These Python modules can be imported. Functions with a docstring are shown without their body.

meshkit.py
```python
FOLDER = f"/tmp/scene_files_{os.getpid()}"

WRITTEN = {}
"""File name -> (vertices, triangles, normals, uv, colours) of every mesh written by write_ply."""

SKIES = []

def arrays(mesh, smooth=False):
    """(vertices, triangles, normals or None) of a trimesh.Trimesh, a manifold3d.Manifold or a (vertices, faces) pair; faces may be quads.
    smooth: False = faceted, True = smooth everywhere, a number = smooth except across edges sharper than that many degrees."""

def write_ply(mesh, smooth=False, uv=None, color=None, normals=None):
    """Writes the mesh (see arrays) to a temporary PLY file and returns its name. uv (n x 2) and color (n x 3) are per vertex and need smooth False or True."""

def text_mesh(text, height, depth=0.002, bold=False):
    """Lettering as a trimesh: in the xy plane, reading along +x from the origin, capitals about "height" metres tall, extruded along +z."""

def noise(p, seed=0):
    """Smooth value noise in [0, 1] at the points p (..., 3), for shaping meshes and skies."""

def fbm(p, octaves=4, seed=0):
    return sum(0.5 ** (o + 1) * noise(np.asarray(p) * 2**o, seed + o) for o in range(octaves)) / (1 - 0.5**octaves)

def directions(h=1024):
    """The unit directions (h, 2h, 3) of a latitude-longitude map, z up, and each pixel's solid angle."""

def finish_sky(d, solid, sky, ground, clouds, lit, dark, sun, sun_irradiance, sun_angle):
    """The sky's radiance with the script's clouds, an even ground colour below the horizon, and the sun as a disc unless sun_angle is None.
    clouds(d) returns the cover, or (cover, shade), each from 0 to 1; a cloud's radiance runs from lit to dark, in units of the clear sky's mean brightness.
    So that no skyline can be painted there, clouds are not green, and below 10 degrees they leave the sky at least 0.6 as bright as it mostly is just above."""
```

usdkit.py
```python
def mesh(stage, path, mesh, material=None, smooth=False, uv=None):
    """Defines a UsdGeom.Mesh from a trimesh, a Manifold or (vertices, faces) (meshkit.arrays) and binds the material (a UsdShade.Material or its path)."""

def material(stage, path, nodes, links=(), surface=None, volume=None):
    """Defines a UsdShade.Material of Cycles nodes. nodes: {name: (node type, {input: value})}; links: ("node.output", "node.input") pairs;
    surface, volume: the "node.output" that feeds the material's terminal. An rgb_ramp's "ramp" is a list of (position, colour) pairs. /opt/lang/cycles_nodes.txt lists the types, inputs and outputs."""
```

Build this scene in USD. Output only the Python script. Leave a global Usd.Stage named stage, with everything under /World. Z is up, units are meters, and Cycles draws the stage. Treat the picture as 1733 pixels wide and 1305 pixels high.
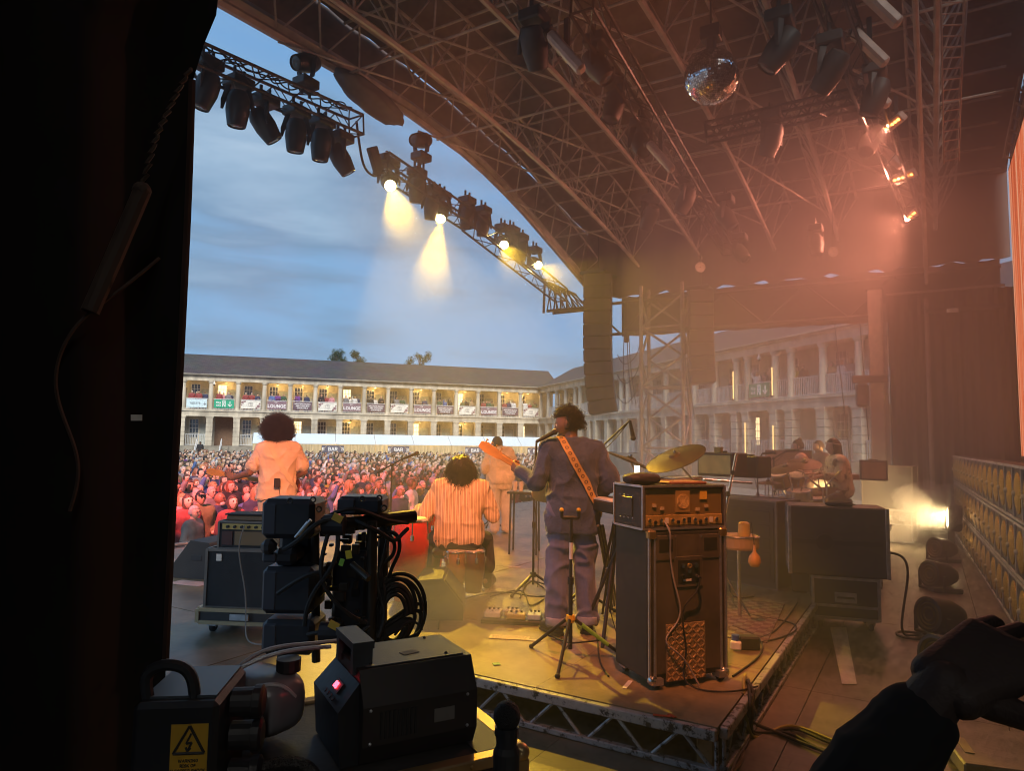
import math, random, numpy as np, trimesh, manifold3d as m3, usdkit, meshkit
from pxr import Usd, UsdGeom, UsdLux, UsdShade, Gf, Sdf, Vt
from trimesh.transformations import rotation_matrix
stage = Usd.Stage.CreateInMemory()
UsdGeom.SetStageUpAxis(stage, 'Z'); UsdGeom.Xform.Define(stage, '/World')
rng = random.Random(7); nr = np.random.default_rng(7)
# ------------------------------------------------------------------ camera, sky, sun, exposure
FPX, WPX, CX, CY = 1170., 1733., 866.5, 652.5
PITCH, ROLL, YAW, EYEZ = math.atan(95.5/FPX), math.radians(.8), math.radians(31), 1.57
EYE = np.array([0, 0, EYEZ])
FW = np.array([-math.sin(YAW)*math.cos(PITCH), math.cos(YAW)*math.cos(PITCH), math.sin(PITCH)])
R0 = np.array([math.cos(YAW), math.sin(YAW), 0.]); U0 = np.cross(R0, FW)
RT = R0*math.cos(ROLL)+U0*math.sin(ROLL); UP = np.cross(RT, FW)
cam = UsdGeom.Camera.Define(stage, '/World/camera')
cam.CreateHorizontalApertureAttr(36.0); cam.CreateFocalLengthAttr(36*FPX/WPX)
cam.AddTransformOp().Set(Gf.Matrix4d(*RT, 0, *UP, 0, *(-FW), 0, *EYE, 1))
cam.CreateExposureAttr(1.5)
SUN = np.array([.55, -.60, .58]); SUN /= np.linalg.norm(SUN)       # direction towards the brightest part of the overcast
SKY_STRENGTH = .1
dome = UsdLux.DomeLight.Define(stage, '/World/sky')
sky_m = usdkit.material(stage, '/World/Looks/sky_air', {
    "s": ("sky_texture", {"sky_type": "single_scattering", "sun_disc": False, "sun_elevation": .62, "sun_rotation": math.atan2(SUN[0], SUN[1])}),
    "tc": ("texture_coordinate", {}),
    "mp": ("mapping", {"scale": (1.1, 1.1, 6.0), "location": (3.1, .4, .2)}),
    "n": ("noise_texture", {"scale": 1.6, "detail": 6, "roughness": .55, "distortion": .3}),
    "r": ("rgb_ramp", {"ramp": [(.30, (.16, .35, .63)), (.48, (.19, .36, .58)), (.58, (.17, .28, .42)), (.72, (.30, .43, .57)), (.88, (.48, .60, .72))]}),
    "dim": ("mix_color", {"blend_type": "multiply", "fac": 1.0, "b": (.55, .55, .55)}),
    "sx": ("separate_xyz", {}),
    "low": ("map_range", {"from_min": .0, "from_max": .5, "to_min": .97, "to_max": .86, "clamp": True}),
    "m": ("mix_color", {"blend_type": "mix"}),
    "cl": ("mix_color", {"blend_type": "multiply", "fac": 1.0, "b": (4.4, 4.4, 4.4), "use_clamp": False}),
    "b": ("background_shader", {"strength": SKY_STRENGTH})},
    [("tc.generated", "mp.vector"), ("mp.vector", "n.vector"), ("n.fac", "r.fac"), ("r.color", "cl.a"), ("s.color", "dim.a"), ("tc.generated", "sx.vector"), ("sx.z", "low.value"),
     ("low.result", "m.fac"), ("dim.result", "m.a"), ("cl.result", "m.b"), ("m.result", "b.color")], surface="b.background")
UsdShade.MaterialBindingAPI.Apply(dome.GetPrim()).Bind(sky_m)
dome.GetPrim().SetCustomDataByKey('kind', 'structure')
sun = UsdLux.DistantLight.Define(stage, '/World/overcast_sun')
sun.CreateIntensityAttr(.4); sun.CreateAngleAttr(25.); sun.CreateNormalizeAttr(True); sun.CreateColorAttr(Gf.Vec3f(1, .93, .82))
def frame_to(d):
    z = -np.asarray(d, float); z /= np.linalg.norm(z)
    x = np.cross([0, 0, 1.], z)
    x = np.array([1., 0, 0]) if np.linalg.norm(x) < 1e-6 else x/np.linalg.norm(x)
    return x, np.cross(z, x), z
def look_matrix(p, d):
    x, y, z = frame_to(d); return Gf.Matrix4d(*map(float, x), 0, *map(float, y), 0, *map(float, z), 0, *map(float, p), 1)
sun.AddTransformOp().Set(look_matrix((0, 0, 30), -SUN))

KEY, AMBER, STROBE, SMOKE, SCREEN = .24, .22, 130., .045, .35
# ------------------------------------------------------------------ finding points of the place
def ray(px, py): return FW+RT*(px-CX)/FPX-UP*(py-CY)/FPX
def onz(px, py, z): d = ray(px, py); return EYE+d*((z-EYEZ)/d[2])
def ony(px, py, y): d = ray(px, py); return EYE+d*(y/d[1])
def onx(px, py, x): d = ray(px, py); return EYE+d*(x/d[0])
def dep(px, py, t): return EYE+ray(px, py)*t
def cf(x, y): return np.array([R0[0]*x-math.sin(YAW)*y, R0[1]*x+math.cos(YAW)*y])     # metres right of / ahead of the viewpoint

# ------------------------------------------------------------------ prims
taken = {}
def newpath(name, parent):
    base = (parent.GetPath().pathString if parent else '/World')+'/'
    k = taken.get(base+name, -1)+1; taken[base+name] = k
    return base+(name if k == 0 else '%s_%03d' % (name, k))
def setd(p, **kw):
    for k, v in kw.items():
        if v: p.SetCustomDataByKey(k, v)
    return p
mats = {}
def thing(name, label, cat, loc=(0, 0, 0), rotz=0., group=None, kind=None):
    x = UsdGeom.Xform.Define(stage, newpath(name, None))
    x.AddTranslateOp().Set(Gf.Vec3d(*map(float, loc))); x.AddRotateZOp().Set(float(math.degrees(rotz)))
    p = x.GetPrim(); mats[p.GetPath().pathString] = (np.array(loc, float), float(rotz))
    return setd(p, label=label, category=cat, group=group, kind=kind)
def dup(src, loc, rotz, label, group=None, scale=None):
    d = src.GetCustomData()
    nm = src.GetName().rstrip('0123456789').rstrip('_') if src.GetName()[-1].isdigit() else src.GetName()
    return dupn(nm, src, loc, rotz, label, d.get('category'), group or d.get('group'))
def dupn(name, src, loc, rotz, label, cat, group=None, scale=None):
    x = UsdGeom.Xform.Define(stage, newpath(name, None)); p = x.GetPrim()
    p.GetReferences().AddInternalReference(src.GetPath()); p.SetInstanceable(True)
    x.ClearXformOpOrder()
    x.AddTranslateOp().Set(Gf.Vec3d(*map(float, loc))); x.AddRotateZOp().Set(float(math.degrees(rotz)))
    if scale: x.AddScaleOp().Set(Gf.Vec3f(*scale))
    return setd(p, label=label, category=cat, group=group)
def obj(name, mesh, m, parent=None, smooth=False, label=None, cat=None, group=None, kind=None, world=True):
    v, f, n = meshkit.arrays(mesh, False)
    if parent is not None and world:
        q = parent
        while q.GetPath().pathString not in mats: q = q.GetParent()
        loc, a = mats[q.GetPath().pathString]
        v = v-loc; c, s = math.cos(-a), math.sin(-a)
        v = np.column_stack([v[:, 0]*c-v[:, 1]*s, v[:, 0]*s+v[:, 1]*c, v[:, 2]])
    p = usdkit.mesh(stage, newpath(name, parent), (v, f), m, smooth).GetPrim()
    return setd(p, label=label, category=cat, group=group, kind=kind)
def arr(t): return np.asarray(t.vertices), np.asarray(t.faces)
class MB:
    def __init__(s): s.v, s.f, s.n = [], [], 0
    def add(s, t):
        v, f = arr(t) if hasattr(t, 'vertices') else t
        s.v.append(np.asarray(v, float)); s.f.append(np.asarray(f)+s.n); s.n += len(v); return s
    def box(s, c, d, rz=0., R=None, b=0.):
        h = np.array(d, float)/2
        if b:
            pts = [np.array(sg)*np.where(np.arange(3) == k, h, h-b) for sg in np.ndindex(2, 2, 2) for k in range(3)]
            pts = []
            for sx in (-1, 1):
                for sy in (-1, 1):
                    for sz in (-1, 1):
                        for k in range(3):
                            q = h-b; q = np.array([h[i] if i == k else q[i] for i in range(3)]); pts.append(q*[sx, sy, sz])
            t = m3.Manifold.hull_points(np.array(pts)).to_mesh(); v, f = np.array(t.vert_properties[:, :3]), np.array(t.tri_verts)
        else:
            v = np.array([[x, y, z] for x in (-1, 1) for y in (-1, 1) for z in (-1, 1)])*h
            f = np.array([[0, 1, 3], [0, 3, 2], [4, 6, 7], [4, 7, 5], [0, 4, 5], [0, 5, 1], [2, 3, 7], [2, 7, 6], [0, 2, 6], [0, 6, 4], [1, 5, 7], [1, 7, 3]])
        if rz: R = rotation_matrix(rz, [0, 0, 1])[:3, :3]
        if R is not None: v = v@np.asarray(R).T
        return s.add((v+np.asarray(c, float), f))
    def box2(s, lo, hi, b=0.): lo, hi = np.array(lo, float), np.array(hi, float); return s.box((lo+hi)/2, np.abs(hi-lo), b=b)
    def tube(s, pts, r, n=6, cap=True):
        p = np.asarray(pts, float); r = np.broadcast_to(np.asarray(r, float), len(p))
        t = np.gradient(p, axis=0); t /= np.maximum(np.linalg.norm(t, axis=1, keepdims=True), 1e-9)
        ref = np.array([0, 0, 1.]) if abs(t[0][2]) < .9 else np.array([1., 0, 0])
        a = np.linspace(0, 2*np.pi, n, endpoint=False); rings = []
        u = np.cross(t[0], ref); u /= np.linalg.norm(u)
        for i in range(len(p)):
            u = u-t[i]*(u@t[i]); u /= max(np.linalg.norm(u), 1e-9); w = np.cross(t[i], u)
            rings.append(p[i]+r[i]*(np.cos(a)[:, None]*u+np.sin(a)[:, None]*w))
        v = np.vstack(rings); f = []
        for i in range(len(p)-1):
            for k in range(n):
                a0, a1, b0, b1 = i*n+k, i*n+(k+1) % n, (i+1)*n+k, (i+1)*n+(k+1) % n
                f += [[a0, a1, b1], [a0, b1, b0]]
        if cap:
            v = np.vstack([v, p[0], p[-1]]); L = (len(p)-1)*n
            for k in range(n): f += [[len(v)-2, (k+1) % n, k], [len(v)-1, L+k, L+(k+1) % n]]
        return s.add((v, np.array(f)))
    def cyl(s, p, q, r, r2=None, n=10): return s.tube([p, q], [r, r if r2 is None else r2], n)
    def sph(s, c, r, sub=2, sc=(1, 1, 1)):
        t = trimesh.creation.icosphere(sub, 1.); return s.add((t.vertices*np.asarray(sc)*r+np.asarray(c), t.faces))
    def lathe(s, prof, c, n=16, ax=(0, 0, 1)):
        # closed profile [(radius, height)...] turned about ax at c
        prof = np.array(prof, float); z = np.asarray(ax, float)/np.linalg.norm(ax)
        x = np.cross([0, 1., 0] if abs(z[1]) < .9 else [1., 0, 0], z); x /= np.linalg.norm(x); y = np.cross(z, x)
        a = np.linspace(0, 2*np.pi, n, endpoint=False)
        v = np.vstack([np.asarray(c)+h*z+r*(np.cos(a)[:, None]*x+np.sin(a)[:, None]*y) for r, h in prof]); f = []
        for i in range(len(prof)-1):
            for k in range(n):
                a0, a1, b0, b1 = i*n+k, i*n+(k+1) % n, (i+1)*n+k, (i+1)*n+(k+1) % n
                f += [[a0, a1, b1], [a0, b1, b0]]
        return s.add((v, np.array(f)))
    def mesh(s): return (np.vstack(s.v), np.vstack(s.f))
    def build(s, name, m, parent=None, smooth=False, **kw): return obj(name, s.mesh(), m, parent, smooth, **kw)
def spline(pts, n=24):
    from scipy.interpolate import CubicSpline
    p = np.asarray(pts, float); d = np.r_[0, np.cumsum(np.linalg.norm(np.diff(p, axis=0), axis=1)+1e-6)]
    return CubicSpline(d, p, bc_type='natural')(np.linspace(0, d[-1], n))
def ordinal(n): return ['first', 'second', 'third', 'fourth', 'fifth', 'sixth', 'seventh', 'eighth', 'ninth', 'tenth', 'eleventh', 'twelfth', 'thirteenth', 'fourteenth', 'fifteenth', 'sixteenth', 'seventeenth', 'eighteenth', 'nineteenth', 'twentieth'][n] if n < 20 else '%dth' % (n+1) if (n+1) % 10 not in (1, 2, 3) else '%d%s' % (n+1, {1: 'st', 2: 'nd', 3: 'rd'}[(n+1) % 10])
# ------------------------------------------------------------------ materials
M = {}
def pm(key, col, rough=.6, metal=0., var=.18, scale=5., bump=0., bscale=40., stretch=None, **kw):
    if key in M: return M[key]
    c = np.array(col, float)
    nodes = {"tc": ("texture_coordinate", {}), "n": ("noise_texture", {"scale": scale, "detail": 5}), "r": ("rgb_ramp", {"ramp": [(.28, tuple(c*(1-var))), (.72, tuple(np.minimum(c*(1+var), 1)))]}),
             "p": ("principled_bsdf", {"roughness": rough, "metallic": metal, **kw})}
    links = [("n.fac", "r.fac"), ("r.color", "p.base_color")]
    if stretch:
        nodes["mp"] = ("mapping", {"scale": stretch}); links += [("tc.object", "mp.vector"), ("mp.vector", "n.vector")]
    else: links.append(("tc.object", "n.vector"))
    if bump:
        nodes["bn"] = ("noise_texture", {"scale": bscale, "detail": 3}); nodes["b"] = ("bump", {"strength": bump, "distance": .01})
        links += [("tc.object", "bn.vector"), ("bn.fac", "b.height"), ("b.normal", "p.normal")]
    M[key] = usdkit.material(stage, '/World/Looks/'+key, nodes, links, surface="p.BSDF"); return M[key]
def em(key, col, strength):
    if key not in M: M[key] = usdkit.material(stage, '/World/Looks/'+key, {"e": ("emission", {"color": col, "strength": strength})}, [], surface="e.emission")
    return M[key]
BLK = pm('black_plastic', (.022, .022, .025), .45, bump=.1)
BLM = pm('black_metal', (.03, .03, .033), .4, .3)
BLT = pm('black_tolex', (.03, .028, .027), .6, bump=.5, bscale=180)
RUB = pm('black_rubber', (.02, .02, .02), .7)
ALU = pm('aluminium', (.55, .55, .56), .38, .85, var=.2, scale=14)
CHR = pm('chrome', (.7, .7, .7), .18, 1.)
BRASS = pm('cymbal_bronze', (.62, .42, .17), .32, .9)
GOLD = pm('gold_panel', (.60, .42, .14), .42, .5, var=.25)
WHT = pm('white_paint', (.72, .72, .70), .5)
def ply_mat(key, c):
    c = np.array(c)
    M[key] = usdkit.material(stage, '/World/Looks/'+key, {"tc": ("texture_coordinate", {}), "n": ("noise_texture", {"scale": 2.2, "detail": 6, "roughness": .6}), "r": ("rgb_ramp", {"ramp": [(.3, tuple(c*.55)), (.7, tuple(c*1.4))]}),
        "mp": ("mapping", {"scale": (3., 26., 1.), "rotation": (0, 0, .5)}), "s": ("noise_texture", {"scale": 1.6, "detail": 5, "roughness": .7}), "sr": ("rgb_ramp", {"ramp": [(.30, (.45, .45, .45)), (.40, (1, 1, 1)), (.66, (1, 1, 1)), (.72, (1.7, 1.65, 1.5))]}),
        "mp2": ("mapping", {"scale": (22., 2.5, 1.), "rotation": (0, 0, -.2)}), "s2": ("noise_texture", {"scale": 1.3, "detail": 5, "roughness": .7}), "sr2": ("rgb_ramp", {"ramp": [(.30, (.5, .5, .5)), (.38, (1, 1, 1))]}),
        "x": ("mix_color", {"blend_type": "multiply", "fac": .8, "use_clamp": False}), "x2": ("mix_color", {"blend_type": "multiply", "fac": .8, "use_clamp": False}), "b": ("bump", {"strength": .3, "distance": .004}), "p": ("principled_bsdf", {"roughness": .4})},
        [("tc.object", "n.vector"), ("n.fac", "r.fac"), ("tc.object", "mp.vector"), ("mp.vector", "s.vector"), ("s.fac", "sr.fac"), ("tc.object", "mp2.vector"), ("mp2.vector", "s2.vector"), ("s2.fac", "sr2.fac"), ("r.color", "x.a"), ("sr.color", "x.b"), ("x.result", "x2.a"), ("sr2.color", "x2.b"), ("x2.result", "p.base_color"), ("s.fac", "b.height"), ("b.normal", "p.normal")], surface="p.BSDF")
    return M[key]
PLY = ply_mat('stage_ply', (.215, .17, .10))
PLYD = ply_mat('stage_ply_dark', (.12, .105, .085))
ORW = pm('warm_wood', (.33, .17, .07), .4, var=.3, scale=4, stretch=(1, 1, .15))
CASE = pm('case_laminate', (.05, .045, .042), .5, bump=.15)
BLACKCLOTH = pm('black_drape', (.008, .0075, .008), .95, var=.3, scale=3)
def spot(host, p, target, power, col, ang, r=.06, soft=.25):
    l = UsdLux.SphereLight.Define(stage, newpath('light', host))
    l.CreateRadiusAttr(r); l.CreateIntensityAttr(power); l.CreateColorAttr(Gf.Vec3f(*col)); l.CreateNormalizeAttr(True)
    s = UsdLux.ShapingAPI.Apply(l.GetPrim()); s.CreateShapingConeAngleAttr(ang); s.CreateShapingConeSoftnessAttr(soft)
    loc, a = mats[host.GetPath().pathString]
    d = np.asarray(target, float)-p; q = np.asarray(p, float)-loc; c, sn = math.cos(-a), math.sin(-a)
    rot = lambda w: np.array([w[0]*c-w[1]*sn, w[0]*sn+w[1]*c, w[2]])
    l.AddTransformOp().Set(look_matrix(rot(q), rot(d)))
def lamp(host, p, power, col, r=.06):
    l = UsdLux.SphereLight.Define(stage, newpath('light', host)); l.CreateRadiusAttr(r); l.CreateIntensityAttr(power); l.CreateColorAttr(Gf.Vec3f(*col)); l.CreateNormalizeAttr(True)
    loc, a = mats[host.GetPath().pathString]; q = np.asarray(p, float)-loc; c, sn = math.cos(-a), math.sin(-a)
    l.AddTranslateOp().Set(Gf.Vec3d(q[0]*c-q[1]*sn, q[0]*sn+q[1]*c, q[2]))
def textm(t, h, depth=.004, bold=True):
    m = meshkit.text_mesh(t, h, depth, bold); v = np.array(m.vertices); v[:, 0] -= (v[:, 0].min()+v[:, 0].max())/2; v[:, 1] -= (v[:, 1].min()+v[:, 1].max())/2
    return v, np.array(m.faces)
def place(vf, o, x, y):
    # put a flat mesh with its local x and y along the world vectors x, y at o
    x, y = np.asarray(x, float), np.asarray(y, float); x = x/np.linalg.norm(x); y = y/np.linalg.norm(y); z = np.cross(x, y)
    return vf[0]@np.array([x, y, z])+np.asarray(o, float), vf[1]

# ------------------------------------------------------------------ ground and the colonnaded hall round the courtyard
STONE = pm('sandstone', (.46, .415, .33), .85, var=.35, scale=1.1, stretch=(1.6, 1.6, .5), bump=.3, bscale=12)
STONEW = pm('sandstone_wall', (.44, .40, .32), .9, var=.32, scale=1.2, stretch=(1.4, 1.4, .4), bump=.25, bscale=10)
STONED = pm('weathered_stone', (.24, .22, .18), .9, var=.35, scale=1.2, bump=.3, bscale=12)
SLATE = usdkit.material(stage, '/World/Looks/slate_roof', {
    "tc": ("texture_coordinate", {}), "mp": ("mapping", {"scale": (1, 1, 1)}),
    "b": ("brick_texture", {"color1": (.060, .058, .062), "color2": (.095, .088, .086), "mortar": (.03, .03, .03), "scale": 1.6, "mortar_size": .02, "brick_width": .6, "row_height": .3}),
    "n": ("noise_texture", {"scale": .8, "detail": 5}), "x": ("mix_color", {"blend_type": "multiply", "fac": .6}),
    "p": ("principled_bsdf", {"roughness": .75})}, [("tc.object", "mp.vector"), ("mp.vector", "b.vector"), ("tc.object", "n.vector"), ("b.color", "x.a"), ("n.color", "x.b"), ("x.result", "p.base_color")], surface="p.BSDF")
PANE = pm('window_glass', (.05, .06, .07), .08, specular_ior_level=.8)
FRAMEW = pm('window_paint', (.62, .60, .54), .5)
DOORP = pm('door_paint', (.33, .36, .33), .5)
RAILP = pm('railing_paint', (.50, .52, .53), .5)
g = trimesh.Trimesh(*MB().box((0, 60, -1.5), (900, 900, 1)).mesh(), process=False)
obj('ground', g, pm('courtyard_paving', (.20, .19, .175), .85, var=.2, scale=.5, bump=.2), kind='structure')
C = cf(3.2, 76); GZ = -1.25; T0, BAL, EAV = .8, 4.2, 7.5
dl = cf(-.951, -.309); dr = cf(.309, -.951)                        # along the far wing (leftwards), along the right wing (towards the stage)
BAY = 2.39
def wing(name, label, d, sgn, cols, t0, t1, lit, detail):
    a = math.atan2(d[1], d[0]); w = thing(name, label, 'building', (C[0], C[1], GZ), a); wm = lambda nm, mb, m, **kw: mb.build(nm, m, w, world=False, **kw)
    B = lambda mb, s0, s1, n0, n1, z0, z1, b=0: mb.box2((s0, sgn*n0, z0-GZ), (s1, sgn*n1, z1-GZ), b)
    wm('plinth', B(MB(), t0, t1, -2.1, .42, GZ-.3, T0), STONED)
    wm('back_wall', B(MB(), t0, t1, -2.4, -2.0, T0+.003, EAV), STONEW)
    wm('balcony_floor', B(B(MB(), t0, t1, -1.997, .30, BAL-.34, BAL), t0, t1, .303, .42, BAL-.14, BAL+.02), STONE)
    wm('balcony_beam', B(MB(), t0, t1, -.28, .28, BAL-.62, BAL-.343), STONE)
    wm('entablature', B(B(MB(), t0, t1, -.3, .25, EAV-.55, EAV-.12), t0, t1, -.4, .42, EAV-.12, EAV), STONE)
    wm('ceiling', B(MB(), t0, t1, -1.995, -.302, EAV-.35, EAV-.2), STONEW)
    mb = MB(); v = []
    for s in (t0, t1): v += [(s, sgn*.5, EAV+.03-GZ), (s, sgn*-3.6, EAV+2.35-GZ), (s, sgn*-7.7, EAV+.03-GZ)]
    wm('roof', m3.Manifold.hull_points(np.array(v)) and mb.add((lambda q: (np.array(q.vert_properties[:, :3]), np.array(q.tri_verts)))(m3.Manifold.hull_points(np.array(v)).to_mesh())), SLATE)
    gm = MB().tube([(t0, sgn*.55, EAV+.02-GZ), (t1, sgn*.55, EAV+.02-GZ)], .07, 6); wm('gutter', gm, STONED)
    for s in cols:
        if s < t0 or s > t1: continue
        wm('column', MB().lathe([(0, BAL+.003-GZ), (.29, BAL+.003-GZ), (.29, BAL+.12-GZ), (.235, BAL+.16-GZ), (.235, BAL+.3-GZ), (.2, EAV-.85-GZ), (.2, EAV-.78-GZ), (.26, EAV-.72-GZ), (.29, EAV-.64-GZ), (.29, EAV-.553-GZ), (0, EAV-.553-GZ)], (s, 0, 0), 14), STONE, smooth=35)
        n = 6; h = (BAL-.62-.18-T0)/n
        pier = None
        if detail and s > 26:
            cap = B(B(MB(), s-.36, s+.36, -.36, .36, BAL-.70, BAL-.623), s-.32, s+.32, -.32, .32, BAL-.80, BAL-.703)
            pier = wm('pier', cap, STONE)
            for k in range(n):
                j = .004*((k*7) % 3)
                obj('block', B(MB(), s-.29-j, s+.29+j, -.29-j, .29+j, T0+k*h+.018, T0+(k+1)*h-.018, .02).mesh(), STONE, pier, world=False)
            obj('core', B(MB(), s-.26, s+.26, -.26, .26, T0, BAL-.8).mesh(), STONED, pier, world=False)
        else:
            q = B(B(MB(), s-.36, s+.36, -.36, .36, BAL-.70, BAL-.623), s-.32, s+.32, -.32, .32, BAL-.80, BAL-.703)
            for k in range(n): B(q, s-.29, s+.29, -.29, .29, T0+k*h+.02, T0+(k+1)*h-.02)
            B(q, s-.255, s+.255, -.255, .255, T0, BAL-.8); wm('pier', q, STONE)
    cs = [c for c in cols if t0 <= c <= t1]
    for i in range(len(cs)-1):
        s0, s1 = cs[i], cs[i+1]; b = s1-s0
        for lv, (zf, zt) in enumerate(((T0, BAL), (BAL, EAV))):
            if lv == 0 and name == 'far_wing' and i == GATE:
                wm('passage', B(B(MB(), s0+.3, s0+.95, -2.6, -1.99, T0, BAL-.5), s0+.95, s1-.3, -1.996, -1.97, T0, BAL-.6), pm('passage_dark', (.16, .10, .065), .9)); continue
            if b > 1.8:
                ws, ds = (s0+.66*b, s0+.25*b)
                fr = B(MB(), ws-.42, ws+.42, -1.998, -1.95, zf+.75, zf+2.55)
                f = wm('window', fr, FRAMEW)
                px = MB()
                for ix in range(3):
                    for iz in range(4): B(px, ws-.38+ix*.26, ws-.38+ix*.26+.22, -1.953, -1.945, zf+.80+iz*.44, zf+.80+iz*.44+.40)
                obj('pane', px.mesh(), PANE if (i*3+lv) % 5 else em('lit_window', (1, .74, .38), .9), f, world=False)
                dd = wm('door', B(MB(), ds-.45, ds+.45, -1.998, -1.95, zf+.01, zf+2.1), DOORP)
                obj('door_frame', B(B(B(MB(), ds-.55, ds-.453, -1.998, -1.92, zf+.01, zf+2.2), ds+.453, ds+.55, -1.998, -1.92, zf+.01, zf+2.2), ds-.452, ds+.452, -1.998, -1.92, zf+2.103, zf+2.2).mesh(), STONE, dd, world=False)
                obj('handle', MB().sph((ds-.35, sgn*-1.93, zf+1.05-GZ), .035, 1).mesh(), BRASS, dd, world=False)
            r = .25 if lv else .33
            ra = MB(); zb = zf+.08
            for z in (zf+1.06, zf+.1): B(ra, s0+r, s1-r, .06, .11, z-.025, z+.025)
            nb = max(3, int((b-2*r)/.135)); big = detail and s0 > 30
            rail = None
            bars = [s0+r+(k+.5)*(b-2*r)/nb for k in range(nb)]
            if not big:
                for s in bars: B(ra, s-.014, s+.014, .07, .10, zf+.126, zf+1.034)
            rail = wm('railing', ra, RAILP)
            if big:
                for s in bars: obj('baluster', B(MB(), s-.017, s+.017, .068, .102, zf+.126, zf+1.034).mesh(), RAILP, rail, world=False)
    # warm lamps under the ceilings: each hangs in its bay
    for (i, lv) in lit:
        if i+1 >= len(cs): continue
        s = (cs[i]+cs[i+1])/2; z = (BAL-.8) if lv == 0 else EAV-.62
        o = np.array([C[0], C[1], 0])+np.r_[d*s, 0]+np.r_[np.array([-math.sin(a), math.cos(a)])*sgn*-1.0, z]
        L = thing('gallery_lamp', 'warm lamp under the %s gallery ceiling, %s bay from the inner corner' % ('upper' if lv else 'lower', ordinal(i)), 'lamp', o, a, 'warm lamps in the galleries')
        obj('lamp_shade', MB().lathe([(.0, .16), (.03, .16), (.05, .12), (.13, .02), (.12, .02), (.04, .11), (0, .12)], o, 10).mesh(), STONED, L)
        obj('rod', MB().cyl(o+[0, 0, .16], o+[0, 0, .42 if lv else .17], .012, n=6).mesh(), BLM, L)
        lamp(L, o+[0, 0, -.05], LAMP_W, (1, .62, .2), .07)
    return w
LAMP_W = 9.
GATE = 13
fcols = [k*BAY for k in range(19)]
farw = wing('far_wing', 'long two-storey stone colonnade behind the bar tent, banners along its balcony', dl, 1, fcols, -2.2, 43, [(0, 1), (1, 1), (3, 1), (5, 1), (7, 1), (9, 1), (10, 1), (11, 1), (13, 1), (15, 1), (3, 0), (5, 0), (8, 0), (11, 0)], False)
rcols = [2.4, 4.8, 7.2, 9.6, 10.8, 13.2, 14.5, 16.9, 19.3, 20.5, 22.9, 24.1, 26.5, 28.9, 30.3, 32.6, 34.9, 36.0, 38.5, 39.8, 42.2, 44.6, 47.0, 49.4, 51.8]
rightw = wing('right_wing', 'two-storey stone colonnade on the right, hazy behind the stage tower', dr, -1, rcols, .45, 53, [], True)
def FP(s, n, z): a = np.array([-dl[1], dl[0]]); q = C+dl*s+a*n; return np.array([q[0], q[1], z])          # a point of the far wing: along, out, height
def RP(s, n, z): a = np.array([dr[1], -dr[0]]); q = C+dr*s+a*n; return np.array([q[0], q[1], z])
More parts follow.
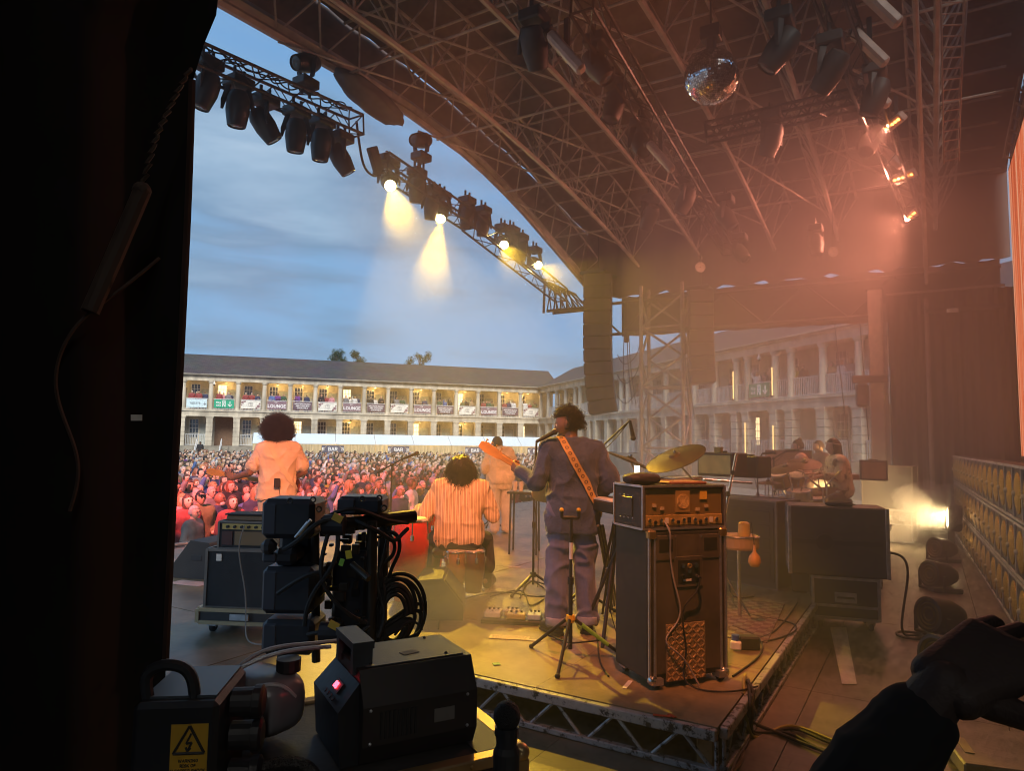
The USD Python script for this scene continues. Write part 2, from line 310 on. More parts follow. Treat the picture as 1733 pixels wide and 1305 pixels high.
# yellow ratchet-strap tubes on two columns of the right wing
for s, z0, z1, w_ in ((35.1, BAL+.1, EAV-1.4, 'upper column left of the green exit banner'), (38.7, BAL+.1, EAV-1.5, 'upper column right of the green exit banner'), (36.2, T0+.05, BAL-1.3, 'lower pier below the exit banner'), (38.7, T0+.05, BAL-1.5, 'lower pier right of the exit banner')):
    L = thing('strip_light', 'thin golden strip light on the '+w_, 'light', RP(s, .42, z0), 0, 'strip lights on the right colonnade')
    obj('tube', MB().cyl(RP(s, .42, z0+.1), RP(s, .42, z1), .035, n=8).mesh(), em('golden_strip', (1, .62, .22), 1.0), L); obj('foot', MB().box(RP(s, .42, z0+.05), (.1, .1, .1)).mesh(), BLM, L)
# banners tied to the railings
BANW = pm('banner_cream', (.66, .64, .58), .7); BANP = pm('banner_plum', (.10, .06, .08), .7); BANG = pm('banner_green', (.0, .30, .17), .6); BANB = pm('banner_pale', (.50, .64, .70), .7); INKW = pm('ink_white', (.8, .8, .8), .6, var=.02); INKD = pm('ink_dark', (.06, .06, .09), .6); BANV = pm('banner_mauve', (.20, .13, .16), .7); LEAF = pm('banner_floral', (.24, .14, .15), .7)
def banner(kind, P, i, s0, s1, along, where, sgn):
    x = along*sgn; zc = BAL+.60; hh = .40; o = P((s0+s1)/2, .19, zc); n = P((s0+s1)/2, 1.19, zc)-o
    wd = (s1-s0)-.62
    bm = {'lounge': BANV, 'menu': BANP, 'house': BANW, 'exit': BANG, 'toilets': BANB}[kind]
    nm = {'lounge': 'plum banner reading LOUNGE', 'menu': 'dark banner with lines of white text', 'house': 'cream floral banner with a square emblem', 'exit': 'green fire exit banner with a running figure and arrow', 'toilets': 'pale banner reading TOILETS with an arrow'}[kind]
    b = thing('banner', '%s, %s' % (nm, where), 'banner', o, math.atan2(x[1], x[0]), 'banners on the balcony railing')
    X = np.r_[x, 0]; Z = np.array([0, 0, 1.]); N = n/np.linalg.norm(n)
    # slightly slack sheet with thickness
    k = 9; us = np.linspace(-wd/2, wd/2, k); v = []
    for th in (.008, -.008):
        for zz in (-hh, 0, hh):
            for u in us: v.append(o+X*u+Z*(zz*(1-.03*math.cos(u*2.2)))+N*(th+.012*math.sin(u*5+i)))
    f = []
    for side in (0, 1):
        for r in range(2):
            for c in range(k-1):
                a0 = side*3*k+r*k+c; q = [[a0, a0+1, a0+k+1], [a0, a0+k+1, a0+k]]
                f += q if side == 0 else [t[::-1] for t in q]
    for r, rr in ((0, 0), (2, 2)):
        for c in range(k-1):
            a0, b0 = r*k+c, 3*k+r*k+c; f += [[a0, b0, b0+1], [a0, b0+1, a0+1]]
    obj('cloth', (np.array(v), np.array(f)), bm, b)
    T = lambda t, h, du, dz, m, nme='lettering': obj(nme, place(textm(t, h, .006), o+X*du+Z*dz+N*.024, X, Z), m, b)
    if kind == 'lounge': T('LOUNGE', .30, 0, -.08, INKW); T('THE', .10, -.1, .27, INKW)
    elif kind == 'menu':
        for r, t in enumerate(('WESTERN MUSIC', 'AND DANCING', 'COCKTAILS')): T(t, .13, 0, .2-.2*r, INKW)
    elif kind == 'house':
        q = MB(); s = .17
        for (u0, z0, u1, z1) in ((-s, -s, -s, s), (s, -s, s, s), (-s, -s, s, -s), (-s, s, s, s), (-.05, -s, -.05, .06), (.05, -s, .05, .06), (-.06, .06, .06, .06)): q.cyl(o+X*u0+Z*z0+N*.024, o+X*u1+Z*z1+N*.024, .014, n=4)
        obj('emblem', q.mesh(), INKD, b)
        for (du, dz, r) in ((-wd*.42, .2, .2), (wd*.4, -.15, .22), (-wd*.3, .3, .12), (wd*.3, -.3, .13), (-wd*.46, -.05, .1), (wd*.45, .1, .1)):
            pts = MB(); aa = np.linspace(0, 2*np.pi, 11)[:-1]; rr = r*(.75+.25*np.cos(aa*5))
            vv = [o+X*np.clip(du+rr[j]*math.cos(aa[j]), -wd/2, wd/2)+Z*np.clip(dz+rr[j]*math.sin(aa[j]), -hh, hh)+N*.026 for j in range(10)]+[o+X*du+Z*dz+N*.026]
            obj('floral_print', (np.array(vv), np.array([[j, (j+1) % 10, 10] for j in range(10)])), LEAF, b)
    elif kind in ('exit', 'toilets'):
        m = INKW if kind == 'exit' else INKD
        if kind == 'exit':
            T('Fire', .18, -wd*.27, .12, m); T('exit', .18, -wd*.27, -.12, m)
            q = MB().box(o+N*.024, (.001, .001, .001))
            for (u0, z0, u1, z1) in ((-.12, -.28, -.12, .3), (.12, -.28, .12, .3), (-.12, .3, .12, .3)): q.cyl(o+X*u0+Z*z0+N*.024, o+X*u1+Z*z1+N*.024, .03, n=4)
            q.sph(o+Z*.2+N*.024, .055, 1)
            for (u0, z0, u1, z1) in ((.0, .13, -.03, -.06), (-.03, -.06, -.12, -.24), (-.03, -.06, .08, -.14), (.08, -.14, .06, -.27), (0, .1, .09, .02), (0, .1, -.1, .04)): q.cyl(o+X*u0+Z*z0+N*.024, o+X*u1+Z*z1+N*.024, .03, n=4)
            obj('running_figure', q.mesh(), m, b); au = wd*.3
        else:
            T('TOILETS', .16, -wd*.08, 0, m); au = wd*.4
        s = 1.7 if kind == 'exit' else .9
        q = MB()
        for (u0, z0, u1, z1) in ((0, .15, 0, -.13), (0, -.15, -.11, -.02), (0, -.15, .11, -.02)): q.cyl(o+X*(au+u0*s)+Z*(z0*s)+N*.024, o+X*(au+u1*s)+Z*(z1*s)+N*.024, .03*s*.7, n=4)
        obj('arrow', q.mesh(), m, b)
order = ['house', 'menu', 'lounge']*4+['house', 'exit', 'toilets']
far_banner = {}
for i in range(0, 15):
    k = order[i]
    far_banner[i] = '%s in the %s bay of the far balcony from the inner corner' % ({'lounge': 'the LOUNGE banner', 'menu': 'the dark text banner', 'house': 'the cream floral banner', 'exit': 'the fire exit banner', 'toilets': 'the TOILETS banner'}[k], ordinal(i))
    banner(k, FP, i, fcols[i-1+0] if False else fcols[i], fcols[i+1], dl, '%s bay of the far balcony' % ordinal(i), -1)
banner('exit', RP, 3, 36.0, 38.5, dr, 'on the hazy right colonnade', 1)
# hanging lamps and cameras under the eaves
for p, w_ in ((FP(33.2, .2, EAV-.6), 'above the fire exit banner on the far wing'), (RP(37.3, .2, EAV-.6), 'above the fire exit banner on the right wing')):
    t = thing('dome_camera', 'small white hanging dome camera '+w_, 'camera', p, 0, 'dome cameras under the eaves')
    obj('housing', MB().lathe([(0, .0), (.1, .02), (.13, .12), (.06, .2), (.03, .34), (0, .34)], p-[0, 0, .3], 10).mesh(), WHT, t); obj('dome', MB().sph(p-[0, 0, .3], .09, 1).mesh(), BLK, t)
# stairs at the left end of the terrace
st = thing('stone_steps', 'flight of stone steps with white handrails left of the bar tent', 'steps', FP(33.5, .45, GZ), math.atan2(dl[1], dl[0]))
for k in range(9): obj('step', MB().box2((-1.8, k*.3+.002, 0), (3.4, k*.3+.3, 2.02-k*.222)).mesh(), STONED, st, world=False)
for x in (-1.2, .9, 2.9):
    q = MB().tube(spline([(x, -.1, 1.9), (x, -.05, 2.75), (x, .4, 2.6), (x, 2.5, 1.25), (x, 2.7, 1.0), (x, 2.72, .2)], 20), .035, 6); q.tube(spline([(x, .1, 2.3), (x, 2.55, .75)], 4), .025, 6); q.cyl((x, 1.3, .9), (x, 1.3, 2.0), .03)
    obj('handrail', q.mesh(), pm('rail_white', (.7, .7, .7), .4), st, world=False)
# ------------------------------------------------------------------ bar tent in front of the far wing
TENT = pm('tent_pvc', (.62, .72, .80), .5, var=.06, scale=.6); PLANK = pm('pale_planks', (.50, .39, .22), .7, var=.3, scale=3, stretch=(3, 3, .3))
tn = thing('bar_tent', 'long white-roofed bar tent with plank fascia at the back of the crowd', 'tent', FP(16, 7.5, GZ), math.atan2(dl[1], dl[0]))
x0, x1 = -14.2, 13.2; npan = 8
for k in range(npan):
    a0, a1 = x0+(x1-x0)*k/npan+.02, x0+(x1-x0)*(k+1)/npan-.02
    v = np.array([(a0, 1.5, 2.45), (a1, 1.5, 2.45), (a0, 0, 3.3), (a1, 0, 3.3), (a0, -1.5, 2.45), (a1, -1.5, 2.45)]); v2 = v-[0, 0, .05]
    vs = np.vstack([v, v2]); f = [[0, 1, 3], [0, 3, 2], [2, 3, 5], [2, 5, 4], [6, 9, 7], [6, 8, 9], [8, 11, 9], [8, 10, 11], [0, 6, 7], [0, 7, 1], [4, 5, 11], [4, 11, 10], [0, 2, 8], [0, 8, 6], [2, 4, 10], [2, 10, 8], [1, 9, 3], [1, 7, 9], [3, 11, 5], [3, 9, 11]]
    obj('roof_panel', (vs, np.array(f)), TENT, tn, world=False)
    pl = MB(); n = int((a1-a0)/.3)
    for j in range(n):
        u = a0+(a1-a0)*j/n; pl.box2((u+.012, 1.42+.01*((j*5) % 3), 1.58), (u+(a1-a0)/n-.012, 1.46+.01*((j*5) % 3), 2.38))
    obj('plank_fascia', pl.mesh(), PLANK, tn, world=False, kind='stuff')
    pl = MB()
    for j in range(n):
        u = a0+(a1-a0)*j/n; pl.box2((u+.012, -1.46, 0), (u+(a1-a0)/n-.012, -1.42, 2.38))
    obj('back_planks', pl.mesh(), PLANK, tn, world=False, kind='stuff')
    pl = MB()
    for j in range(n):
        u = a0+(a1-a0)*j/n; pl.box2((u+.012, 1.0, 0), (u+(a1-a0)/n-.012, 1.05, 1.0))
    obj('counter_planks', pl.mesh(), PLANK, tn, world=False, kind='stuff')
    obj('counter_top', MB().box2((a0, .7, 1.003), (a1, 1.2, 1.06)).mesh(), ORW, tn, world=False)
    obj('post', MB().box2((a0-.02, 1.25, 0), (a0+.1, 1.40, 2.38)).mesh(), PLANK, tn, world=False)
obj('end_roof', MB().add((np.array([(x1, 1.5, 2.44), (x1, -1.5, 2.44), (x1, 0, 3.28), (x1+.03, 1.5, 2.44), (x1+.03, -1.5, 2.44), (x1+.03, 0, 3.28)]), np.array([[0, 1, 2], [3, 5, 4], [0, 3, 4], [0, 4, 1]]))).mesh(), TENT, tn, world=False)
for k in range(6):
    x = -12+k*4.6; o = FP(16+x, 7.0, GZ+2.1)
    L = thing('bar_lamp', 'warm lamp hanging inside the bar tent, %s from its right end' % ordinal(k), 'lamp', o, 0, 'lamps inside the bar tent')
    obj('shade', MB().lathe([(.0, .14), (.03, .14), (.14, .02), (.13, .02), (.02, .12), (0, .12)], o, 10).mesh(), BLM, L); lamp(L, o-[0, 0, .06], 14., (1, .66, .28), .06)
SIGNB = pm('sign_navy', (.09, .09, .13), .5); SIGNT = pm('sign_tan', (.36, .28, .22), .5)
def tsign(u, t, where, wd=1.9, two=None):
    o = FP(16+u, 7.5+1.53, GZ+1.98); s = thing('bar_sign', 'dark swirled sign reading %s on the plank fascia%s' % (' '.join(filter(None, (t, two))), where), 'sign', o, math.atan2(dl[1], dl[0]), 'signs on the bar tent')
    X = np.r_[-dl, 0]; Z = np.array([0, 0, 1.]); N = FP(0, 1, 0)-FP(0, 0, 0)
    R = np.array([X, N, Z]).T
    obj('board', MB().box(o, (wd, .03, .62), R=R).mesh(), SIGNB, s)
    for sg in (-1, 1):
        pts = spline([o+N*.02+X*sg*wd*.48+Z*-.25, o+N*.02+X*sg*wd*.40+Z*.0, o+N*.02+X*sg*wd*.28+Z*.27], 10); obj('swirl', MB().tube(pts, .035, 4).mesh(), SIGNT, s)
    if two:
        obj('lettering', place(textm(t, .2), o+Z*.13+N*.02, X, Z), INKW, s); obj('lettering', place(textm(two, .2), o-Z*.14+N*.02, X, Z), INKW, s)
    else: obj('lettering', place(textm(t, .3), o+N*.02, X, Z), INKW, s)
    if wd > 1.5 and not two:
        for sg in (-1, 1): obj('emblem', place(textm('B', .26), o+X*sg*wd*.43+N*.022, X, Z), INKW, s)
tsign(12.1, 'WATER', ' at its left end', 1.5, 'POINT')
tsign(.9, 'BAR', ', left of the two beside the percussionist'); tsign(-6.2, 'BAR', ', just left of the percussionist'); tsign(6.6, 'BAR', ', behind the guitarist\'s head'); tsign(-12.3, 'BAR', ', at its right end')
# white kiosk and sunshade right of the tent
kk = thing('sales_kiosk', 'small pale kiosk with a white framed window right of the bar tent', 'kiosk', FP(.6, 9, GZ), math.atan2(dl[1], dl[0]))
obj('body', MB().box2((-1.3, -1, 0), (1.3, 1, 2.35)).mesh(), pm('kiosk_paint', (.36, .42, .47), .6), kk, world=False)
obj('window_frame', MB().box2((-1.2, 1.002, 1.15), (1.2, 1.04, 2.3)).mesh(), WHT, kk, world=False); obj('window', MB().box2((-1.1, 1.042, 1.25), (1.1, 1.05, 2.2)).mesh(), PANE, kk, world=False)
pr = thing('sun_umbrella', 'white market umbrella beside the pale kiosk', 'umbrella', FP(-1.8, 12, GZ))
pp = FP(-1.8, 12, GZ); obj('canopy', MB().lathe([(0, 2.35), (.6, 2.2), (1.5, 1.85), (1.5, 1.78), (.6, 2.14), (0, 2.3)], pp, 8).mesh(), TENT, pr); obj('pole', MB().cyl(pp, pp+[0, 0, 2.3], .03).mesh(), WHT, pr)
# ------------------------------------------------------------------ trees behind the roof
LEAFM = usdkit.material(stage, '/World/Looks/leaves', {"oi": ("geometry", {}), "r": ("rgb_ramp", {"ramp": [(0, (.035, .065, .02)), (1, (.09, .13, .035))]}), "d": ("principled_bsdf", {"roughness": .6}), "t": ("translucent_bsdf", {"color": (.08, .13, .03)}), "m": ("mix_closure", {"fac": .2})},
    [("oi.random_per_island", "r.fac"), ("r.color", "d.base_color"), ("d.BSDF", "m.closure1"), ("t.BSDF", "m.closure2")], surface="m.closure")
BARK = pm('bark', (.10, .08, .06), .9)
for (px, w, top, d, w_) in ((568, 1.25, 586, 92, 'leftmost, with a split crown'), (609, 1.15, 588, 93, 'middle and smallest'), (710, 2.1, 586, 95, 'rightmost and fullest')):
    p = dep(px, 640, d); topz = dep(px, top, d)[2]; t = thing('tree', 'green leafy tree rising behind the slate roof, %s of three' % w_, 'tree', (p[0], p[1], GZ), 0, 'trees behind the far roof')
    q = MB().tube([(p[0], p[1], GZ), (p[0]+.2, p[1], 5), (p[0], p[1], topz-1.2)], [.35, .25, .08], 8)
    cl = []
    for k in range(13):
        a = rng.uniform(0, 6.3); r = rng.uniform(.1, .95)*w; c = np.array([p[0]+r*math.cos(a), p[1]+r*math.sin(a), topz-.4-rng.uniform(0, 3.2)-abs(r)*.5]); cl.append(c); q.tube([(p[0], p[1], c[2]-1.5), c], [.07, .02], 5)
    obj('trunk', q.mesh(), BARK, t)
    n = 2600; vs = []
    for k in range(n):
        c = cl[rng.randrange(13)]; dd = nr.normal(size=3); dd *= nr.random()**.5*.62/np.linalg.norm(dd); c = c+dd
        x = nr.normal(size=3); x /= np.linalg.norm(x); y = np.cross(x, nr.normal(size=3)); y /= np.linalg.norm(y); s = rng.uniform(.06, .11)
        vs += [c-x*s, c+y*s*.6, c+x*s, c-y*s*.6]
    ii = np.arange(n)*4; obj('crown', (np.array(vs), np.vstack([np.stack([ii, ii+1, ii+2], 1), np.stack([ii, ii+2, ii+3], 1)])), LEAFM, t)

# ------------------------------------------------------------------ stage floor, risers
def plank_deck(name, x0, x1, y0, y1, z, th, sx, sy, m, keep=None):
    root = UsdGeom.Xform.Define(stage, newpath(name, None)).GetPrim(); mats[root.GetPath().pathString] = (np.zeros(3), 0.); setd(root, kind='structure')
    nx, ny = max(1, round((x1-x0)/sx)), max(1, round((y1-y0)/sy))
    for i in range(nx):
        for j in range(ny):
            a0, a1 = x0+(x1-x0)*i/nx+.002, x0+(x1-x0)*(i+1)/nx-.002; b0, b1 = y0+(y1-y0)*j/ny+.002, y0+(y1-y0)*(j+1)/ny-.002
            dz = .0015*((i*5+j*3) % 3)
            obj('deck_panel', MB().box2((a0, b0, z-th), (a1, b1, z-dz)).mesh(), m, root)
    return root
plank_deck('stage_floor', -9.2, 1.6, -2.0, 18.6, -.25, .05, 1.22, 2.44, PLYD)
RX1, RY0 = -1.05, 4.02
plank_deck('band_platform', -9.15, RX1, RY0, 9.95, 0., .045, 1.22, 1.19, PLY)
plank_deck('side_platform', -9.15, -3.1, .6, RY0-.004, -.001, .045, 1.22, 1.14, PLY)
plank_deck('rear_platform', -9.15, -3.65, 9.956, 18.4, -.002, .045, 1.22, 1.2, PLY)
def edge_frame(name, label, p, q, z1, z0, n, group=None):
    # aluminium trussed edge of a stage platform: two rails, posts, diagonals
    p, q = np.array(p, float), np.array(q, float); d = q-p; L = np.linalg.norm(d); u = d/L; rz = math.atan2(u[1], u[0])
    t = thing(name, label, 'platform edge', (p[0], p[1], z0), rz, group); P3 = lambda s, z: np.array([p[0]+u[0]*s, p[1]+u[1]*s, z])
    obj('top_rail', MB().box(P3(L/2, z1-.03), (L, .05, .06), rz=rz, b=.006).mesh(), RAILW, t); obj('bottom_rail', MB().box(P3(L/2, z0+.02), (L, .05, .035), rz=rz, b=.005).mesh(), RAILW, t)
    h0, h1 = z0+.035, z1-.06
    for k in range(n+1): obj('post', MB().cyl(P3(L*k/n*.995+.01, h0), P3(L*k/n*.995+.01, h1), .012, n=6).mesh(), RAILW, t) if k in (0, n) else None
    for k in range(n):
        a, b, c = L*k/n, L*(k+.5)/n, L*(k+1)/n
        obj('diagonal', MB().cyl(P3(a+.03, h0), P3(b-.02, h1), .011, n=6).mesh(), RAILW, t); obj('diagonal', MB().cyl(P3(b+.02, h1), P3(c-.03, h0), .011, n=6).mesh(), RAILW, t)
RAILW = usdkit.material(stage, '/World/Looks/scuffed_rail', {"tc": ("texture_coordinate", {}), "n": ("noise_texture", {"scale": 18, "detail": 6, "roughness": .7}), "r": ("rgb_ramp", {"ramp": [(.40, (.03, .028, .026)), (.47, (.34, .34, .35)), (.7, (.42, .42, .43))]}), "p": ("principled_bsdf", {"roughness": .45, "metallic": .3})}, [("tc.object", "n.vector"), ("n.fac", "r.fac"), ("r.color", "p.base_color")], surface="p.BSDF")
edge_frame('platform_edge', 'scuffed grey aluminium lattice edge along the near side of the band platform', (-3.05, RY0-.027), (RX1, RY0-.027), -.005, -.248, 5, 'lattice edges of the platforms')
edge_frame('platform_edge', 'amber-lit lattice edge running away beside the tall amplifier stack', (RX1+.027, RY0+.02), (RX1+.027, 9.9), -.005, -.248, 13, 'lattice edges of the platforms')
DRX0, DRX1, DRY0, DRY1, DRZ = -3.6, -.55, 10.2, 13.4, .28
plank_deck('drum_platform', DRX0, DRX1, DRY0, DRY1, DRZ, .05, 1.02, 1.6, PLYD)
edge_frame('platform_edge', 'pale lattice edge of the drum platform in the haze', (DRX0, DRY0-.027), (DRX1, DRY0-.027), DRZ-.005, -.0 if False else -.24, 6, 'lattice edges of the platforms')
dc = thing('deck_corner_leg', 'dark timber corner block under the near right corner of the band platform', 'corner block', (RX1-.06, RY0+.06, -.25)); obj('block', MB().box((RX1-.08, RY0+.08, -.15), (.1, .1, .19), b=.01).mesh(), ORW, dc)
# rug on the platform
obj('rug', MB().box((-1.75, 6.6, .006), (1.1, 1.5, .011), rz=.08).mesh(), usdkit.material(stage, '/World/Looks/rug_weave', {"tc": ("texture_coordinate", {}), "c": ("checker_texture", {"color1": (.30, .24, .19), "color2": (.17, .10, .08), "scale": 14}), "n": ("noise_texture", {"scale": 5, "detail": 6}), "x": ("mix_color", {"blend_type": "multiply", "fac": .7}), "p": ("principled_bsdf", {"roughness": .95})}, [("tc.object", "c.vector"), ("tc.object", "n.vector"), ("c.color", "x.a"), ("n.color", "x.b"), ("x.result", "p.base_color")], surface="p.BSDF"), label='worn patterned rug lying on the platform behind the amplifier stack', cat='rug')
for k, (x, y, w, d, a, c) in enumerate(((905, 1085, .12, .03, .4, 'white_tape'), (1062, 1160, .03, .16, .1, 'white_tape'), (840, 1125, .05, .05, .8, 'tape_green'), (1000, 1010, .14, .03, 1.2, 'tape_green'), (870, 960, .16, .035, .2, 'white_tape'))):
    o = onz(x, y, 0); obj('tape_mark', MB().box(o+[0, 0, .0035], (w, d, .003), rz=a).mesh(), pm('white_tape', (.55, .53, .48), .5) if c == 'white_tape' else pm('tape_green', (.10, .30, .10), .5), label=['short pale tape strip by the pedalboard', 'pale tape strip near the platform corner', 'small green tape square before the pedalboard', 'green tape strip near the bassist\'s heels', 'pale tape strip on the yellow-lit floor beyond the microphone stand'][k], cat='tape mark')
tp = [onz(*q, -.244) for q in ((1405, 1062), (1432, 1062), (1450, 1158), (1425, 1158))]
obj('floor_tape', (np.array([[*p[:2], -.2455] for p in tp]+[[*p[:2], -.249] for p in tp]), np.array([[0, 2, 1], [0, 3, 2], [4, 5, 6], [4, 6, 7], [0, 1, 5], [0, 5, 4], [1, 2, 6], [1, 6, 5], [2, 3, 7], [2, 7, 6], [3, 0, 4], [3, 4, 7]])), pm('white_tape', (.55, .53, .48), .5), label='wide white strip on the dark floor in front of the cased amplifier', cat='floor strip')
o = onz(1120, 1213, 0); obj('tape_mark', MB().box(o+[0, 0, .004], (.10, .022, .004), rz=.3).box(o+[.05, .03, .004], (.06, .022, .004), rz=-.6).mesh(), pm('red_tape', (.55, .06, .03), .5), label='small bright red tape mark on the platform corner', cat='tape mark')
o = onz(322, 988, 0); obj('tape_mark', MB().box(o+[0, 0, .004], (.42, .2, .004), rz=.2).mesh(), pm('pink_paper', (.62, .45, .42), .7), label='pale pink sheet taped on the deck left of the flight case', cat='tape mark')
# ------------------------------------------------------------------ festival stage roof
STEEL = pm('roof_steel', (.36, .31, .28), .55, .1, var=.25, scale=3)
SKIN = pm('roof_skin', (.13, .10, .095), .8, var=.3, scale=.6)
yk = [-2, 1, 4, 6.2, 8.3, 10.2, 12.4, 14.4, 17, 18.6]
zedge = lambda y: float(np.interp(y, yk, [6.9, 7.4, 7.75, 7.87, 7.97, 8.02, 7.9, 7.48, 6.71, 6.2]))
zch = lambda y: float(7.75-.0105*(y-8.2)**2)
sr = thing('stage_roof', 'arched festival stage roof of steel lattice trusses seen from below', 'stage roof', (-3.6, 9, 0))
XT = [-8.6, -6.95, -5.15, -3.25, -1.75, .3]
ys = np.linspace(-1.8, 18.5, 23)
for ti, x in enumerate(XT):
    zc = zedge if ti == 0 else zch
    r = .075 if ti == 0 else .05
    tr = obj('truss', MB().tube([(x, y, zc(y)) for y in ys], r, 6).mesh(), STEEL, sr)
    if ti == 0:
        obj('edge_beam', MB().tube([(x-.05, y, zc(y)+.16) for y in ys], .13, 6).mesh(), STEEL, tr); up = .75
    else: up = 1.0
    for sx in (-.42, .42): obj('top_chord', MB().tube([(x+sx, y, zc(y)+up) for y in ys], .03, 5).mesh(), STEEL, tr)
    for k in range(len(ys)-1):
        ya, yb = ys[k], ys[k+1]; ym = (ya+yb)/2
        if ya < 1.5: continue
        for sx in (-.42, .42):
            obj('strut', MB().cyl((x, ym, zc(ym)+.03), (x+sx, ya, zc(ya)+up), .019, n=5).mesh(), STEEL, tr)
            obj('strut', MB().cyl((x, ym, zc(ym)+.03), (x+sx, yb, zc(yb)+up), .019, n=5).mesh(), STEEL, tr)
for k, y in enumerate(np.linspace(2, 18.2, 19)):
    obj('purlin', MB().cyl((-8.5, y, zch(y)+1.05), (1.4, y, zch(y)+1.05), .026, n=6).mesh(), STEEL, sr)
    if k % 3 == 1: obj('tie_bar', MB().cyl((-8.5, y, zch(y)+.1), (1.4, y, zch(y)+.1), .024, n=6).mesh(), STEEL, sr)
for k in range(len(XT)-1):
    for y in (3.5, 7, 10.5, 14):
        obj('brace', MB().cyl((XT[k], y, zch(y)+.08), (XT[k+1], y+3.4, zch(y+3.4)+.08), .02, n=5).mesh(), STEEL, sr)
        if (k+int(y)) % 2: obj('brace', MB().cyl((XT[k+1], y, zch(y)+1.0), (XT[k], y+3.4, zch(y+3.4)+1.0), .02, n=5).mesh(), STEEL, sr)
n = 40; yy = np.linspace(-2.2, 18.6, n)
def sheet(fn, n, th):
    top = np.array([fn(u) for u in range(n)])       # n rows of k points
    k = top.shape[1]; v = np.vstack([top.reshape(-1, 3), (top+th).reshape(-1, 3)]); f = []; N = n*k
    for i in range(n-1):
        for j in range(k-1):
            a = i*k+j; f += [[a, a+1, a+k+1], [a, a+k+1, a+k], [N+a, N+a+k+1, N+a+1], [N+a, N+a+k, N+a+k+1]]
    for i in range(n-1):
        for j in (0, k-1):
            a, b = i*k+j, (i+1)*k+j; f += [[a, b, N+b], [a, N+b, N+a]]
    for j in range(k-1):
        for i in (0, n-1):
            a = i*k+j; f += [[a, a+1, N+a+1], [a, N+a+1, N+a]]
    return v, np.array(f)
obj('roof_skin', sheet(lambda i: [(x, yy[i], zch(yy[i])+1.16+.05*math.sin(yy[i]*3.9)*math.sin(i*1.3+x)) for x in (-8.55, -7.8, -6, -4.2, -2.5, -1, .6, 1.7)], n, np.array([0, 0, .03])), SKIN, sr)
# valance of the front edge between skin and beam; side cloth at the far end
obj('front_valance', sheet(lambda i: [(-8.62, yy[i], zedge(yy[i])+.1), (-8.62, yy[i], max(zedge(yy[i])+.2, zch(yy[i])+1.195+.02*math.sin(i*2.3)))], n, np.array([.03, 0, 0])), SKIN, sr)
xs = np.linspace(-8.6, 1.7, 60)
obj('side_cloth', sheet(lambda i: [(xs[i], 18.55, 5.78+.05*math.sin(i*1.7)*math.sin(i*.37)+.012*(i % 5)-.0*i), (xs[i], 18.55+.03*math.sin(i), 7.9)], 60, np.array([0, .03, 0])), SKIN, sr)
hd = thing('side_header', 'dark cloth header with steel bracing at the far end of the stage', 'header', (-3.2, 18.4, 4.5))
xs2 = np.linspace(-7.5, 1.5, 40)
obj('header_cloth', sheet(lambda i: [(xs2[i], 18.62, 4.66-.12*(xs2[i]+7.5)/9+.015*math.sin(i*2.1)), (xs2[i], 18.6+.02*math.sin(i*.9), 5.79+.03*math.sin(i*1.9)*math.sin(i*.7)+.06*(i % 4 == 3))], 40, np.array([0, .03, 0])), pm('header_cloth', (.05, .04, .04), .9), hd)
for z in (4.7, 5.6): obj('beam', MB().cyl((-8.6, 18.4, z), (1.5, 18.4, z), .045, n=6).mesh(), pm('header_steel', (.10, .08, .075), .6), hd)
for k in range(10):
    x = -8.4+k*.98; obj('diagonal', MB().cyl((x, 18.4, 4.7 if k % 2 else 5.6), (x+.95, 18.4, 5.6 if k % 2 else 4.7), .03, n=5).mesh(), M['header_steel'], hd)
# lattice outrigger seen against the sky by the far loudspeakers
og = thing('lattice_outrigger', 'black lattice outrigger end against the sky beside the far loudspeaker stack', 'lattice', (-8.9, 16.6, 5.7))
a, b = dep(920, 527, 18.8), dep(992, 520, 19.2); a2, b2 = dep(922, 478, 18.8), dep(960, 480, 19.2)
for off in (0, .35):
    w = np.array([.1, off, 0.]); obj('rail', MB().cyl(a+w, b+w, .04).mesh(), BLM, og); obj('rail', MB().cyl(a2+w, b2+w+[0, 0, -.25], .03).mesh(), BLM, og)
    for k in range(6): obj('lacing', MB().cyl(a+w+(b-a)*k/6, a2+w+(b2+[0, 0, -.25]-a2)*(k+1)/6, .018, n=5).mesh(), BLM, og); obj('lacing', MB().cyl(a2+w+(b2+[0, 0, -.25]-a2)*k/6, a+w+(b-a)*(k+.6)/6, .018, n=5).mesh(), BLM, og)
obj('post', MB().cyl(a-[0, 0, .05], a2+[0, 0, .1], .035).mesh(), BLM, og)
# support tower, wrapped column, drapes
tw = thing('support_tower', 'open steel lattice tower between the two hanging loudspeaker stacks', 'tower', (-6.05, 18.3, GZ))
L4 = [(-6.65, 17.9), (-5.5, 17.9), (-5.5, 18.5), (-6.65, 18.5)]
for (x, y) in L4: obj('leg', MB().cyl((x, y, GZ), (x, y, 5.9), .055, n=8).mesh(), STEEL, tw)
for i in range(4):
    (x, y), (u, w) = L4[i], L4[(i+1) % 4]
    for k in range(8):
        z0, z1 = -1+k*.82, -1+(k+1)*.82
        obj('diagonal', MB().cyl((x, y, z0) if k % 2 else (u, w, z0), (u, w, z1) if k % 2 else (x, y, z1), .035, n=5).mesh(), STEEL, tw)
        if k % 2 == 0: obj('rung', MB().cyl((x, y, z1), (u, w, z1), .03, n=5).mesh(), STEEL, tw)
wl = thing('wrapped_column', 'pale cloth-wrapped square column at the far corner of the stage', 'column', (-.95, 18.15, -.25))
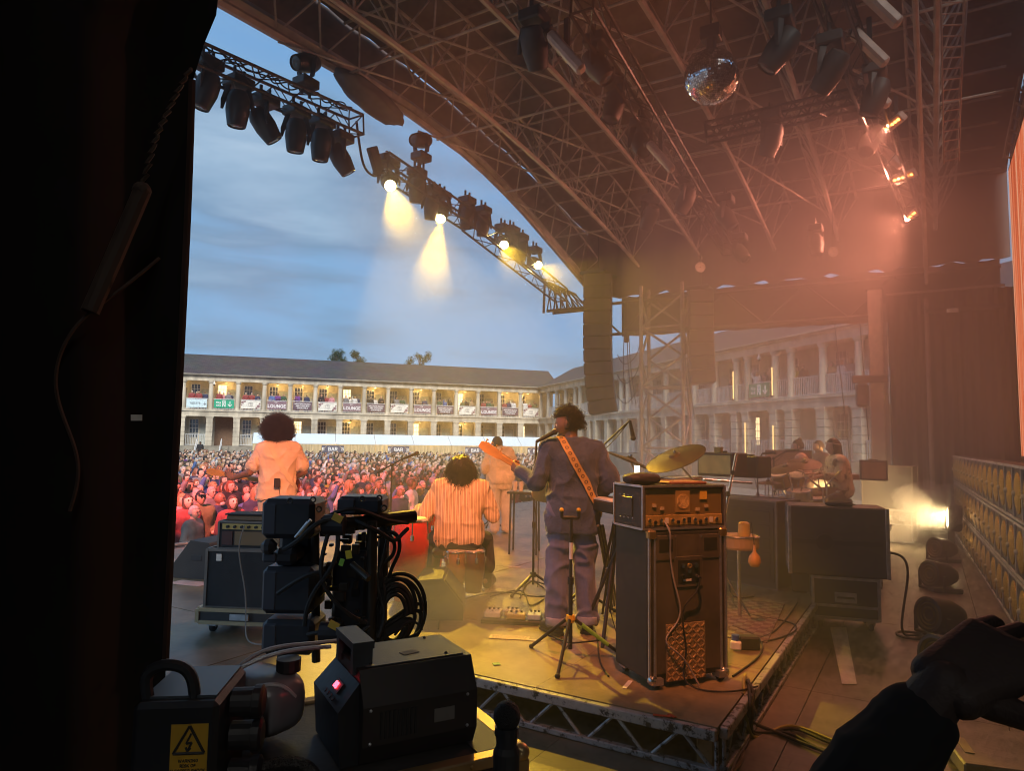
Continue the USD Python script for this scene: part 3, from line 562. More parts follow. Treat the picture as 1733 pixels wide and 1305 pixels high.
obj('wrap', MB().box2((-1.12, 18.0, -.25), (-.82, 18.35, 5.25), b=.02).mesh(), pm('column_cloth', (.50, .38, .32), .8, var=.1), wl); obj('edge_strip', MB().box2((-.815, 18.02, -.25), (-.74, 18.1, 4.9)).mesh(), pm('edge_trim', (.22, .17, .15), .6), wl)
obj('top_cap', MB().box2((-1.15, 17.97, 5.253), (-.79, 18.38, 5.3)).mesh(), BLM, wl)
cl = thing('floodlight_bracket', 'dark floodlight bracket clamped across the cloth-wrapped column', 'bracket', (-1.1, 17.7, 3.0))
obj('arm', MB().box((-1.1, 17.75, 3.12), (.75, .12, .18), rz=.1, b=.03).mesh(), BLM, cl); obj('shade', MB().box((-1.25, 17.7, 2.75), (.28, .2, .55), b=.06).mesh(), BLM, cl)
def drape(name, label, pts, z0, z1, folds, amp, m, th=.02, cat='drape', group=None, top=None):
    # pleated cloth hung along a line of floor points
    p = spline(pts, folds*6) if len(pts) > 2 else np.linspace(pts[0], pts[1], folds*6); d = np.gradient(p, axis=0); nrm = np.column_stack([-d[:, 1], d[:, 0]])/np.linalg.norm(d, axis=1)[:, None]
    zs = np.linspace(0, 1, 9)
    def row(i):
        out = []
        for z in zs:
            w = amp*math.sin(i*math.pi/3+.6*math.sin(i*.23+z*2))*(1-.35*z)
            zt = z1 if top is None else top(i/(len(p)-1))
            out.append((p[i][0]+nrm[i][0]*w, p[i][1]+nrm[i][1]*w, z0+(zt-z0)*z))
        return out
    t = thing(name, label, cat, (pts[0][0], pts[0][1], z0), 0, group)
    obj('cloth', sheet(row, len(p), np.array([nrm[0][0]*th, nrm[0][1]*th, 0])), m, t, smooth=50); return t
DRK = pm('stage_drape', (.035, .028, .03), .9, var=.3, scale=2)
d1 = drape('black_curtain', 'dark pleated curtain closing the far right corner of the stage', [(-.72, 18.3), (1.78, 18.3)], -.25, 5.1, 14, .06, DRK, group=None)
obj('pipe', MB().cyl((-.75, 18.3, 5.15), (1.55, 18.3, 5.15), .03).mesh(), STEEL, d1)
pd = thing('drape_pole', 'slim pale upright pole against the dark far right curtain', 'pole', (.12, 17.9, -.25)); pb = ony(1574, 700, 17.9); obj('pole', MB().cyl((pb[0], 17.9, -.25), (pb[0], 17.9, 4.9), .05).mesh(), pm('pole_paint', (.30, .24, .22), .5), pd); obj('base_plate', MB().box((pb[0], 17.9, -.235), (.4, .4, .03)).mesh(), BLM, pd); obj('cross_bar', MB().cyl((pb[0], 17.9, 4.62), (1.5, 17.9, 4.62), .06).mesh(), BLM, pd)
obj('tag', MB().box(ony(1612, 525, 17.75), (.22, .02, .09)).mesh(), WHT, pd)
drape('back_curtain', 'long black curtain hung behind the video screen along the upstage side', [(1.75, 18.3), (1.75, -1.8)], -.25, 8.4, 60, .05, BLACKCLOTH)
drape('wing_curtain', 'black curtain closing the wing behind the viewpoint', [(1.7, -1.9), (-2.3, -1.9)], -.25, 7.6, 18, .05, BLACKCLOTH)
# tall black side drape at the left of the viewpoint
E1 = dep(291, 930, 2.6); E2 = dep(322, 300, 2.6)
sd = thing('side_drape', 'huge black drape filling the left of the view', 'drape', (E1[0], E1[1], -.25))
def dr_row(i):
    u = i/47
    top = dep(372, -30, 2.6); e = [dep(281, 1120, 2.6), dep(291, 930, 2.6), dep(303, 700, 2.6), dep(314, 480, 2.6), dep(322, 300, 2.6), dep(327, 135, 2.6), dep(345, 75, 2.6), dep(366, 25, 2.6), top, dep(440, -130, 2.6)]
    b = np.array([-2.15, -1.7, 0]); out = []
    e = [dep(270, 1400, 2.6)]+e
    for k, q in enumerate(e):
        base = np.array([b[0]-.3, b[1], q[2]]); w = .05*math.sin(i*.9+.5*math.sin(k*.7+i*.2)) if i else 0
        out.append(tuple(q+(base-q)*u+np.array([-w, w*.4, 0])))
    return out
obj('cloth', sheet(dr_row, 48, np.array([-.03, .0, 0])), BLACKCLOTH, sd, smooth=50)
hem = [dep(282, 1120, 2.6)+[-.004, -.002, 0], dep(291, 930, 2.6)+[-.004, -.002, 0], dep(303, 700, 2.6)+[-.004, -.002, 0], dep(314, 480, 2.6)+[-.004, -.002, 0], dep(322, 300, 2.6)+[-.004, -.002, 0], dep(327, 135, 2.6)+[-.004, -.002, 0]]
obj('edge_hem', MB().tube(spline(hem, 24), .014, 6).mesh(), pm('drape_hem', (.05, .028, .022), .8), sd)
PIPE = pm('pale_tube', (.06, .042, .033), .8)
rt_ = thing('leaning_tube', 'pale cardboard tube leaning in the dark against the left drape', 'tube', dep(150, 530, 2.2))
obj('tube', MB().tube([dep(240, 325, 2.3), dep(195, 430, 2.25), dep(152, 528, 2.2)], .028, 10).mesh(), PIPE, rt_); obj('end_cap', MB().sph(dep(240, 322, 2.3), .03, 1).mesh(), PIPE, rt_)
rp = thing('rope', 'thin rope hanging in twists from the top of the left drape', 'rope', dep(232, 300, 2.25)); obj('strand', MB().tube(spline([dep(322, 115, 2.4), dep(285, 185, 2.36), dep(262, 240, 2.32), dep(240, 322, 2.3)], 40)+.006*np.sin(np.arange(40)*2.2)[:, None], .007, 5).mesh(), PIPE, rp)
rp = thing('hanging_cable', 'thin cable drooping from the leaning tube down the left drape', 'cable', dep(130, 540, 2.2)); obj('cable', MB().tube(spline([dep(270, 436, 2.3), dep(190, 500, 2.25), dep(132, 548, 2.2), dep(95, 660, 2.2), dep(120, 740, 2.2), dep(132, 790, 2.2), dep(118, 865, 2.2)], 60), .006, 5).mesh(), PIPE, rp)
tg = thing('cloth_tag', 'small white tag sewn on the black left drape', 'tag', dep(231, 707, 2.25)); obj('tag', MB().box(dep(231, 707, 2.25), (.035, .004, .02), R=np.array([RT, FW, UP]).T).mesh(), pm('tag_white', (.8, .78, .72), .6, emission_color=(1, .95, .85), emission_strength=.0), tg)
# ------------------------------------------------------------------ video screen and wall of lamps, upstage
scr = thing('video_screen', 'tall glowing orange video screen at the right edge', 'screen', (1.35, 9.5, 1.35))
SCRM = usdkit.material(stage, '/World/Looks/screen_picture', {"tc": ("texture_coordinate", {}), "mp": ("mapping", {"scale": (0, 3.2, .05)}), "n": ("noise_texture", {"scale": 2.5, "detail": 4}), "r": ("rgb_ramp", {"ramp": [(.36, (.55, .07, .02)), (.5, (1, .20, .07)), (.62, (1, .46, .26))]}), "e": ("emission", {"strength": SCREEN})}, [("tc.object", "mp.vector"), ("mp.vector", "n.vector"), ("n.fac", "r.fac"), ("r.color", "e.color")], surface="e.emission")
obj('screen_face', (np.array([(1.36, 9.6, 1.45), (1.36, 14.6, 1.45), (1.36, 14.6, 6.45), (1.36, 9.6, 6.45)]), np.array([[0, 2, 1], [0, 3, 2]])), SCRM, scr)
obj('screen_cabinet', MB().box2((1.365, 9.55, 1.4), (1.48, 14.65, 6.5)).mesh(), BLK, scr)
for k in range(9): obj('rung', MB().box(dep(1716-k*1.5, 262-k*14, 11.5)+[0, .3, 0], (.5, .05, .03)).mesh(), BLM, scr) if k < 0 else None
REFL = usdkit.material(stage, '/World/Looks/lamp_reflector', {"tc": ("texture_coordinate", {}), "v": ("voronoi_texture", {"scale": 60}), "b": ("bump", {"strength": .8, "distance": .01}), "p": ("principled_bsdf", {"base_color": (.55, .34, .05), "metallic": .75, "roughness": .42})}, [("tc.object", "v.vector"), ("v.distance", "b.height"), ("b.normal", "p.normal")], surface="p.BSDF")
WFR = pm('lamp_frame', (.50, .46, .42), .5)
wa, wb = np.array([.80, 5.6, 0]), np.array([.44, 17.2, 0]); wd = wb-wa; wl_ = np.linalg.norm(wd); wu = wd/wl_; wrz = math.atan2(wu[1], wu[0]); wn = np.array([-wu[1], wu[0], 0])
ncol, nrow, cw = 20, 3, wl_/20
# one lamp box built once; its parts are copied through references
src = thing('blinder_lamp', 'black square lamp box with a gold reflector, nearest at the bottom of the lamp wall', 'stage lamp', wa+[0, 0, -.24], wrz, 'wall of gold stage lamps')
o = wa+wu*cw/2+[0, 0, -.24+.275]; R = np.array([wu, wn, [0, 0, 1.]]).T
obj('housing', MB().box(o-wn*.12, (cw-.01, .22, .545), R=R, b=.01).mesh(), BLK, src)
fm = MB()
for (a, b, c, d) in ((-.5, 0, .035, .53), (.5, 0, .035, .53)): fm.box(o+wu*a*(cw-.03)+wn*-.01, (.022, .03, d), R=R)
for z in (-.255, .255): fm.box(o+[0, 0, z]+wn*-.01, (cw-.056, .03, .026), R=R)
obj('frame', fm.mesh(), WFR, src)
obj('reflector', MB().lathe([(0, .022), (.08, .02), (.15, .012), (.195, .0), (.2, -.012), (.2, -.05)], o+wn*.0, 18, wn).mesh(), REFL, src, smooth=40)
obj('bulb', MB().sph(o+wn*.02, .03, 1).mesh(), pm('bulb_glass', (.8, .7, .5), .15), src)
first = True
for c in range(ncol):
    for r in range(nrow):
        if c == 0 and r == 0: continue
        dupn('blinder_lamp', src, wa+wu*cw*c+[0, 0, -.24+.555*r], wrz, 'black lamp box with gold reflector, %s from near end, %s row up' % (ordinal(c), ordinal(r)), 'stage lamp', 'wall of gold stage lamps')

# ------------------------------------------------------------------ lighting trusses and fixtures
def box_truss(name, label, p, q, w, nseg, group=None):
    p, q = np.array(p, float), np.array(q, float); u = (q-p)/np.linalg.norm(q-p); s = np.cross(u, [0, 0, 1.]); s /= np.linalg.norm(s); t_ = np.cross(s, u)
    t = thing(name, label, 'lighting truss', p, 0, group); cs = [(a*s+b*t_)*w/2 for a, b in ((-1, -1), (1, -1), (1, 1), (-1, 1))]
    for c in cs: obj('chord', MB().cyl(p+c, q+c, .025, n=6).mesh(), BLM, t)
    for k in range(nseg):
        a, b = p+(q-p)*k/nseg, p+(q-p)*(k+1)/nseg; mb = MB()
        for i in range(4):
            c, d = cs[i], cs[(i+1) % 4]; mb.cyl(a+c, b+d if k % 2 else b+c, .011, n=4) if False else mb.cyl(a+(c if k % 2 else d), b+(d if k % 2 else c), .011, n=4)
            if k in (0, nseg-1): mb.cyl((a if k == 0 else b)+c, (a if k == 0 else b)+d, .02, n=4)
        obj('lacing', mb.mesh(), BLM, t)
    return t
TA, TB = onx(330, 112, -8.5), onx(603, 214, -8.5); TC, TD = onx(645, 275, -8.5), onx(792, 372, -8.5); TE = onx(950, 500, -8.5)
box_truss('lighting_truss', 'nearer black lighting truss against the blue sky, lamps hanging under it', TA-[0, 2.2, .1], TB, .34, 16, 'front lighting trusses')
box_truss('lighting_truss', 'farther black lighting truss with the lit yellow lamps', TC, TD, .34, 10, 'front lighting trusses')
box_truss('lighting_truss', 'last lighting truss dropping to the far loudspeakers', TD+[0, .05, -.03], TE, .34, 10, 'front lighting trusses')
for k in range(3):
    c = thing('truss_cable', 'black cable lying in loops along the top of the nearer lighting truss, %s strand' % ordinal(k), 'cable', TA, 0, 'cables on the nearer truss')
    m = 40; base = np.linspace(TA+[0, -.1, .2], TB+[0, -.2, .19], m); base[:, 2] += .09*np.abs(np.sin(np.arange(m)*.55+k*1.9))*(1-.6*np.arange(m)/m)+.02*k; base[:, 0] += .08*np.sin(np.arange(m)*.8+k*2)
    obj('cable', MB().tube(spline(base, 120), .012, 5).mesh(), RUB, c)
c = thing('truss_cable', 'black cable sagging between the two front lighting trusses', 'cable', TB); obj('cable', MB().tube(spline([TB+[0, 0, .1], onx(610, 255, -8.5), onx(622, 290, -8.5), onx(640, 296, -8.5), TC+[0, 0, -.1]], 30), .022, 6).mesh(), RUB, c)
LENS = em('lit_lens', (1, .80, .30), 60.); LENSD = pm('dark_lens', (.04, .045, .05), .08)
def moving_head(loc, aim, label, up=False, lit=False, sc=1., hm=None, group='moving lights on the front trusses', power=0, col=(1, .66, .16), ang=17, cat='stage light'):
    # base, yoke and tapered head; hangs below loc (or stands above it)
    sg = 1 if up else -1; loc = np.array(loc, float); t = thing('moving_light', label, cat, loc, 0, group)
    hm = hm or BLK
    obj('base', MB().box(loc+[0, 0, sg*.09*sc], (.30*sc, .34*sc, .15*sc), b=.02).mesh(), hm, t)
    obj('clamp', MB().cyl(loc+[0, .08, 0], loc+[0, .08, -sg*.12], .025).cyl(loc-[0, .08, 0], loc+[0, -.08, -sg*.12], .025).mesh(), hm, t)
    hc = loc+[0, 0, sg*.44*sc]; aim = np.array(aim, float)-hc; aim /= np.linalg.norm(aim)
    ax = np.cross(aim, [0, 0, 1.]); ax = ax/np.linalg.norm(ax) if np.linalg.norm(ax) > .05 else np.array([1., 0, 0]); zz = np.array([0, 0, sg*1.])
    yk = MB()
    for s in (-1, 1):
        q = m3.Manifold.hull_points(np.array([hc+ax*s*.19*sc+o for o in [d*r for d in (np.array([0, 0, .07*sc]), np.array([0, 0, -.07*sc]), aim*.06*sc, -aim*.06*sc) for r in (1,)]]+[hc+ax*s*.225*sc+d for d in (np.array([0, 0, .07*sc]), np.array([0, 0, -.07*sc]))]+[loc+zz*.16*sc+ax*s*.13*sc+d for d in (np.array([.06, 0, 0]), np.array([-.06, 0, 0]), ax*.04, -ax*.04)])).to_mesh()
        yk.add((np.array(q.vert_properties[:, :3]), np.array(q.tri_verts)))
    obj('yoke', yk.mesh(), hm, t)
    obj('head', MB().lathe([(0, -.24*sc), (.11*sc, -.22*sc), (.155*sc, -.12*sc), (.16*sc, .05*sc), (.125*sc, .26*sc), (.115*sc, .27*sc), (.11*sc, .25*sc), (0, .25*sc)], hc, 14, aim).mesh(), hm, t, smooth=35)
    obj('lens', MB().lathe([(0, .262*sc), (.05*sc, .268*sc), (.10*sc, .252*sc)], hc, 14, aim).mesh(), LENS if lit else LENSD, t)
    if power: spot(t, hc+aim*.34*sc, hc+aim*5, power, col, ang, r=.05)
    return t
AIM = {0: (-2.35, 4.4, 0), 1: (-6.4, 7.4, .0), 2: (-2.6, 6.8, .8), 3: (.75, 8.2, .7)}
YP = 640
ft = [(352, 95, 0), (405, 128, 0), (449, 158, 0), (503, 178, 0), (545, 196, 0), (578, 222, 0)]
wh = ['leftmost, half behind the drape', 'second from the left, nearly upright', 'third from the left, angled down right', 'fourth from the left, pointing at the sky', 'fifth from the left', 'at the right end, tilted down right']
aims = [(-9.5, 5, 2), (-9.2, 6.6, 0), (-7.5, 8.6, 3.5), (-9.3, 7.9, 0), (-9.1, 8.2, 1), (-7.6, 10, 3.5)]
for (x, y, _), w_, am in zip(ft, wh, aims): moving_head(onx(x, y, -8.5)-[0, 0, .02], am, 'unlit black moving light under the nearer truss, '+w_, sc=1.05)
moving_head(onx(517, 165, -8.5)+[0, 0, .15], onx(300, 100, -8.5), 'black moving light standing on top of the nearer truss', up=True)
fl = thing('flood_panel', 'black flat floodlight panel on the near end of the farther truss', 'floodlight', onx(640, 268, -8.5)); obj('panel', MB().box(onx(636, 272, -8.5), (.1, .25, .5), R=rotation_matrix(.5, [1, 0, 0])[:3, :3], b=.02).mesh(), BLK, fl); obj('bracket', MB().box(onx(648, 266, -8.5), (.12, .1, .12)).mesh(), BLM, fl)
lt = [(659, 272, 1, 0, 'first of the lit ones'), (706, 288, 0, 9, 'dark, between the first two lit ones'), (731, 318, 0, 9, 'dark, beside the second lit one'), (748, 326, 1, 1, 'second of the lit ones'), (791, 336, 0, 9, 'dark, right of the second lit one'), (818, 352, 0, 9, 'dark, left of the third lit one'), (851, 382, 1, 2, 'third of the lit ones'), (882, 398, 0, 9, 'dark, between the last two lit ones'), (905, 420, 1, 3, 'last of the lit ones'), (866, 385, 0, 9, 'dark, just right of the third lit one')]
PW = {0: 3600, 1: 2200, 2: 600, 3: 600}
BEAMS = []
for (x, y, on, k, w_) in lt:
    p = onx(x, y, -8.5); p[2] += .04
    if on: BEAMS.append((p-[0, 0, .43], AIM[k], k))
    moving_head(p, AIM[k] if on else p+[-.3, .2, -2], '%s moving light under the farther truss, %s' % ('glowing yellow' if on else 'black', w_), lit=bool(on), power=KEY*PW[k] if on else 0, col=(1, .60, .035), ang=(11.5, 14, 15, 16)[k] if on else 0, sc=.98)
moving_head(onx(712, 298, -8.5)+[0, 0, .3], onx(500, 230, -8.5), 'black moving light standing on top of the farther truss', up=True)
moving_head((-8.5, 3.6, 6.85), (-14, 11.2, .3), 'moving light hidden at the drape end of the nearer truss, towards the crowd', power=KEY*7500, col=(1, .16, .15), ang=23)
# crumpled cover hanging at the roof edge
cv = thing('equipment_cover', 'grey bundled cover strapped under the front roof edge', 'cover', onx(620, 172, -8.4))
v = trimesh.creation.icosphere(3); vv = v.vertices*np.array([.25, .85, .22]); vv = vv*(.8+.45*meshkit.fbm(v.vertices*2.3+5)[:, None]); a = onx(585, 150, -8.4); b = onx(668, 205, -8.4)
vv = vv@rotation_matrix(-.12, [1, 0, 0])[:3, :3].T+(a+b)/2+[0, 0, .12]; obj('cover', (vv, v.faces), pm('cover_grey', (.09, .09, .10), .8), cv, smooth=True)
# fixtures hung from the roof on the right: flat washes, pale strips, three lit amber banks
FX = pm('fixture_pale', (.42, .30, .26), .5); AMB = em('amber_led', (1, .28, .05), 4.5)
def strip_fix(px, py, t, dx, dz, w_, lit=False):
    o = dep(px, py, t); L = thing('batten_light', w_, 'stage light', o, 0, 'batten lights hung on the right of the roof')
    d = np.array([dx, .25, dz]); d /= np.linalg.norm(d); x, y, z = frame_to(d); R = np.array([x, y, z]).T
    obj('body', MB().box(o, (.16, .12, .62), R=R, b=.03).mesh(), FX, L); obj('bracket', MB().box(o+[0, .02, .22], (.06, .05, .4)).mesh(), BLM, L)
    obj('end_plate', MB().box(o+z*.33, (.18, .14, .02), R=R).mesh(), BLM, L)
for k, (px, py, t) in enumerate(((1472, 80, 9), (1480, 155, 10.5), (1505, 262, 12.5), (958, 88, 8), (1118, 265, 11), (1490, 10, 8))):
    strip_fix(px, py, t, .75, -1., 'pale roof batten light, '+['right of the mirror ball near the top edge', 'second down the right-hand column', 'third down the right-hand column', 'alone at the upper middle left of the mirror ball', 'below and left of the mirror ball', 'topmost in the right-hand column'][k])
def amber_bank(px, py, t, w_, power=0, tgt=None, cone=26):
    o = dep(px, py, t); L = thing('amber_wash', 'glowing amber LED wash light, '+w_, 'stage light', o, 0, 'lit amber wash lights')
    d = np.array(tgt, float)-o; d /= np.linalg.norm(d); x, y, z = frame_to(d); R = np.array([x, y, z]).T
    obj('body', MB().box(o+z*.07, (.42, .16, .12), R=R, b=.02).mesh(), FX, L); obj('yoke', MB().box(o+z*.1+[0, 0, .2], (.05, .05, .4)).mesh(), BLM, L)
    for k in range(5): obj('led', MB().sph(o+x*(k-2)*.08-z*0, .026, 1, (1, 1, .8)).mesh(), AMB, L)
    if power: spot(L, o-z*.12, tgt, power, (1, .31, .19), cone, r=.06, soft=.8)
amber_bank(1308, 212, 11.0, 'topmost, right of the mirror ball', AMBER*900, (-2.2, 5.2, .9)) if False else None
amber_bank(1510, 210, 11.0, 'topmost of three at the right of the roof', AMBER*290, (-4.5, 9.5, 2.0), 65)
amber_bank(1528, 300, 13.0, 'middle one of three at the right of the roof', AMBER*290, (-3.5, 9.0, 1.5), 65)
amber_bank(1543, 364, 15.0, 'lowest of three at the right of the roof', AMBER*1250, (-5.5, 15, 2.6), 58)
for p_, tg_, w_, pw_, cn_ in (((-.75, 2.4, 6.3), (-2.0, 5.2, .9), 'overhead near the viewpoint, towards the bassist', 950, 15), ((-1.7, .6, 4.6), (-6.65, 5.7, 1.2), 'overhead, towards the guitarist at the left', 2300, 8.5), ((-1.2, .8, 5.0), (-4.7, 6.85, 1.25), 'overhead, towards the striped percussionist', 2500, 13.)):
    o = np.array(p_); L = thing('amber_wash', 'glowing amber LED wash light, '+w_, 'stage light', o, 0, 'lit amber wash lights'); d = np.array(tg_)-o; d /= np.linalg.norm(d); x, y, z = frame_to(d); R = np.array([x, y, z]).T
    obj('body', MB().box(o+z*.07, (.42, .16, .12), R=R, b=.02).mesh(), FX, L); obj('yoke', MB().box(o+z*.1+[0, 0, .2], (.05, .05, .4)).mesh(), BLM, L)
    for k in range(5): obj('led', MB().sph(o+x*(k-2)*.08, .026, 1, (1, 1, .8)).mesh(), AMB, L)
    spot(L, o-z*.12, tg_, AMBER*pw_, (1, .27, .09), cn_, r=.06, soft=.7)
for k, (px, py, t) in enumerate(((1185, 452, 14), (1410, 426, 14))):
    o = dep(px, py, t); L = thing('round_reflector', 'pale round disc hung below the far roof trusses, '+('left' if k == 0 else 'right')+' of two', 'disc', o, 0, 'pale discs under the roof')
    obj('disc', MB().lathe([(0, -.01), (.1, -.01), (.105, 0), (.1, .01), (0, .01)], o, 20, -FW).mesh(), pm('disc_pale', (.72, .60, .52), .6), L); obj('hub', MB().sph(o-FW*.01, .012, 1).mesh(), BLK, L); obj('hanger', MB().cyl(o+[0, 0, .1], o+[0, 0, 1.1], .006, n=4).mesh(), BLM, L)
# mid-roof trusses with clusters of dark fixtures
def roof_cluster(px, py, t, w_):
    o = dep(px, py, t); moving_head(o, o+[rng.uniform(-1, 1), rng.uniform(-1, 1), -1.6], w_, group='dark moving lights among the roof trusses', hm=pm('fixture_dusty', (.05, .042, .04), .55))
RW = ['upper centre, left of the top batten', 'between top batten and mirror ball', 'just left of the mirror ball', 'below the mirror ball', 'lower right of the mirror ball', 'touching the cross truss', 'low, above the left disc', 'low, left of the tower', 'low, near the right disc', 'beside the amber lamps', 'top right of the mirror ball', 'at the top edge, left', 'at the top edge, right', 'beside the top batten column']
for k, (px, py, t) in enumerate(((1010, 60, 9.5), (1040, 130, 10.5), (1085, 200, 11.5), (1160, 300, 13), (1228, 330, 13.5), (1305, 190, 11), (1252, 395, 15.5), (1100, 330, 14), (1380, 380, 15.5), (1470, 200, 11.8), (1405, 60, 8.5), (905, 20, 8.5), (1320, 20, 8.), (1480, 110, 9.5))):
    roof_cluster(px, py, t, 'dark moving light among the roof trusses, '+RW[k])
p0, p1 = dep(985, 0, 8.6), dep(1235, 420, 16)
box_truss('lighting_truss', 'dark lighting truss under the roof left of the mirror ball', p0, p1, .3, 14, 'lighting trusses under the roof')
p0, p1 = dep(1395, -40, 8.), dep(1545, 360, 15)
box_truss('lighting_truss', 'lighting truss carrying the amber wash lights at the right', p0, p1, .3, 14, 'lighting trusses under the roof')
p0, p1 = dep(1195, 225, 11.3), dep(1460, 165, 10.6)
box_truss('lighting_truss', 'slender cross truss behind the mirror ball', p0, p1, .25, 14, 'lighting trusses under the roof')
# hanging wire ladder
la = thing('rope_ladder', 'narrow metal ladder hanging from the roof at the right', 'ladder', dep(1602, 275, 9))
a0, a1 = dep(1597, 278, 9.), dep(1592, -30, 8.2); b0, b1 = dep(1622, 272, 9.), dep(1632, -30, 8.2)
obj('rail', MB().cyl(a0, a1, .012, n=6).mesh(), pm('ladder_metal', (.45, .30, .25), .4, .5), la); obj('rail', MB().cyl(b0, b1, .012, n=6).mesh(), M['ladder_metal'], la)
for k in range(17): obj('rung', MB().cyl(a0+(a1-a0)*(k+.3)/17, b0+(b1-b0)*(k+.3)/17, .009, n=6).mesh(), M['ladder_metal'], la)
# pole hanging from roof near the ladder
pl = thing('hanging_pole', 'long thin reddish pole hanging from the roof beside the ladder', 'pole', dep(1560, 300, 10)); obj('pole', MB().cyl(dep(1548, -20, 8.), dep(1568, 480, 14.), .035, n=8).mesh(), STEEL, pl); obj('end_cap', MB().sph(dep(1568, 480, 14.), .04, 1).mesh(), BLM, pl)
sl = thing('screen_ladder', 'small lit ladder frame leaning beside the top of the video screen', 'ladder', dep(1712, 260, 12.5))
a0, a1, b0, b1 = dep(1698, 268, 12.8), dep(1726, 128, 11.9), dep(1712, 272, 12.8), dep(1740, 138, 11.9)
for q, w in ((a0, a1), (b0, b1)): obj('rail', MB().cyl(q, w, .02, n=6).mesh(), STEEL, sl)
for k in range(6): obj('rung', MB().cyl(a0+(a1-a0)*(k+.2)/6, b0+(b1-b0)*(k+.2)/6, .016, n=6).mesh(), STEEL, sl)
# ------------------------------------------------------------------ mirror ball
mo = dep(1204, 130, 8.0); mr = 45*8.0/FPX
mb_ = thing('mirror_ball', 'large mirror ball hanging from the roof, lit orange on one side', 'mirror ball', mo)
core = obj('core', MB().sph(mo, mr*.985, 3).mesh(), BLK, mb_)
TILE = [pm('mirror_tile', (.80, .80, .82), .06, 1.), pm('mirror_tile_dull', (.45, .45, .47), .2, 1.)]
tv, tf = [[], []], [[], []]; nrow_ = 40
for r in range(nrow_):
    th = math.pi*(r+.5)/nrow_; nc = max(4, int(2*nrow_*math.sin(th)))
    for c in range(nc):
        ph = 2*math.pi*c/nc; nv = np.array([math.sin(th)*math.cos(ph), math.sin(th)*math.sin(ph), math.cos(th)])
        e1 = np.array([-math.sin(ph), math.cos(ph), 0]); e2 = np.cross(nv, e1); h = mr*math.pi/nrow_/2*.88
        tl = nv+nr.normal(size=3)*.03; tl /= np.linalg.norm(tl); e1 = np.cross(e2, tl); e1 /= np.linalg.norm(e1); e2 = np.cross(tl, e1)
        q = mo+nv*(mr+.003); k = int(nr.random() < .25); b = len(tv[k]); tv[k] += [q-e1*h-e2*h, q+e1*h-e2*h, q+e1*h+e2*h, q-e1*h+e2*h]; tf[k] += [[b, b+1, b+2], [b, b+2, b+3]]
for k in (0, 1): obj('mirror_tiles', (np.array(tv[k]), np.array(tf[k])), TILE[k], mb_, kind='stuff')
obj('neck', MB().cyl(mo+[0, 0, mr*.98], mo+[0, 0, mr+.14], .06, n=10).mesh(), BLM, mb_); obj('motor', MB().box(mo+[0, 0, mr+.22], (.22, .16, .16), b=.01).mesh(), BLM, mb_); obj('hanger', MB().cyl(mo+[0, 0, mr+.3], (mo[0], mo[1], 8.3), .012, n=6).mesh(), BLM, mb_)
# ------------------------------------------------------------------ loudspeaker stacks at the far side
PAM = pm('speaker_grey', (.045, .04, .04), .6); PAG = pm('speaker_grille', (.03, .028, .028), .7, bump=.6, bscale=150)
def line_array(label, top, n, w, h, d, curve, yaw):
    t = thing('line_array', label, 'loudspeaker', top, 0, 'hanging loudspeaker stacks'); p = np.array(top, float); ang = 0.
    fwd = np.array([-math.cos(yaw), -math.sin(yaw), 0]); rt_ = np.array([-fwd[1], fwd[0], 0])
    for k in range(n):
        ang = curve*max(0, (k-n*.35))**1.5
        f = fwd*math.cos(ang)+np.array([0, 0, -math.sin(ang)]); u = np.cross(rt_, f); u = u if u[2] > 0 else -u
        c = p-u*h/2; R = np.array([rt_, f, u]).T
        cb = obj('cabinet', MB().box(c, (w, d, h-.025), R=R, b=.02).mesh(), PAM, t); obj('grille', MB().box(c+f*(d/2+.01), (w-.04, .02, h-.06), R=R).mesh(), PAG, cb)
        for s in (-1, 1): obj('rigging_plate', MB().box(c+rt_*s*(w/2+.012)-f*d*.2, (.02, .12, h*.8), R=R).mesh(), BLM, cb)
        p = p-u*h
    obj('bumper_frame', MB().box(np.array(top)+[0, 0, .06], (d, w, .1), b=.02).mesh(), BLM, t); obj('chain', MB().cyl(np.array(top)+[0, 0, .1], np.array(top)+[.0, 0, 1.2], .02, n=5).mesh(), BLM, t); return t
q = ony(1013, 470, 17.9); line_array('tall hanging loudspeaker stack washed pink by haze, above the bassist', (q[0], 17.9, 6.3), 11, .95, .355, .75, .011, .35)
q = ony(1186, 520, 18.0); line_array('shorter hanging loudspeaker stack in front of the right colonnade', (q[0], 18.0, 5.6), 7, .72, .35, .6, .012, .35)
for k, (px, py, w_) in enumerate(((1060, 570, 'nearer the tall stack'), (1158, 590, 'nearer the shorter stack'))):
    o = ony(px, py, 18.2); t = thing('chain_hoist', 'chain hoist and slack chains hanging %s' % w_, 'hoist', o, 0, 'chain hoists at the far side')
    obj('hoist_body', MB().box(o, (.14, .14, .34), b=.04).mesh(), BLM, t)
    for s in (-.07, .03, .08): obj('chain', MB().tube(spline([o+[s, 0, 1.], o+[s, 0, 0], o+[s*1.5, .05, -.9], o+[s*2+.1, .05, -1.9]], 14), .011, 5).mesh(), BLM, t)
for k in range(3):
    a = ony(1045, 600+k*35, 18.); b = ony(1084, 575+k*30, 18.1); t = thing('speaker_cable', 'cable drooping between tall loudspeaker stack and tower, %s from the top' % ordinal(k), 'cable', a, 0, 'drooping cables'); obj('cable', MB().tube(spline([a, (a*2+b)/3-[0, 0, .4], (a+2*b)/3-[0, 0, .42], b], 16), .012, 5).mesh(), RUB, t)
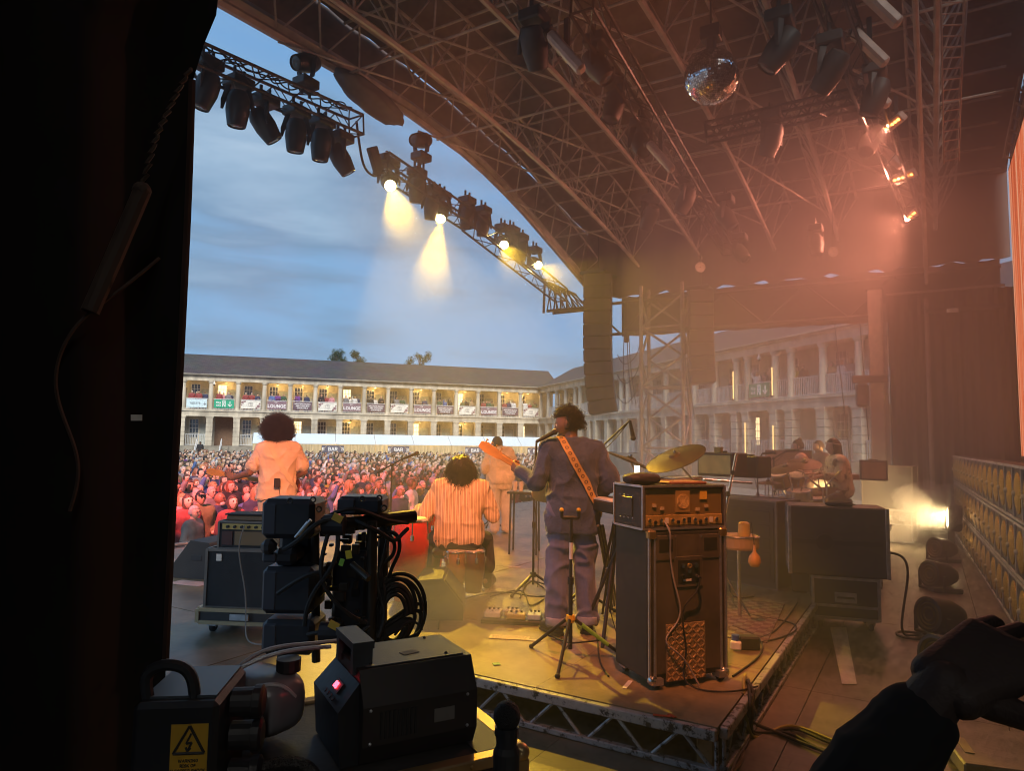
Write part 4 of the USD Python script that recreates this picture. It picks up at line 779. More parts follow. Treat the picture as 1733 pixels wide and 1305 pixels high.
for k, (x0, y0, x1, y1) in enumerate(((1455, 540, 1470, 745), (1412, 545, 1440, 790), (1560, 480, 1568, 500))[:2]):
    t = thing('guy_rope', 'dark rope running down in front of the right colonnade, %s from the column' % ordinal(k), 'rope', ony(x0, y0, 18.3)); obj('rope', MB().cyl(ony(x0, y0, 18.3), ony(x1, y1, 18.1), .012, n=5).mesh(), RUB, t)

# ------------------------------------------------------------------ building people
SKINM = {k: pm('skin_'+k, c, .5, var=.08, scale=20, subsurface_weight=.08, subsurface_scale=.02) for k, c in (('fair', (.55, .36, .27)), ('tan', (.42, .25, .16)), ('brown', (.20, .105, .06)), ('dark', (.10, .055, .035)))}
HAIRM = {k: pm('hair_'+k, c, .55, var=.3, scale=40) for k, c in (('black', (.012, .010, .009)), ('brown', (.055, .03, .017)), ('fair', (.28, .18, .08)), ('grey', (.32, .31, .30)), ('red', (.20, .07, .025)))}
def ball(p, r): return m3.Manifold.sphere(float(r), 14).translate(tuple(map(float, p)))
def hull(*pr): return m3.Manifold.batch_hull([ball(p, r) for p, r in pr])
def chain(pts, rs):
    out = []
    for i in range(len(pts)-1): out.append(hull((pts[i], rs[i]), (pts[i+1], rs[i+1])))
    return out
def union(ms): return m3.Manifold.batch_boolean(ms, m3.OpType.Add)
def to_tm(man): q = man.to_mesh(); return trimesh.Trimesh(np.array(q.vert_properties[:, :3], float), np.array(q.tri_verts), process=False)
def to_man(t): return m3.Manifold(m3.Mesh(np.asarray(t.vertices, np.float32), np.asarray(t.faces, np.uint32)))
def soften(man, L, it=8, amp=0., freq=6., sc=(1, 1, 1), seed=0):
    t = to_tm(man.refine_to_length(L)); trimesh.smoothing.filter_taubin(t, lamb=.5, nu=.52, iterations=it)
    if amp:
        t.fix_normals(); n = np.array(t.vertex_normals); q = np.array(t.vertices)*freq*np.array(sc)+seed*7.3; w1 = meshkit.fbm(q*.6+3, 2)[:, None]*1.6; f1 = meshkit.fbm(q+w1, 3); rg = (1-np.abs(2*meshkit.noise(q*1.15+w1*1.5+9)-1))**4; d = (f1-.5)*.9+(rg-.25)*.75; t.vertices = t.vertices+n*(d*amp)[:, None]
    return t
_ico = {}
def head_tm(sub=4, jaw=.34, nose=1., brow=1.):
    # a head about its centre, facing +y: skull, jaw, nose, brows, eye sockets, lips, ears
    if sub not in _ico: _ico[sub] = trimesh.creation.icosphere(sub)
    u = np.array(_ico[sub].vertices); x, y, z = u.T
    v = u*np.array([.077, .098, .118])
    low = np.clip(-z, 0, 1)
    v[:, 0] *= 1-jaw*low**1.4; v[:, 1] *= 1-.10*low; v[:, 1] += np.where(y < 0, -.008*(1-low*1.6), .006*low)
    v[:, 2] -= .006*low*(y > 0)
    fr = np.clip(y, 0, 1)**2
    G = lambda cx, cz, sx, sz: np.exp(-((v[:, 0]-cx)/sx)**2-((v[:, 2]-cz)/sz)**2)*fr
    v[:, 1] += .020*nose*G(0, -.022, .011, .016)+.010*nose*G(0, .002, .008, .022)+.006*G(0, -.100, .018, .014)+.005*brow*G(0, .030, .04, .010)+.006*G(0, -.062, .022, .007)-.003*G(0, -.055, .02, .003)
    for s in (-1, 1): v[:, 1] -= .010*G(s*.030, .010, .015, .011); v[:, 1] += .004*G(s*.045, -.025, .018, .02)
    t = trimesh.Trimesh(v, _ico[sub].faces, process=False)
    return t
def rotzyx(yaw=0, pitch=0, roll=0): return rotation_matrix(yaw, [0, 0, 1])[:3, :3]@rotation_matrix(pitch, [1, 0, 0])[:3, :3]@rotation_matrix(roll, [0, 1, 0])[:3, :3]
def hand_man(w, d, n, curl=.5, side=1, s=1., L=.006, spread=.06, thumb=.7):
    # wrist w, direction d of the palm, n the back-of-hand normal; side: +1 thumb along d x n
    w, d, n = (np.array(a, float) for a in (w, d, n)); d /= np.linalg.norm(d); n = n-d*(n@d); n /= np.linalg.norm(n); x = np.cross(d, n)*side
    P = lambda a, b, c: w+(d*a+x*b+n*c)*s
    ms = [hull((P(0, .018, 0), .020*s), (P(0, -.016, 0), .019*s), (P(.085, .032, .002), .0135*s), (P(.088, .008, .004), .0135*s), (P(.080, -.030, .0), .012*s))]
    for b, a0, ln, r in ((.032, .088, 1.0, .0092), (.011, .092, 1.08, .0095), (-.011, .089, 1.0, .009), (-.030, .080, .8, .008)):
        p = P(a0, b, .002); ang = curl*.55; f = [p]; rr = [r*1.12*s]; dx = (b-.0)*spread*8
        for k, l in enumerate((.042, .027, .021)):
            dirv = d*math.cos(ang)-n*math.sin(ang)+x*dx*math.cos(ang)*.6; dirv /= np.linalg.norm(dirv); p = p+dirv*l*ln*s; f.append(p); rr.append(r*s*(1-.09*(k+1))); ang += curl*(.95, .8, .6)[k]
        ms += chain(f, rr)
    p0 = P(.022, .030, -.006); p1 = P(.055, .058, -.012-.02*thumb); p2 = P(.083, .064-.02*thumb, -.02-.03*thumb); p3 = P(.105, .058-.035*thumb, -.024-.036*thumb); ms += chain([p0, p1, p2, p3], [.0165*s, .0125*s, .0112*s, .0092*s])
    return to_man(soften(union(ms), L, 4))
DEF = dict(pelvis=(0, 0, .95), waist=(0, 0, 1.10), chest=(0, 0, 1.32), neck=(0, -.01, 1.47), head=(0, .03, 1.63), shl=(-.185, 0, 1.42), shr=(.185, 0, 1.42), ell=(-.25, -.03, 1.14), elr=(.25, -.03, 1.14), wrl=(-.26, .10, .92), wrr=(.26, .10, .92), hipl=(-.095, 0, .92), hipr=(.095, 0, .92), knl=(-.11, .03, .50), knr=(.11, .03, .50), anl=(-.12, -.02, .09), anr=(.12, -.02, .09), tol=(-.14, .15, .035), tor=(.14, .15, .035))
def pose(**k): J = {a: np.array(b, float) for a, b in DEF.items()}; J.update({a: np.array(b, float) for a, b in k.items()}); return J
def torso(J, g=0., w=1.):
    ax = (J['shr']-J['shl']); ax = ax/np.linalg.norm(ax); hx = J['hipr']-J['hipl']; hx = hx/np.linalg.norm(hx); S = lambda p, o, r: (np.asarray(p)+o, (r+g))
    top = [S(J['shl'], 0, .062), S(J['shr'], 0, .062), S(J['neck'], [0, 0, -.03], .055)]
    ch = [S(J['chest'], ax*.10*w, .115), S(J['chest'], -ax*.10*w, .115)]
    wa = [S(J['waist'], ax*.075*w, .105), S(J['waist'], -ax*.075*w, .105)]
    pe = [S(J['pelvis'], hx*.085*w, .112), S(J['pelvis'], -hx*.085*w, .112)]
    return [hull(*top, *ch), hull(*ch, *wa), hull(*wa, *pe)]
def legs(J, g=0.):
    out = []
    for s in 'lr': out += chain([J['hip'+s], J['kn'+s], J['an'+s]], [.088+g, .058+g, .042+g])
    return out
def arm(J, s, g=0., upto=2):
    pts, rs = [J['sh'+s], J['el'+s], J['wr'+s]], [.058+g, .042+g, .030+g]
    if upto == 1: m = J['sh'+s]+(J['el'+s]-J['sh'+s])*.72; return chain([J['sh'+s], m], [.060+g, .055+g])
    return chain(pts[:upto+1], rs[:upto+1])
def strands(name, roots, dirs, length, r, m, parent, curl=.02, seg=7, sag=.0, seed=3, T=None):
    g = np.random.default_rng(seed); pts = []; N = len(roots)
    t = np.linspace(0, 1, seg)
    ph = g.uniform(0, 6.28, (N, 2)); fr = g.uniform(6, 12, N)
    u = np.cross(dirs, g.normal(size=(N, 3))); u /= np.linalg.norm(u, axis=1, keepdims=True); w = np.cross(dirs, u)
    ln = length*g.uniform(.6, 1.15, N)
    P = roots[:, None]+dirs[:, None]*(t[None, :, None]*ln[:, None, None])+(u[:, None]*np.cos(ph[:, :1]+fr[:, None]*t)[..., None]+w[:, None]*np.sin(ph[:, :1]+fr[:, None]*t)[..., None])*(curl*t)[None, :, None]
    P[..., 2] -= sag*(t**2)[None]*ln[:, None]
    P = P.reshape(-1, 3)
    q = parent
    while q.GetPath().pathString not in mats: q = q.GetParent()
    loc, a = mats[q.GetPath().pathString]; P = P-loc; c, s = math.cos(-a), math.sin(-a); P = np.column_stack([P[:, 0]*c-P[:, 1]*s, P[:, 0]*s+P[:, 1]*c, P[:, 2]])
    b = UsdGeom.BasisCurves.Define(stage, newpath(name, parent)); b.CreateTypeAttr('linear'); b.CreateCurveVertexCountsAttr(Vt.IntArray([seg]*N)); b.CreatePointsAttr(Vt.Vec3fArray.FromNumpy(P.astype(np.float32))); b.CreateWidthsAttr(Vt.FloatArray([r*2])); b.SetWidthsInterpolation('constant')
    UsdShade.MaterialBindingAPI.Apply(b.GetPrim()).Bind(m); b.GetPrim().SetCustomDataByKey('kind', 'stuff'); return b.GetPrim()
class Fig:
    # a person standing at o, facing rz (local +y), scaled; J holds the joints in the local frame
    def __init__(s, label, o, rz, J, sc=1., hy=0., hp=0., hr=0., skin='brown', group=None, name='person', detail=1.):
        s.o, s.rz, s.J, s.sc = np.array(o, float), rz, J, sc; s.R = rotation_matrix(rz, [0, 0, 1])[:3, :3]; s.HR = rotzyx(hy, hp, hr); s.t = thing(name, label, 'person', o, rz, group); s.sk = SKINM[skin]; s.d = detail
    def w(s, v): return (np.asarray(v, float)*s.sc)@s.R.T+s.o
    def put(s, name, t, m, smooth=True, parent=None, **k): return obj(name, (s.w(t.vertices), np.asarray(t.faces)), m, parent or s.t, smooth, **k)
    def headpt(s, v): return np.asarray(v, float)@s.HR.T+s.J['head']
    def body(s, hands=None, L=.02, bare_legs=True, seated=False):
        J = s.J; ms = torso(J)+legs(J)+arm(J, 'l')+arm(J, 'r')+chain([J['neck']-[0, 0, .03], J['head']+s.HR@np.array([0, -.02, -.06])], [.058, .054])
        for k in 'lr': ms += [hull((J['an'+k], .04), (J['to'+k], .03), (J['an'+k]+(J['an'+k]-J['to'+k])*.25-[0, 0, .03], .03))]
        b = to_man(soften(union(ms), L, 8)); h = head_tm(4); hv = s.headpt(h.vertices); h = trimesh.Trimesh(hv, h.faces, process=False); parts = [b, to_man(h)]
        for e in (-1, 1): parts.append(m3.Manifold.sphere(1., 14).scale((.010, .022, .034)).rotate((10, 0, 12*e)).translate(tuple(map(float, (0, 0, 0)))).transform(np.hstack([s.HR, (s.headpt([e*.078, -.012, -.005]))[:, None]])))
        for k, h in (hands or {}).items(): parts.append(hand_man(**h))
        t = to_tm(union(parts)); s.put('body', t, s.sk)
        for e in (-1, 1):
            ev = trimesh.creation.icosphere(2, .012); s.put('eye', trimesh.Trimesh(s.headpt(np.array(ev.vertices)+[e*.030, .080, .010]), ev.faces, process=False), pm('eye_white', (.6, .58, .55), .3))
            pv = trimesh.creation.icosphere(1, .006); s.put('pupil', trimesh.Trimesh(s.headpt(np.array(pv.vertices)+[e*.030, .0905, .010]), pv.faces, process=False), BLK)
        return t
    def cloth(s, name, ms, m, L=.016, amp=.010, freq=7., sc=(1, 1, .6), it=7, seed=0, cut=None, **k):
        man = union(ms)
        if cut is not None: man = man.trim_by_plane((0, 0, 1.), float(cut))
        t = soften(man, L, it, amp, freq, sc, seed); s.put(name, t, m, **k); return t
    def ribbon(s, name, path, tm, wd, th, m, n=60, off=.006):
        # a strap laid on the cloth surface
        from scipy.spatial import cKDTree
        p = spline(path, n); tm.fix_normals(); kd = cKDTree(tm.vertices); vn = np.array(tm.vertex_normals); _, i = kd.query(p, k=14); nn = vn[i].mean(1); q = tm.vertices[i].mean(1)+nn*off
        far = np.linalg.norm(q-p, axis=1) > .09; q[far] = p[far]
        for _ in range(3): q[1:-1] = (q[:-2]+2*q[1:-1]+q[2:])/4; nn[1:-1] = (nn[:-2]+nn[1:-1]*2+nn[2:])/4
        nn /= np.linalg.norm(nn, axis=1, keepdims=True); t = np.gradient(q, axis=0); t /= np.linalg.norm(t, axis=1, keepdims=True); x = np.cross(t, nn); x /= np.linalg.norm(x, axis=1, keepdims=True)
        v = np.vstack([q-x*wd/2, q+x*wd/2, q+x*wd/2+nn*th, q-x*wd/2+nn*th]); f = []
        for a in range(n-1):
            for k in range(4): i0, i1 = k*n+a, ((k+1) % 4)*n+a; f += [[i0, i0+1, i1+1], [i0, i1+1, i1]]
        s.put(name, trimesh.Trimesh(v, np.array(f), process=False), m, smooth=False); return q, x, nn
    def hairshell(s, name, fn, m, sub=4, parent=None):
        u = np.array(trimesh.creation.icosphere(sub).vertices); f = trimesh.creation.icosphere(sub).faces; v = fn(u); s.put(name, trimesh.Trimesh(s.headpt(v), f, process=False), m); return v, u

# ------------------------------------------------------------------ instruments and stage gear
class L2:
    # local frame on the floor: origin o, x along rz
    def __init__(s, o, rz): s.o, s.rz = np.array(o, float), rz; c, n = math.cos(rz), math.sin(rz); s.R = np.array([[c, -n, 0], [n, c, 0], [0, 0, 1.]])
    def p(s, x, y, z): return s.o+s.R@np.array([x, y, z], float)
    def box(s, mb, lo, hi, b=0): lo, hi = np.array(lo, float), np.array(hi, float); return mb.box(s.p(*((lo+hi)/2)), np.abs(hi-lo), R=s.R, b=b)
def caster(L, t, x, y, z, r=.05):
    w = obj('caster', MB().lathe([(0, -.02), (r*.85, -.02), (r, -.012), (r, .012), (r*.85, .02), (0, .02)], L.p(x, y, z+r), 14, L.R[:, 0]).mesh(), RUB, t)
    mb = MB(); L.box(mb, (x-.035, y-.04, z+2*r-.03), (x+.035, y+.04, z+2*r+.01)); L.box(mb, (x-.032, y-.02, z+r), (x-.024, y+.02, z+2*r-.02)); L.box(mb, (x+.024, y-.02, z+r), (x+.032, y+.02, z+2*r-.02)); obj('fork', mb.mesh(), ALU, w)
def edges(L, mb, lo, hi, w=.018, which='all'):
    (x0, y0, z0), (x1, y1, z1) = lo, hi; e = .003
    for x in (x0, x1):
        for y in (y0, y1): L.box(mb, (x-w/2, y-w/2, z0-e), (x+w/2, y+w/2, z1+e))
    for z in (z0, z1):
        for y in (y0, y1): L.box(mb, (x0+w/2, y-w/2+.001, z-w/2), (x1-w/2, y+w/2-.001, z+w/2))
        for x in (x0, x1): L.box(mb, (x-w/2+.001, y0+w/2, z-w/2), (x+w/2-.001, y1-w/2, z+w/2))
    return mb
# --- bass amplifier stack in the middle. Local x to the right along its back panel, -y towards the viewer
pa, pb = onz(1096, 1168, 0), onz(1232, 1150, 0)
L = L2(pa, math.atan2(pb[1]-pa[1], pb[0]-pa[0])); W, D, H = .62, .42, 1.0
am = thing('bass_cabinet', 'tall black bass speaker cabinet seen from behind, tread plate at its foot', 'speaker cabinet', L.o, L.rz)
mb = MB(); L.box(mb, (0, 0, .05), (W, D, H), b=.012); obj('cabinet', mb.mesh(), BLT, am)
PNL = usdkit.material(stage, '/World/Looks/amp_back', {"tc": ("texture_coordinate", {}), "n": ("noise_texture", {"scale": 4, "detail": 5}), "r": ("rgb_ramp", {"ramp": [(.3, (.06, .053, .042)), (.7, (.115, .10, .08))]}), "n2": ("noise_texture", {"scale": 220}), "b": ("bump", {"strength": .25, "distance": .003}), "p": ("principled_bsdf", {"roughness": .42})}, [("tc.object", "n.vector"), ("n.fac", "r.fac"), ("r.color", "p.base_color"), ("tc.object", "n2.vector"), ("n2.fac", "b.height"), ("b.normal", "p.normal")], surface="p.BSDF")
mb = MB(); L.box(mb, (.055, -.006, .09), (W-.055, .02, H-.03)); obj('back_panel', mb.mesh(), PNL, am)
mb = MB()
for x in (.012, .052, W-.052, W-.012): obj('corner_rail', L.box(MB(), (x-.008, -.014, .06), (x+.008, .004, H-.002), b=.003).mesh(), ALU, am)
for x in (.135, W-.135):
    mb = MB(); L.box(mb, (x-.085, -.012, H-.19), (x+.085, -.004, H-.03), b=.003); hc = obj('handle_cup', mb.mesh(), PNL, am)
    mb = MB(); L.box(mb, (x-.052, -.0145, H-.135), (x+.052, -.0115, H-.055)); obj('recess', mb.mesh(), pm('recess_dark', (.006, .006, .006), .9), hc)
    for dx in (-.072, .072):
        for dz in (-.175, -.045): obj('screw', MB().sph(L.p(x+dx, -.013, H+dz), .005, 1).mesh(), CHR, hc)
mb = MB(); L.box(mb, (.20, -.014, .63), (.42, -.005, .83), b=.003); jp = obj('socket_plate', mb.mesh(), PNL, am)
mb = MB(); L.box(mb, (.225, -.0165, .655), (.395, -.0135, .805)); obj('socket_field', mb.mesh(), pm('socket_dark', (.02, .02, .02), .4), jp)
for i, (x, z, m) in enumerate(((.26, .77, CHR), (.31, .77, GOLD), (.36, .77, CHR), (.26, .70, BLM), (.31, .735, CHR))): obj('socket', MB().lathe([(0, 0), (.016, 0), (.016, .012), (.009, .012), (.009, .004), (0, .004)], L.p(x, -.016, z), 12, -L.R[:, 1]).mesh(), m, jp)
mb = MB(); L.box(mb, (.265, -.019, .668), (.325, -.0145, .682)); obj('label', mb.mesh(), WHT, jp)
obj('plug', MB().cyl(L.p(.365, -.015, .70), L.p(.365, -.06, .69), .012).mesh(), BLK, jp)
TREAD = usdkit.material(stage, '/World/Looks/tread_plate', {"tc": ("texture_coordinate", {}), "n": ("noise_texture", {"scale": 30}), "r": ("rgb_ramp", {"ramp": [(.3, (.30, .22, .12)), (.7, (.45, .33, .18))]}), "p": ("principled_bsdf", {"metallic": .35, "roughness": .4})}, [("tc.object", "n.vector"), ("n.fac", "r.fac"), ("r.color", "p.base_color")], surface="p.BSDF")
mb = MB(); L.box(mb, (.13, -.02, .04), (.43, -.01, .40)); kp = obj('tread_plate', mb.mesh(), TREAD, am); mb = MB()
for i in range(9):
    for j in range(11):
        s = 1 if (i+j) % 2 else -1; mb.box(L.p(.148+i*.033, -.0215, .055+j*.0325), (.030, .006, .009), R=L.R@rotation_matrix(s*.75, [0, 1, 0])[:3, :3])
obj('tread_pattern', mb.mesh(), pm('tread_worn', (.62, .46, .25), .35, .3), kp, kind='stuff')
for x in (.03, W-.03):
    mb = MB(); L.box(mb, (x-.03, -.02, H-.05), (x+.03, .03, H+.006), b=.008); obj('corner_cap', mb.mesh(), BRASS, am)
    mb = MB(); mb.sph(L.p(x, -.008, .055), .034, 2); obj('foot_corner', mb.mesh(), CHR, am)
for x in (.06, W-.06): caster(L, am, x, .0, 0, .03); caster(L, am, x, D-.05, 0, .03)
# --- amplifier head on it
hd_ = thing('bass_amplifier_head', 'amplifier head with golden mesh back and round fan, on the bass cabinet', 'amplifier', L.p(0, 0, H), L.rz)
z0, z1 = H+.012, H+.29; x0, x1 = -.03, W-.005
mb = MB(); L.box(mb, (x0, .004, z0), (x1, D-.04, z0+.02), b=.006); L.box(mb, (x0, .004, z1-.02), (x1, D-.04, z1), b=.006); L.box(mb, (x0, .004, z0+.018), (x0+.02, D-.04, z1-.018)); L.box(mb, (x1-.02, .004, z0+.018), (x1, D-.04, z1-.018)); L.box(mb, (x0+.018, .03, z0+.018), (x1-.018, D-.05, z1-.018)); obj('sleeve', mb.mesh(), BLT, hd_)
mb = MB(); edges(L, mb, (x0, .004, z0), (x1, D-.04, z1), .014); obj('edge_piping', mb.mesh(), ALU, hd_)
MESHG = usdkit.material(stage, '/World/Looks/perforated_gold', {"tc": ("texture_coordinate", {}), "v": ("voronoi_texture", {"scale": 95, "randomness": 0.0}), "r": ("rgb_ramp", {"ramp": [(.28, (.01, .01, .01)), (.36, (.34, .25, .09))]}), "p": ("principled_bsdf", {"metallic": .5, "roughness": .4})}, [("tc.object", "v.vector"), ("v.distance", "r.fac"), ("r.color", "p.base_color")], surface="p.BSDF")
mb = MB(); L.box(mb, (x0+.02, .016, z0+.09), (x1-.02, .029, z1-.02)); gr = obj('mesh_grille', mb.mesh(), MESHG, hd_)
mb = MB(); L.box(mb, (.225, .006, z0+.105), (.335, .0155, z1-.03), b=.002); fp = obj('fan_plate', mb.mesh(), GOLD, hd_)
fc = L.p(.28, .004, (z0+.105+z1-.03)/2)
mb = MB()
for r in (.012, .024, .036, .046): mb.tube([fc+L.R@np.array([r*math.cos(a), 0, r*math.sin(a)]) for a in np.linspace(0, 2*np.pi, 25)], .0028, 5)
for a in np.linspace(0, np.pi, 4, endpoint=False): mb.cyl(fc+L.R@np.array([.047*math.cos(a), 0, .047*math.sin(a)]), fc-L.R@np.array([.047*math.cos(a), 0, .047*math.sin(a)]), .0025, n=4)
obj('fan_guard', mb.mesh(), pm('fan_wire', (.75, .55, .2), .4), fp); obj('fan_hole', MB().lathe([(0, 0), (.046, 0), (0, .001)], fc+L.R@np.array([0, .0015, 0]), 20, -L.R[:, 1]).mesh(), BLK, fp)
mb = MB(); L.box(mb, (x0+.02, .006, z0+.022), (x1-.02, .02, z0+.088), b=.002); pn = obj('connection_panel', mb.mesh(), GOLD, hd_)
for i in range(13):
    x = .02+i*.044; k = i % 4
    if k == 3: mb = MB(); L.box(mb, (x-.014, .002, z0+.035), (x+.014, .007, z0+.07)); obj('label', mb.mesh(), WHT if i % 8 == 3 else BLK, pn)
    else: obj('socket', MB().lathe([(0, 0), (.012, 0), (.012, .01), (.006, .012), (.006, .003), (0, .003)], L.p(x, .006, z0+.055-(k == 1)*.012), 10, -L.R[:, 1]).mesh(), (CHR, BLK, CHR)[k], pn)
mb = MB(); L.box(mb, (.42, .008, z1-.09), (.475, .015, z1-.035)); obj('warning_label', mb.mesh(), pm('yellow_label', (.75, .50, .06), .5), hd_)
for (x, z) in ((.06, .15), (.12, .13), (.4, .12), (.47, .14)): mb = MB(); L.box(mb, (x-.014, .006, z0+z-.008), (x+.014, .0155, z0+z+.012)); obj('badge', mb.mesh(), pm('badge_pale', (.5, .42, .25), .5), hd_)
mb = MB(); L.box(mb, (x0-.008, .13, z0+.07), (x0+.002, .27, z0+.20), b=.003); hh = obj('side_handle', mb.mesh(), BLM, hd_)
for i in range(8): obj('rivet', MB().sph(L.p(x0-.009, .12+.16*(i % 4)/3, z0+.06+.15*(i//4)), .005, 1).mesh(), CHR, hh)
pch = thing('cable_pouch', 'dark rounded cloth bag lying on top of the amplifier head', 'bag', L.p(.1, .2, z1), L.rz)
v = trimesh.creation.icosphere(3); vv = np.sign(v.vertices)*np.abs(v.vertices)**.75*np.array([.135, .075, .042])*(1+.12*(meshkit.fbm(v.vertices*3+2)-.5)[:, None]); obj('bag', (vv@L.R.T+L.p(.08, .2, z1+.04), v.faces), pm('bag_nylon', (.035, .033, .045), .65, bump=.4, bscale=60), pch, smooth=True)
obj('zip', MB().tube([L.p(.08+.13*math.cos(a), .2+.07*math.sin(a), z1+.05) for a in np.linspace(.3, 2.9, 14)], .004, 5).mesh(), BLM, pch)
fl2 = thing('folded_case', 'flat brown case lying on the amplifier head behind the bag', 'case', L.p(.4, .25, z1), L.rz); mb = MB(); L.box(mb, (.25, .12, z1+.002), (.56, .34, z1+.022), b=.006); obj('body', mb.mesh(), pm('case_brown', (.22, .09, .06), .6), fl2)
def cable(label, pts, r=.006, m=None, n=40, group=None, cat='cable'):
    t = thing('cable', label, cat, pts[0], 0, group); obj('sheath', MB().tube(spline(pts, n), r, 6).mesh(), m or RUB, t); return t
GRC = pm('grey_cable', (.34, .31, .27), .5)
cable('grey cable hanging from the amplifier head down the back of the bass cabinet', [L.p(.13, 0, z0+.05), L.p(.14, -.04, z0-.0), L.p(.155, -.03, .9), L.p(.20, -.03, .62), L.p(.21, -.03, .42), L.p(.12, -.03, .30), L.p(.2, -.05, .22), L.p(.3, -.05, .1), L.p(.34, -.08, .01)], .006, GRC)
cable('black lead plugged into the socket plate of the bass cabinet', [L.p(.365, -.06, .69), L.p(.34, -.05, .6), L.p(.27, -.03, .52), L.p(.25, -.03, .40), L.p(.27, -.03, .2), L.p(.25, -.05, .05), L.p(.4, -.2, .01), L.p(.7, -.2, .01)], .006)
# --- cased amplifier on a road case, right
pa, pb = onz(1377, 1063, -.25), onz(1482, 1075, -.25)
L = L2(pa, math.atan2(pb[1]-pa[1], pb[0]-pa[0])+.12); W, D = .60, .45
rc = thing('road_case', 'metal-edged road case on casters under the big cased amplifier', 'flight case', L.o, L.rz)
mb = MB(); L.box(mb, (.006, .006, .12), (W-.006, D, .50)); obj('body', mb.mesh(), CASE, rc)
mb = MB(); edges(L, mb, (.0, .0, .115), (W, D, .505), .026); L.box(mb, (0, -.004, .22), (W, .008, .245)); obj('edging', mb.mesh(), ALU, rc)
mb = MB(); L.box(mb, (.2, -.012, .27), (.4, -.002, .37), b=.003); hr = obj('handle_dish', mb.mesh(), ALU, rc); mb = MB(); L.box(mb, (.22, -.018, .31), (.38, -.012, .33), b=.003); obj('handle', mb.mesh(), RUB, hr)
for x in (.07, W-.07):
    for y in (.06, D-.06): caster(L, rc, x, y, 0, .05)
c2 = thing('cased_amplifier', 'large dark speaker case with a round catch, standing on the small road case', 'speaker case', L.p(-.2, 0, .525), L.rz)
X0, X1, Y0, Y1, Z0, Z1 = -.22, .70, -.02, .50, .525, 1.21
mb = MB(); L.box(mb, (X0, Y0, Z0), (X1, Y1, Z1), b=.015); obj('body', mb.mesh(), pm('case_greybrown', (.085, .075, .065), .5, bump=.25, bscale=120), c2)
mb = MB(); L.box(mb, (X0-.006, Y0-.006, Z0), (X0+.03, Y0+.03, Z1), b=.004); obj('corner_rail', mb.mesh(), ALU, c2); mb = MB(); L.box(mb, (X1-.03, Y0-.006, Z0), (X1+.006, Y0+.02, Z1), b=.004); obj('corner_rail', mb.mesh(), ALU, c2)
obj('catch_dish', MB().lathe([(0, .004), (.078, .004), (.082, .0), (.082, -.01), (0, -.01)], L.p(.12, Y0-.004, .86), 22, -L.R[:, 1]).mesh(), pm('dish_dark', (.04, .036, .03), .45), c2)
mb = MB(); L.box(mb, (X0+.04, Y0-.006, .835), (X1-.05, Y0+.002, .885), b=.002); obj('strap', mb.mesh(), pm('strap_dark', (.06, .052, .044), .7), c2)
for z in (.62, 1.05): mb = MB(); L.box(mb, (X0-.012, Y0+.03, z), (X0, Y0+.09, z+.09), b=.003); obj('latch', mb.mesh(), CHR, c2)
glv = thing('glove', 'dark cloth draped over the top of the cased amplifier', 'cloth', L.p(.2, .1, Z1), L.rz); v = trimesh.creation.icosphere(3); vv = v.vertices*np.array([.14, .07, .03])*(1+.5*(meshkit.fbm(v.vertices*2.5+9)-.5)[:, None]); obj('cloth', (vv@L.R.T+L.p(.28, .12, Z1+.022), v.faces), pm('cloth_dark', (.06, .05, .045), .9), glv, smooth=True)
cable('black cable hanging from the right side of the cased amplifier to the floor', [L.p(X1+.01, .05, .78), L.p(X1+.1, .02, .76), L.p(X1+.14, .0, .45), L.p(X1+.1, 0, .2), L.p(X1+.12, 0, .01), L.p(X1+.25, .05, .012), L.p(X1+.22, -.12, .014), L.p(X1+.05, -.1, .016), L.p(X1+.08, .06, .02), L.p(X1+.3, .1, .012), L.p(X1+.6, .4, .012)], .012, n=90)
# --- monitor by it
q = onz(1360, 1010, 0)
mon = thing('floor_speaker', 'small dark floor speaker tucked left of the cased amplifier', 'speaker', (q[0], q[1]+.3, 0)); obj('body', MB().box((q[0]-.02, q[1]+.35, .19), (.3, .34, .38), rz=.15, b=.02).mesh(), BLT, mon); obj('grille', MB().box((q[0]-.02+.02, q[1]+.17, .19), (.26, .015, .33), rz=.15).mesh(), PAG, mon)
# --- guitar amplifier on a wheeled flight case, left
q0, q1 = onz(333, 1072, 0), onz(440, 1092, 0)
L = L2(q0, math.atan2(q1[1]-q0[1], q1[0]-q0[0])+.35); W, D = .72, .5
fcz = thing('flight_case_base', 'brass-edged wheeled flight case tray under the guitar amplifier at the left', 'flight case', L.o, L.rz)
mb = MB(); L.box(mb, (0, 0, .09), (W, D, .19)); obj('tray', mb.mesh(), CASE, fcz)
mb = MB(); edges(L, mb, (0, 0, .09), (W, D, .19), .03); obj('edging', mb.mesh(), pm('warm_aluminium', (.55, .42, .25), .4, .7), fcz)
for x in (.1, W-.1):
    for y in (.07, D-.07): caster(L, fcz, x, y, 0, .042)
mb = MB(); L.box(mb, (.28, -.03, .115), (.44, -.018, .165), b=.004); obj('handle', mb.mesh(), ALU, fcz)
gc = thing('guitar_cabinet', 'worn black guitar speaker case standing in the wheeled tray', 'speaker cabinet', L.p(0, 0, .2), L.rz)
mb = MB(); L.box(mb, (.04, .03, .20), (W-.03, D-.03, .66), b=.01); obj('cabinet', mb.mesh(), BLT, gc); mb = MB(); edges(L, mb, (.04, .03, .20), (W-.03, D-.03, .66), .022); obj('edging', mb.mesh(), pm('dull_metal', (.24, .20, .17), .45, .6), gc)
mb = MB(); L.box(mb, (.12, .02, .57), (.17, .03, .63), b=.003); obj('latch', mb.mesh(), CHR, gc)
